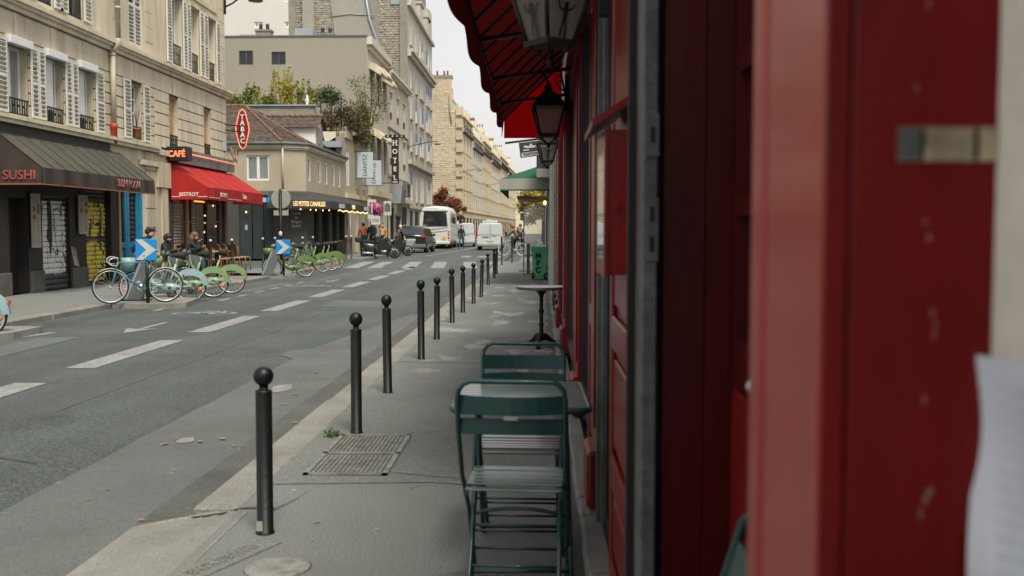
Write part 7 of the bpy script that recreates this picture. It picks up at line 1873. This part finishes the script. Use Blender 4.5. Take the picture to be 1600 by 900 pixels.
# ---- people
def person(label, joints, edges, loc, rz, mats, scale=1.0, extras=None, cat='person'):
    """one continuous skinned body; joints: name -> (x, y, z, radius)"""
    t = thing('person', label, cat, (0, 0, 0))
    names = list(joints); idx = {n: i for i, n in enumerate(names)}
    me = bpy.data.meshes.new('body')
    me.from_pydata([joints[n][:3] for n in names], [(idx[a], idx[b]) for a, b, m in edges], [])
    o = bpy.data.objects.new('body', me); COL.objects.link(o)
    md = o.modifiers.new('skin', 'SKIN'); md.use_smooth_shade = True
    sk_ = me.skin_vertices[0].data
    for n in names:
        r_ = joints[n][3]; sk_[idx[n]].radius = (r_, r_) if not isinstance(r_, tuple) else r_
        sk_[idx[n]].use_root = (n == 'pelvis')
    sb = o.modifiers.new('sub', 'SUBSURF'); sb.levels = 1; sb.render_levels = 1
    dg = bpy.context.evaluated_depsgraph_get(); ev = o.evaluated_get(dg)
    m2 = bpy.data.meshes.new_from_object(ev)
    o.modifiers.clear(); o.data = m2
    m2.materials.clear()
    for q in mats: m2.materials.append(M[q])
    seg = [(Vector(joints[a][:3]), Vector(joints[b][:3]), m, (joints[a][3] if not isinstance(joints[a][3], tuple) else joints[a][3][0])) for a, b, m in edges]
    for p in m2.polygons:
        c = p.center; best = (9, 0)
        for a, b, m, r_ in seg:
            ab = b - a; s_ = max(0, min(1, (c - a).dot(ab) / max(1e-9, ab.length_squared)))
            d = (c - (a + ab * s_)).length - r_ * .6
            if d < best[0]: best = (d, m)
        p.material_index = best[1]; p.use_smooth = True
    o.name = 'body'; m2.name = 'body'; o.parent = t
    if extras: extras(t)
    t.location = loc; t.rotation_euler = (0, 0, rz); t.scale = (scale,) * 3
    return t
def fingers(J, E, s, wrist, d, m):
    """four unequal fingers and a thumb rooted in the palm"""
    w = Vector(J[wrist][:3]); d = Vector(d).normalized(); side = d.cross(Vector((0, 0, 1)))
    if side.length < .1: side = Vector((0, 1, 0))
    side.normalize(); palm = w + d * .07
    pn_ = wrist + '_palm'; J[pn_] = (*palm, .03); E.append((wrist, pn_, m))
    for k, (off, l) in enumerate(((-.03, .06), (-.01, .075), (.01, .07), (.03, .055))):
        a = palm + side * off + d * .02; b = palm + side * off * 1.15 + d * (.02 + l) + Vector((0, 0, -.012))
        J[f'{pn_}{k}'] = (*a, .010); J[f'{pn_}{k}t'] = (*b, .008); E.append((pn_, f'{pn_}{k}', m)); E.append((f'{pn_}{k}', f'{pn_}{k}t', m))
    a = w + d * .04 + side * (.045 * s); J[pn_ + 'th'] = (*a, .011); b = a + d * .045 + side * .012 * s; J[pn_ + 'tt'] = (*b, .009)
    E.append((pn_, pn_ + 'th', m)); E.append((pn_ + 'th', pn_ + 'tt', m))
# material slots: 0 skin, 1 upper clothing, 2 trousers, 3 shoes
def stand_joints(step=0.0, lean=0.0, armL=(-.27, .02, .86), armR=(.27, .02, .86), elL=None, elR=None, head=0.0, hand=True, bulk=1.0):
    L = lean
    J = {'pelvis': (0, 0, .93, .135 * bulk), 'waist': (0, L * .25, 1.08, .125 * bulk), 'chest': (0, L * .6, 1.30, (.165 * bulk, .12 * bulk)), 'neck': (0, L * .85 + .01, 1.47, .055),
         'chin': (0, L + .03 + head, 1.53, .062), 'skull': (0, L + .03 + head, 1.64, .088), 'crown': (0, L + .01 + head, 1.71, .06), 'nose': (0, L + .115 + head, 1.58, .014),
         'shL': (-.17, L * .7, 1.41, .07 * bulk), 'shR': (.17, L * .7, 1.41, .07 * bulk)}
    E = [('pelvis', 'waist', 2), ('waist', 'chest', 1), ('chest', 'neck', 1), ('neck', 'chin', 0), ('chin', 'skull', 0), ('skull', 'crown', 0), ('chin', 'nose', 0), ('chest', 'shL', 1), ('chest', 'shR', 1)]
    for s, n, hand_, el in ((-1, 'L', armL, elL), (1, 'R', armR, elR)):
        e = el or (s * .245, (hand_[1]) * .4 + L * .4 - .02, 1.13)
        J['el' + n] = (*e, .052 * bulk); J['wr' + n] = (*hand_, .03); E += [('sh' + n, 'el' + n, 1), ('el' + n, 'wr' + n, 1)]
        if hand: fingers(J, E, -s, 'wr' + n, Vector(hand_) - Vector(e), 0)
        st = step * s
        J['hip' + n] = (s * .1, .0, .88, .105 * bulk); J['kn' + n] = (s * .105, st * .55 + .03, .49, .066); J['an' + n] = (s * .105, st * .9 - (.08 if st < 0 else 0), .09 + (.06 if st < 0 else 0), .043); J['to' + n] = (s * .115, st * .9 + .14, .04 + (.0 if st < 0 else 0), .038)
        E += [('pelvis', 'hip' + n, 2), ('hip' + n, 'kn' + n, 2), ('kn' + n, 'an' + n, 2), ('an' + n, 'to' + n, 3)]
    return J, E
def sit_joints(hands=((-.12, .38, .84), (.12, .38, .88)), lean=.12, headf=.1, headz=0.0):
    L = lean
    J = {'pelvis': (0, 0, .53, .14), 'waist': (0, L * .2, .68, .125), 'chest': (0, L * .7, .90, (.165, .12)), 'neck': (0, L, 1.06, .055), 'chin': (0, L + headf * .6, 1.11 + headz, .06), 'skull': (0, L + headf * .7, 1.21 + headz, .086), 'crown': (0, L + headf * .6 - .02, 1.28 + headz, .06), 'nose': (0, L + headf * .6 + .09, 1.15 + headz, .014),
         'shL': (-.16, L * .85, 1.0, .068), 'shR': (.16, L * .85, 1.0, .068)}
    E = [('pelvis', 'waist', 1), ('waist', 'chest', 1), ('chest', 'neck', 1), ('neck', 'chin', 0), ('chin', 'skull', 0), ('skull', 'crown', 0), ('chin', 'nose', 0), ('chest', 'shL', 1), ('chest', 'shR', 1)]
    for s, n, h in ((-1, 'L', hands[0]), (1, 'R', hands[1])):
        J['el' + n] = (s * .24, L + .12, .76, .05); J['wr' + n] = (*h, .03); E += [('sh' + n, 'el' + n, 1), ('el' + n, 'wr' + n, 1)]; fingers(J, E, -s, 'wr' + n, (0, .6, .5), 0)
        J['hip' + n] = (s * .1, .06, .53, .10); J['kn' + n] = (s * .12, .45, .53, .072); J['an' + n] = (s * .12, .43, .10, .045); J['to' + n] = (s * .12, .57, .04, .038)
        E += [('pelvis', 'hip' + n, 2), ('hip' + n, 'kn' + n, 2), ('kn' + n, 'an' + n, 2), ('an' + n, 'to' + n, 3)]
    return J, E
def hair_cap(t, c, r, mt, name='hair', long=0.0):
    mb = MB(); mb.ell((c[0], c[1] - .015, c[2] + .02), (r, r * 1.08, r), 12, 8)
    if long: mb.tube([(c[0], c[1] - .05, c[2] + .02), (c[0], c[1] - .09, c[2] - long * .4), (c[0], c[1] - .1, c[2] - long)], [r * .9, r * .95, r * .6], 10)
    mb.build(name, M[mt], t)
def eyes(t, c, r):
    for s in (-1, 1): MB().ell((c[0] + s * .033, c[1] + r * .92, c[2] - .01), (.011, .008, .007), 8, 5).build('eye', M['black'], t)
# man in a flat cap, bending over behind the nearer chevron sign
J, E = stand_joints(0, .30, (-.2, .42, .95), (.2, .44, 1.0), (-.25, .18, 1.08), (.25, .2, 1.1), .04)
for n in ('chin', 'skull', 'crown', 'nose'): x, y, z, r_ = J[n]; J[n] = (x, y, z - .10, r_)
J['neck'] = (0, .30, 1.20, .06); J['chest'] = (0, .2, 1.12, (.165, .12)); J['waist'] = (0, .06, 1.0, .125)
for n in ('shL', 'shR'): x, y, z, r_ = J[n]; J[n] = (x, .24, 1.19, r_)
for n in ('elL', 'elR'): x, y, z, r_ = J[n]; J[n] = (x, .22, .93, r_)
for n in ('chin', 'skull', 'crown', 'nose'): x, y, z, r_ = J[n]; J[n] = (x, y + .03, z - .17, r_)
def ex(t):
    mb = MB(T(0, .39, 1.43) @ RX(R(-12))); mb.lathe([(.098, -.03), (.112, .0), (.125, .03), (.10, .065), (.03, .075)], n=16); mb.ell((0, .1, -.018), (.09, .075, .014)); mb.build('cap', M['cap'], t)
    hair_cap(t, (0, .34, 1.36), .088, 'darkhair'); eyes(t, (0, .41, 1.36), .085)
    MB().tube([(-.09, .29, 1.19), (0, .36, 1.18), (.09, .29, 1.19), (0, .22, 1.22)], .03, 6, closed=True).build('collar', M['coat'], t)
person('elderly man in a dark coat and grey flat cap bending behind the blue chevron sign', J, E, (-10.38, 25.4, 0), R(-75), ['skin', 'coat', 'trousers', 'black'], .97, ex)
# woman at the terrace table
J, E = sit_joints(((-.12, .36, .84), (.1, .3, 1.02)), .14, .12)
J['elR'] = (.2, .34, .80, .05)
def ex(t):
    hair_cap(t, (0, .2, 1.21), .105, 'hair', long=.26); eyes(t, (0, .225, 1.20), .086)
person('woman with long brown hair in a dark jacket and jeans sitting at the terrace table', J, E, (-10.3, 29.0, 0), R(-80), ['skin', 'coat', 'jeans', 'black'], 1.0, ex)
copy_tree(ch0, (-10.37, 28.98, 0), R(-82), 'rattan terrace chair under the seated woman')
J, E = sit_joints(((-.14, .34, .8), (.14, .34, .8)), .1, .08)
person('second seated guest in dark clothes half hidden behind the woman', J, E, (-10.75, 28.3, 0), R(-100), ['skin', 'coat', 'trousers', 'black'], .97, lambda t: hair_cap(t, (0, .16, 1.21), .1, 'darkhair', long=.1))
copy_tree(ch0, (-10.81, 28.32, 0), R(-100), 'rattan terrace chair of the half hidden guest')
# group by the scooters
J, E = stand_joints(0, .0, (-.26, .05, .88), (.2, .22, 1.0), None, None)
px_ = lambda px, y: (px - 842) / 1556 * y
person('person in a rust red coat with back turned beside the scooter', J, E, (px_(567, 51), 51.0, 0), R(20), ['skin', 'rust', 'trousers', 'black'], 1.0, lambda t: hair_cap(t, (0, .03, 1.64), .1, 'darkhair'))
J, E = stand_joints(.1, .0, (-.2, .2, 1.0), (.26, .05, .88), None, None, bulk=1.08)
person('person in a long navy coat standing between the rust coat and the sign', J, E, (px_(581, 51), 51.0, 0), R(160), ['skin', 'navy', 'navy', 'black'], 1.04, lambda t: hair_cap(t, (0, .03, 1.64), .095, 'darkhair'))
J, E = stand_joints(0, .03, (-.2, .22, 1.0), (.2, .2, .98))
def ex(t):
    hair_cap(t, (0, .04, 1.66), .088, 'hair'); MB().box(-.05, .05, .125, .15, 1.05, 1.42, bev=.01).build('shirt', M['signwhite'], t)
person('person in a mustard yellow coat behind the scooters', J, E, (px_(598, 56), 56.0, 0), R(170), ['skin', 'mustard', 'trousers', 'black'], 1.0, ex)
J, E = stand_joints(.15, .22, (-.15, .45, 1.0), (.15, .45, 1.0), (-.25, .22, 1.12), (.25, .22, 1.12))
person('person in a khaki jacket and pale cap bending over the pale blue cycle', J, E, (px_(619, 58.5), 58.5, -.1), R(-70), ['skin', 'khaki', 'trousers', 'black'], .98, lambda t: hair_cap(t, (0, .26, 1.67), .1, 'signwhite', 'cap'))
J, E = stand_joints(.32, .04, (-.27, .2, .9), (.27, -.14, .9))
person('pedestrian in a dark jacket and jeans walking on the road beside the coach', J, E, (px_(721, 74.5), 74.5, -.1), R(172), ['skin', 'coat', 'jeans', 'black'], 1.02, lambda t: hair_cap(t, (0, .07, 1.66), .095, 'darkhair'))
J, E = stand_joints(.1, .02, (-.18, .25, 1.0), (.18, .25, 1.0))
person('person in a dark coat and woollen hat standing behind the rider', J, E, (px_(813, 64), 64.0, -.1), R(185), ['skin', 'navy', 'trousers', 'black'], 1.03, lambda t: hair_cap(t, (0, .05, 1.67), .1, 'black', 'hat'))
# rider on a white bicycle
ry = 56.5; rx = px_(799, ry)
cy_ = copy_tree(rb, (rx + .62, ry - .02, -.1), R(82), 'white framed city bicycle ridden across the junction')
cy_.rotation_euler = (0, 0, R(80)); cy_.scale = (1.06, 1.06, 1.06)
for c in cy_.children:
    if c.name.split('.')[0] in ('frame', 'fork'): c.data = c.data.copy(); c.data.materials.clear(); c.data.materials.append(M['buswhite'])
    if c.name.split('.')[0] == 'wheel': c.data = c.data.copy(); c.data.materials.clear(); c.data.materials.append(M['signwhite'])
cy_['label'] = 'white city bicycle ridden across the junction near the white topped posts'
J = {'pelvis': (0, 0, 1.02, .145), 'waist': (0, .08, 1.16, .13), 'chest': (0, .22, 1.36, (.17, .13)), 'neck': (0, .31, 1.51, .055), 'chin': (0, .37, 1.56, .06), 'skull': (0, .38, 1.67, .088), 'crown': (0, .36, 1.74, .06), 'nose': (0, .47, 1.61, .014), 'shL': (-.17, .28, 1.45, .075), 'shR': (.17, .28, 1.45, .075)}
E = [('pelvis', 'waist', 1), ('waist', 'chest', 1), ('chest', 'neck', 1), ('neck', 'chin', 0), ('chin', 'skull', 0), ('skull', 'crown', 0), ('chin', 'nose', 0), ('chest', 'shL', 1), ('chest', 'shR', 1)]
for s, n in ((-1, 'L'), (1, 'R')):
    J['el' + n] = (s * .25, .46, 1.22, .055); J['wr' + n] = (s * .21, .70, 1.06, .03); E += [('sh' + n, 'el' + n, 1), ('el' + n, 'wr' + n, 1)]; fingers(J, E, -s, 'wr' + n, (0, .8, -.3), 0)
    J['hip' + n] = (s * .1, .03, .98, .115); J['kn' + n] = (s * .12, .40 if s < 0 else .32, .78 if s < 0 else .60, .075); J['an' + n] = (s * .12, .22 if s < 0 else .10, .46 if s < 0 else .22, .046); J['to' + n] = (s * .13, .36 if s < 0 else .24, .43 if s < 0 else .17, .038)
    E += [('pelvis', 'hip' + n, 2), ('hip' + n, 'kn' + n, 2), ('kn' + n, 'an' + n, 2), ('an' + n, 'to' + n, 3)]
M['gingerhair'] = mat('ginger_hair', (0.32, 0.12, 0.03), 0.7, 0.3, 20, obj=True)
person('rider with ginger hair in a dark brown coat on the white bicycle', J, E, (rx + .40, ry + .02, -.1), R(80), ['skin', 'khaki', 'trousers', 'black'], 1.02, lambda t: hair_cap(t, (0, .37, 1.69), .11, 'gingerhair', long=.14))
bk = thing('backpack', 'grey backpack worn by the bicycle rider', 'backpack', (rx + .4, ry, 1.2))
Fb = T(rx + .40, ry + .02, -.1) @ RZ(R(80)) @ T(0, .02, 1.42) @ RX(R(-32))
MB(Fb).box(-.15, .15, -.16, .0, -.22, .2, bev=.05).build('bag_body', M['bag'], bk)
MB(Fb).box(-.11, .11, -.2, -.15, -.18, .02, bev=.02).build('pocket', M['bag'], bk)

# ---- vehicles (local: rear at y = 0, front at y = L, centred on x)
def car_wheel(root, x, y, r, w=.2):
    s = 1 if x > 0 else -1
    tyre = MB().lathe([(r * .6, -w / 2), (r * .92, -w / 2), (r, -w / 2 + .03), (r, w / 2 - .03), (r * .92, w / 2), (r * .6, w / 2)], (x - s * w / 2, y, r), 20, axis='x').build('wheel', M['rubber'], root)
    MB().lathe([(.001, w / 2 + .004), (r * .25, w / 2 + .01), (r * .58, w / 2 - .005), (r * .6, w / 2 - .03)] if s > 0 else [(r * .6, -w / 2 + .03), (r * .58, -w / 2 + .005), (r * .25, -w / 2 - .01), (.001, -w / 2 - .004)], (x - s * w / 2, y, r), 14, axis='x').build('rim', M['chrome'], tyre)
def loft(stations, mt, name, root, smooth=True):
    """cross sections (y, [(half width, z), ...] from sill to roof centre) mirrored into a closed body"""
    mb = MB(); rings = []
    for y, sec in stations:
        ps = [(-w, y, z) for w, z in sec] + [(w, y, z) for w, z in reversed(sec)]
        rings.append(mb.pts(ps))
    n = len(stations[0][1]) * 2
    for i, j in zip(rings, rings[1:]):
        for q in range(n): mb.face((i + q, i + (q + 1) % n, j + (q + 1) % n, j + q), 0, smooth)
    mb.face(range(rings[0], rings[0] + n)); mb.face(range(rings[-1], rings[-1] + n))
    o = mb.build(name, mt, root)
    return o
def van(label, x, y, rz=0.0, L=4.9, w=.93, h=1.92, roof=False, mt='vanwhite'):
    t = thing('van', label, 'van', (0, 0, 0), group='white vans ahead on the road')
    S = lambda y, z0, zb, zt, k: (y, [(w - .06, z0), (w, z0 + .18), (w, zb), (w - .13 * k, zt - .1), (w - .24 * k, zt), (.0 + .01, zt + .02)])
    b = loft([S(0, .32, 1.05, h - .06, 1), S(.06, .28, 1.05, h - .02, 1), S(.5, .28, 1.05, h, 1), S(3.2, .28, 1.05, h, 1), S(3.7, .28, 1.02, h - .1, 1), S(4.25, .28, 1.0, 1.25, .9), S(4.8, .3, .85, 1.0, .8), S(L, .4, .7, .8, .8)], M[mt], 'body', t)
    for s in (-1, 1):
        MB().quad((s * (w - .1), -.015, 1.15), (s * .03, -.015, 1.15), (s * .03, -.015, h - .2), (s * (w - .16), -.015, h - .2)).build('rear_window', M['vanwhite'], t)
        MB().box(s * w - .05 if s > 0 else -w - .01, w + .01 if s > 0 else -w + .05, -.03, .05, 1.0, 1.62, bev=.01).build('tail_light', M['redlamp'], t)
        MB().quad((s * (w - .012), 3.35, 1.1), (s * (w - .012), 4.1, 1.1), (s * (w - .1), 3.8, h - .28), (s * (w - .1), 3.35, h - .22)).build('side_window', M['carglass'], t)
        MB().box(s * (w + .13) - .09, s * (w + .13) + .09, 3.95, 4.05, 1.05, 1.3, bev=.03).build('mirror', M['black'], t)
        for yy in (.95, 4.05): car_wheel(t, s * (w + .0), yy, .33)
    MB().box(-.015, .015, -.012, .01, .5, h - .12).box(-w + .02, w - .02, -.012, .01, 1.07, 1.085).build('door_seam', M['slate'], t)
    MB().box(-.58, -.1, -.02, .01, .90, .98).box(.1, .45, -.016, .01, .98, 1.02).build('handle', M['slate'], t)
    MB().box(-.26, .26, -.03, -.01, .62, .73).build('number_plate', M['signwhite'], t)
    MB().box(-w + .01, w - .01, -.09, .06, .30, .50, bev=.03).build('bumper', M['signgrey'], t)
    if roof: MB().box(-.55, .55, .6, .9, h + .02, h + .18, bev=.03).box(-.3, .1, .62, .88, h + .18, h + .26, bev=.02).build('roof_box', M['signwhite'], t)
    t.location = (x, y, -.1); t.rotation_euler = (0, 0, rz); return t
van('white van seen from behind in the middle of the road', -3.45, 70.5, R(1), roof=True)
van('pale van behind the walking pedestrian, farther down the road', -6.35, 84, R(3), 5.2, .95, 2.0)
van('pale blue delivery van half hidden at the right side of the coach', -7.75, 84.5, 0, 5.0, .95, 2.2)
def suv():
    t = thing('car', 'dark parked estate car with its rear window and right side in view', 'car', (0, 0, 0)); w = .92
    S = lambda y, z0, zb, zt, k: (y, [(w - .08, z0), (w, z0 + .2), (w, zb), (w - .16 * k, zt - .12), (w - .3 * k, zt), (.01, zt + .03)])
    loft([S(0, .38, .95, 1.05, .35), S(.05, .3, .98, 1.12, .5), S(.35, .26, 1.0, 1.58, 1), S(.8, .26, 1.0, 1.68, 1), S(2.2, .26, 1.0, 1.70, 1), S(2.9, .26, .99, 1.60, 1), S(3.55, .26, .97, 1.08, .6), S(4.3, .28, .8, .92, .5), S(4.6, .4, .65, .75, .5)], M['carblack'], 'body', t)
    MB().quad((-.72, .02, 1.16), (.72, .02, 1.16), (.62, .31, 1.54), (-.62, .31, 1.54)).build('rear_window', M['carglass'], t)
    for s in (-1, 1):
        MB().quad((s * .925, .7, 1.03), (s * .925, 3.35, 1.03), (s * .775, 2.75, 1.53), (s * .775, .75, 1.55)).build('side_window', M['carglass'], t)
        MB().box(min(s * .55, s * .93), max(s * .55, s * .93), -.025, .06, .98, 1.08, bev=.015).build('tail_light', M['redlamp'], t)
        MB().box(s * 1.03 - .1, s * 1.03 + .1, 2.85, 3.0, 1.05, 1.2, bev=.03).build('mirror', M['carblack'], t)
        for yy in (.85, 3.6): car_wheel(t, s * .94, yy, .36, .24)
        MB().cyl((s * .62, .7, 1.74), (s * .62, 2.6, 1.76), .02, 6).build('roof_rail', M['chrome'], t)
    MB().box(-.27, .27, -.02, .02, .78, .89).build('number_plate', M['signwhite'], t)
    MB().box(-.9, .9, -.08, .1, .32, .55, bev=.04).build('bumper', M['slate'], t)
    t.location = (-8.0, 62.3, -.1); t.rotation_euler = (0, 0, R(-2))
suv()
def coach():
    t = thing('coach', 'silver white midsize coach seen from behind with a large dark rear window', 'coach', (0, 0, 0)); w = 1.16
    S = lambda y, z0, zt, k: (y, [(w - .1 * k, z0), (w, z0 + .3), (w, 1.6), (w - .05 * k, zt - .45), (w - .3 * k, zt - .06), (.01, zt)])
    loft([S(0, .42, 3.1, 1), S(.06, .34, 3.2, 1), S(.5, .32, 3.26, 1), S(7.2, .32, 3.26, 1), S(8.1, .34, 2.9, 1), S(8.4, .45, 2.2, 1)], M['buswhite'], 'body', t)
    MB().quad((-.94, -.03, 1.72), (.94, -.03, 1.72), (.84, -.03, 2.84), (-.84, -.03, 2.84)).build('rear_window', M['carglass'], t)
    MB().box(-1.0, 1.0, -.05, .04, 2.86, 2.98, bev=.02).build('spoiler', M['buswhite'], t)
    for z, h in ((1.50, .03), (1.28, .03)): MB().tube([(-.95, -.01, z - .06), (-.3, -.02, z), (.5, -.02, z + .06), (.95, -.01, z + .14)], .022, 5).build('body_crease', M['signgrey'], t)
    for s in (-1, 1):
        for z in (1.08, .84, .62, 1.3): MB().lathe([(.001, -.03), (.07, -.025), (.085, 0)], (s * 1.03, .0, z), 12, axis='y').build('tail_light', M['redlamp'] if z > .8 else M['reflector'], t)
        for k in range(5): MB().quad((s * 1.165, .9 + k * 1.3, 1.65), (s * 1.165, 2.1 + k * 1.3, 1.65), (s * 1.12, 2.1 + k * 1.3, 2.7), (s * 1.12, .9 + k * 1.3, 2.7)).build('side_window', M['carglass'], t)
        for yy in (1.9, 6.6): car_wheel(t, s * 1.15, yy, .45, .28)
        MB().tube([(s * 1.1, 8.0, 2.9), (s * 1.35, 8.15, 2.75), (s * 1.4, 8.15, 2.5)], .03, 5).box(s * 1.4 - .12, s * 1.4 + .12, 8.1, 8.2, 1.95, 2.5, bev=.03).build('mirror', M['black'], t)
    MB().box(.5, .82, -.025, .0, .68, .96, bev=.01).build('yellow_plate', M['yellowplate'], t)
    MB().box(-.62, -.3, -.025, .0, .72, .84).build('number_plate', M['signwhite'], t)
    MB().box(-1.13, 1.13, -.1, .1, .36, .58, bev=.04).build('bumper', M['buswhite'], t)
    MB().box(-.55, -.42, -.03, 0, .62, .7).build('exhaust_grille', M['black'], t)
    t.location = (-7.85, 75.3, -.1); t.rotation_euler = (0, 0, R(1))
coach()
# ---- scooters and a pale blue cycle
def scooter(label, loc, rz):
    t = thing('scooter', label, 'scooter', (0, 0, 0)); r = .29
    for y in (0, 1.38):
        wo = MB().lathe([(r - .07, -.05), (r - .02, -.055), (r, -.03), (r, .03), (r - .02, .055), (r - .07, .05)], (0, y, r), 18, axis='x').build('wheel', M['rubber'], t)
        MB().lathe([(.001, -.04), (r - .085, -.052), (r - .085, 0), (r - .085, .052), (.001, .04)], (0, y, r), 12, axis='x').build('rim', M['signgrey'], wo)
    loft([(-.32, [(.06, .58), (.1, .62), (.1, .72), (.05, .78)]), (-.1, [(.1, .42), (.17, .55), (.17, .74), (.08, .82)]), (.35, [(.12, .24), (.19, .4), (.18, .7), (.09, .79)]), (.62, [(.12, .2), (.19, .26), (.17, .5), (.08, .55)]), (.75, [(.14, .2), (.19, .24), (.19, .3), (.08, .32)]), (1.0, [(.14, .2), (.18, .26), (.18, .34), (.08, .36)])], M['carblack'], 'body', t)
    loft([(.98, [(.1, .3), (.2, .45), (.22, .85), (.08, 1.0)]), (1.12, [(.08, .36), (.18, .5), (.2, .85), (.06, 1.02)]), (1.25, [(.05, .5), (.12, .6), (.13, .8), (.04, .88)])], M['carblack'], 'front_shield', t)
    MB().tube([(0, -.3, .84), (0, .0, .86), (0, .3, .82), (0, .58, .80)], [.1, .13, .13, .09], 8).build('seat', M['rubber'], t)
    MB().tube([(0, 1.08, .95), (0, 1.05, 1.04)], .03, 6).tube([(-.33, .95, 1.06), (0, 1.05, 1.05), (.33, .95, 1.06)], .018, 6).build('handlebar', M['rubber'], t)
    for s in (-.06, .06): MB().tube([(s, 1.18, .62), (s, 1.38, r)], .022, 6).build('fork', M['chrome'], t)
    mb = MB(); mb.quad((-.2, 1.1, 1.0), (.2, 1.1, 1.0), (.17, .98, 1.38), (-.17, .98, 1.38)).build('windscreen', M['carglass'], t)
    MB().box(-.2, .2, -.62, -.25, .82, 1.12, bev=.07).build('top_case', M['carblack'], t)
    MB().cyl((.16, -.25, .3), (.16, .3, .28), .05, 8).build('exhaust', M['chrome'], t)
    MB().prism([(.5, .40), (1.05, .42), (1.1, .95), (.95, 1.02), (.5, .84)], 'x', -.2, .2).build('leg_cover', M['trousers'], t)
    MB().ell((0, 1.24, .9), (.09, .05, .06)).build('headlight', M['signwhite'], t)
    t.location = loc; t.rotation_euler = (0, 0, rz); return t
s0 = scooter('black scooter with a top case and leg cover parked at the left kerb', (-8.75, 50.6, -.1), R(-80))
copy_tree(s0, (-8.5, 54.6, -.1), R(-60), 'second dark scooter half hidden behind the black scooter with the leg cover')
cgo = copy_tree(rb, (-7.75, 58.6, -.1), R(85), 'pale blue step through cycle parked behind the dark car')
for c in cgo.children:
    if c.name.split('.')[0] in ('frame', 'fork', 'handlebar'): c.data = c.data.copy(); c.data.materials.clear(); c.data.materials.append(M['palebike'])
cgo.scale = (1.3, 1.3, 1.1)
MB().box(-.2, .2, -.35, .25, .70, .72).box(-.2, -.18, -.35, .25, .5, .72).box(.18, .2, -.35, .25, .5, .72).build('rack', M['palebike'], None).parent = cgo

# ---- trees
def tree(name, label, x, y, h, cr, cz, n, mats, seed, leaf=.16, per=420, trunk=.16):
    rr = random.Random(seed); t = thing(name, label, 'tree', (x, y, 0))
    tr = MB(); lv = MB()
    tr.tube([(x, y, -.1), (x + .05, y, h * .2), (x, y + .1, h * .42)], [trunk, trunk * .8, trunk * .6], 9)
    for k in range(n):
        a = rr.uniform(0, 6.28); q = rr.uniform(.25, 1) ** .6; z = cz + rr.uniform(-1, 1) * (h - cz) * .85
        f = math.sqrt(max(.05, 1 - ((z - cz) / (h - cz)) ** 2)); c = (x + cr * q * f * math.cos(a), y + cr * q * f * math.sin(a), z)
        if k < 16: tr.tube([(x, y, h * .36), (x + (c[0] - x) * .5, y + (c[1] - y) * .5, h * .36 + (c[2] - h * .36) * .6), c], [trunk * .4, trunk * .2, .015], 5)
        s_ = rr.uniform(.5, 1.0); leaves(lv, c, (cr * .32 * s_, cr * .32 * s_, cr * .26 * s_), int(per * s_), leaf, rr, 0, len(mats))
    tr.build('trunk', M['bark'], t); lv.build('crown', [M[q] for q in mats], t, fixn=False); return t
tree('tree', 'dark red leaved street tree rising behind the silver white coach', -11.2, 118, 6.5, 1.75, 4.4, 30, ['leafred', 'leafred', 'leafred', 'leaforange'], 21, .13)
tree('tree', 'orange leaved tree right of the dark red one behind the coach', -9.75, 119, 5.3, 1.0, 3.6, 14, ['leaforange', 'leaforange', 'leafred'], 22, .13, 300, .1)
tree('tree', 'yellow leaved street tree down the right pavement beyond the green awning', .5, 90, 6.2, 2.2, 4.0, 26, ['leafgold', 'leafyellow', 'leafgold'], 23, .16)
tree('tree', 'second yellow leaved tree, farther along the right pavement', .4, 112, 7.0, 2.4, 4.6, 26, ['leafgold', 'leafyellow'], 24, .18)
# ---- lettering becomes plain mesh
dg = bpy.context.evaluated_depsgraph_get()
for o in [q for q in COL.objects if q.type == 'FONT']:
    me = bpy.data.meshes.new_from_object(o.evaluated_get(dg)); mt = o.data.materials[0]
    me.materials.clear(); me.materials.append(mt)
    for p in me.polygons: p.material_index = 0
    c = bpy.data.objects.new('lettering', me); COL.objects.link(c); c.parent = o.parent
    c.matrix_basis = o.matrix_basis.copy(); bpy.data.objects.remove(o)
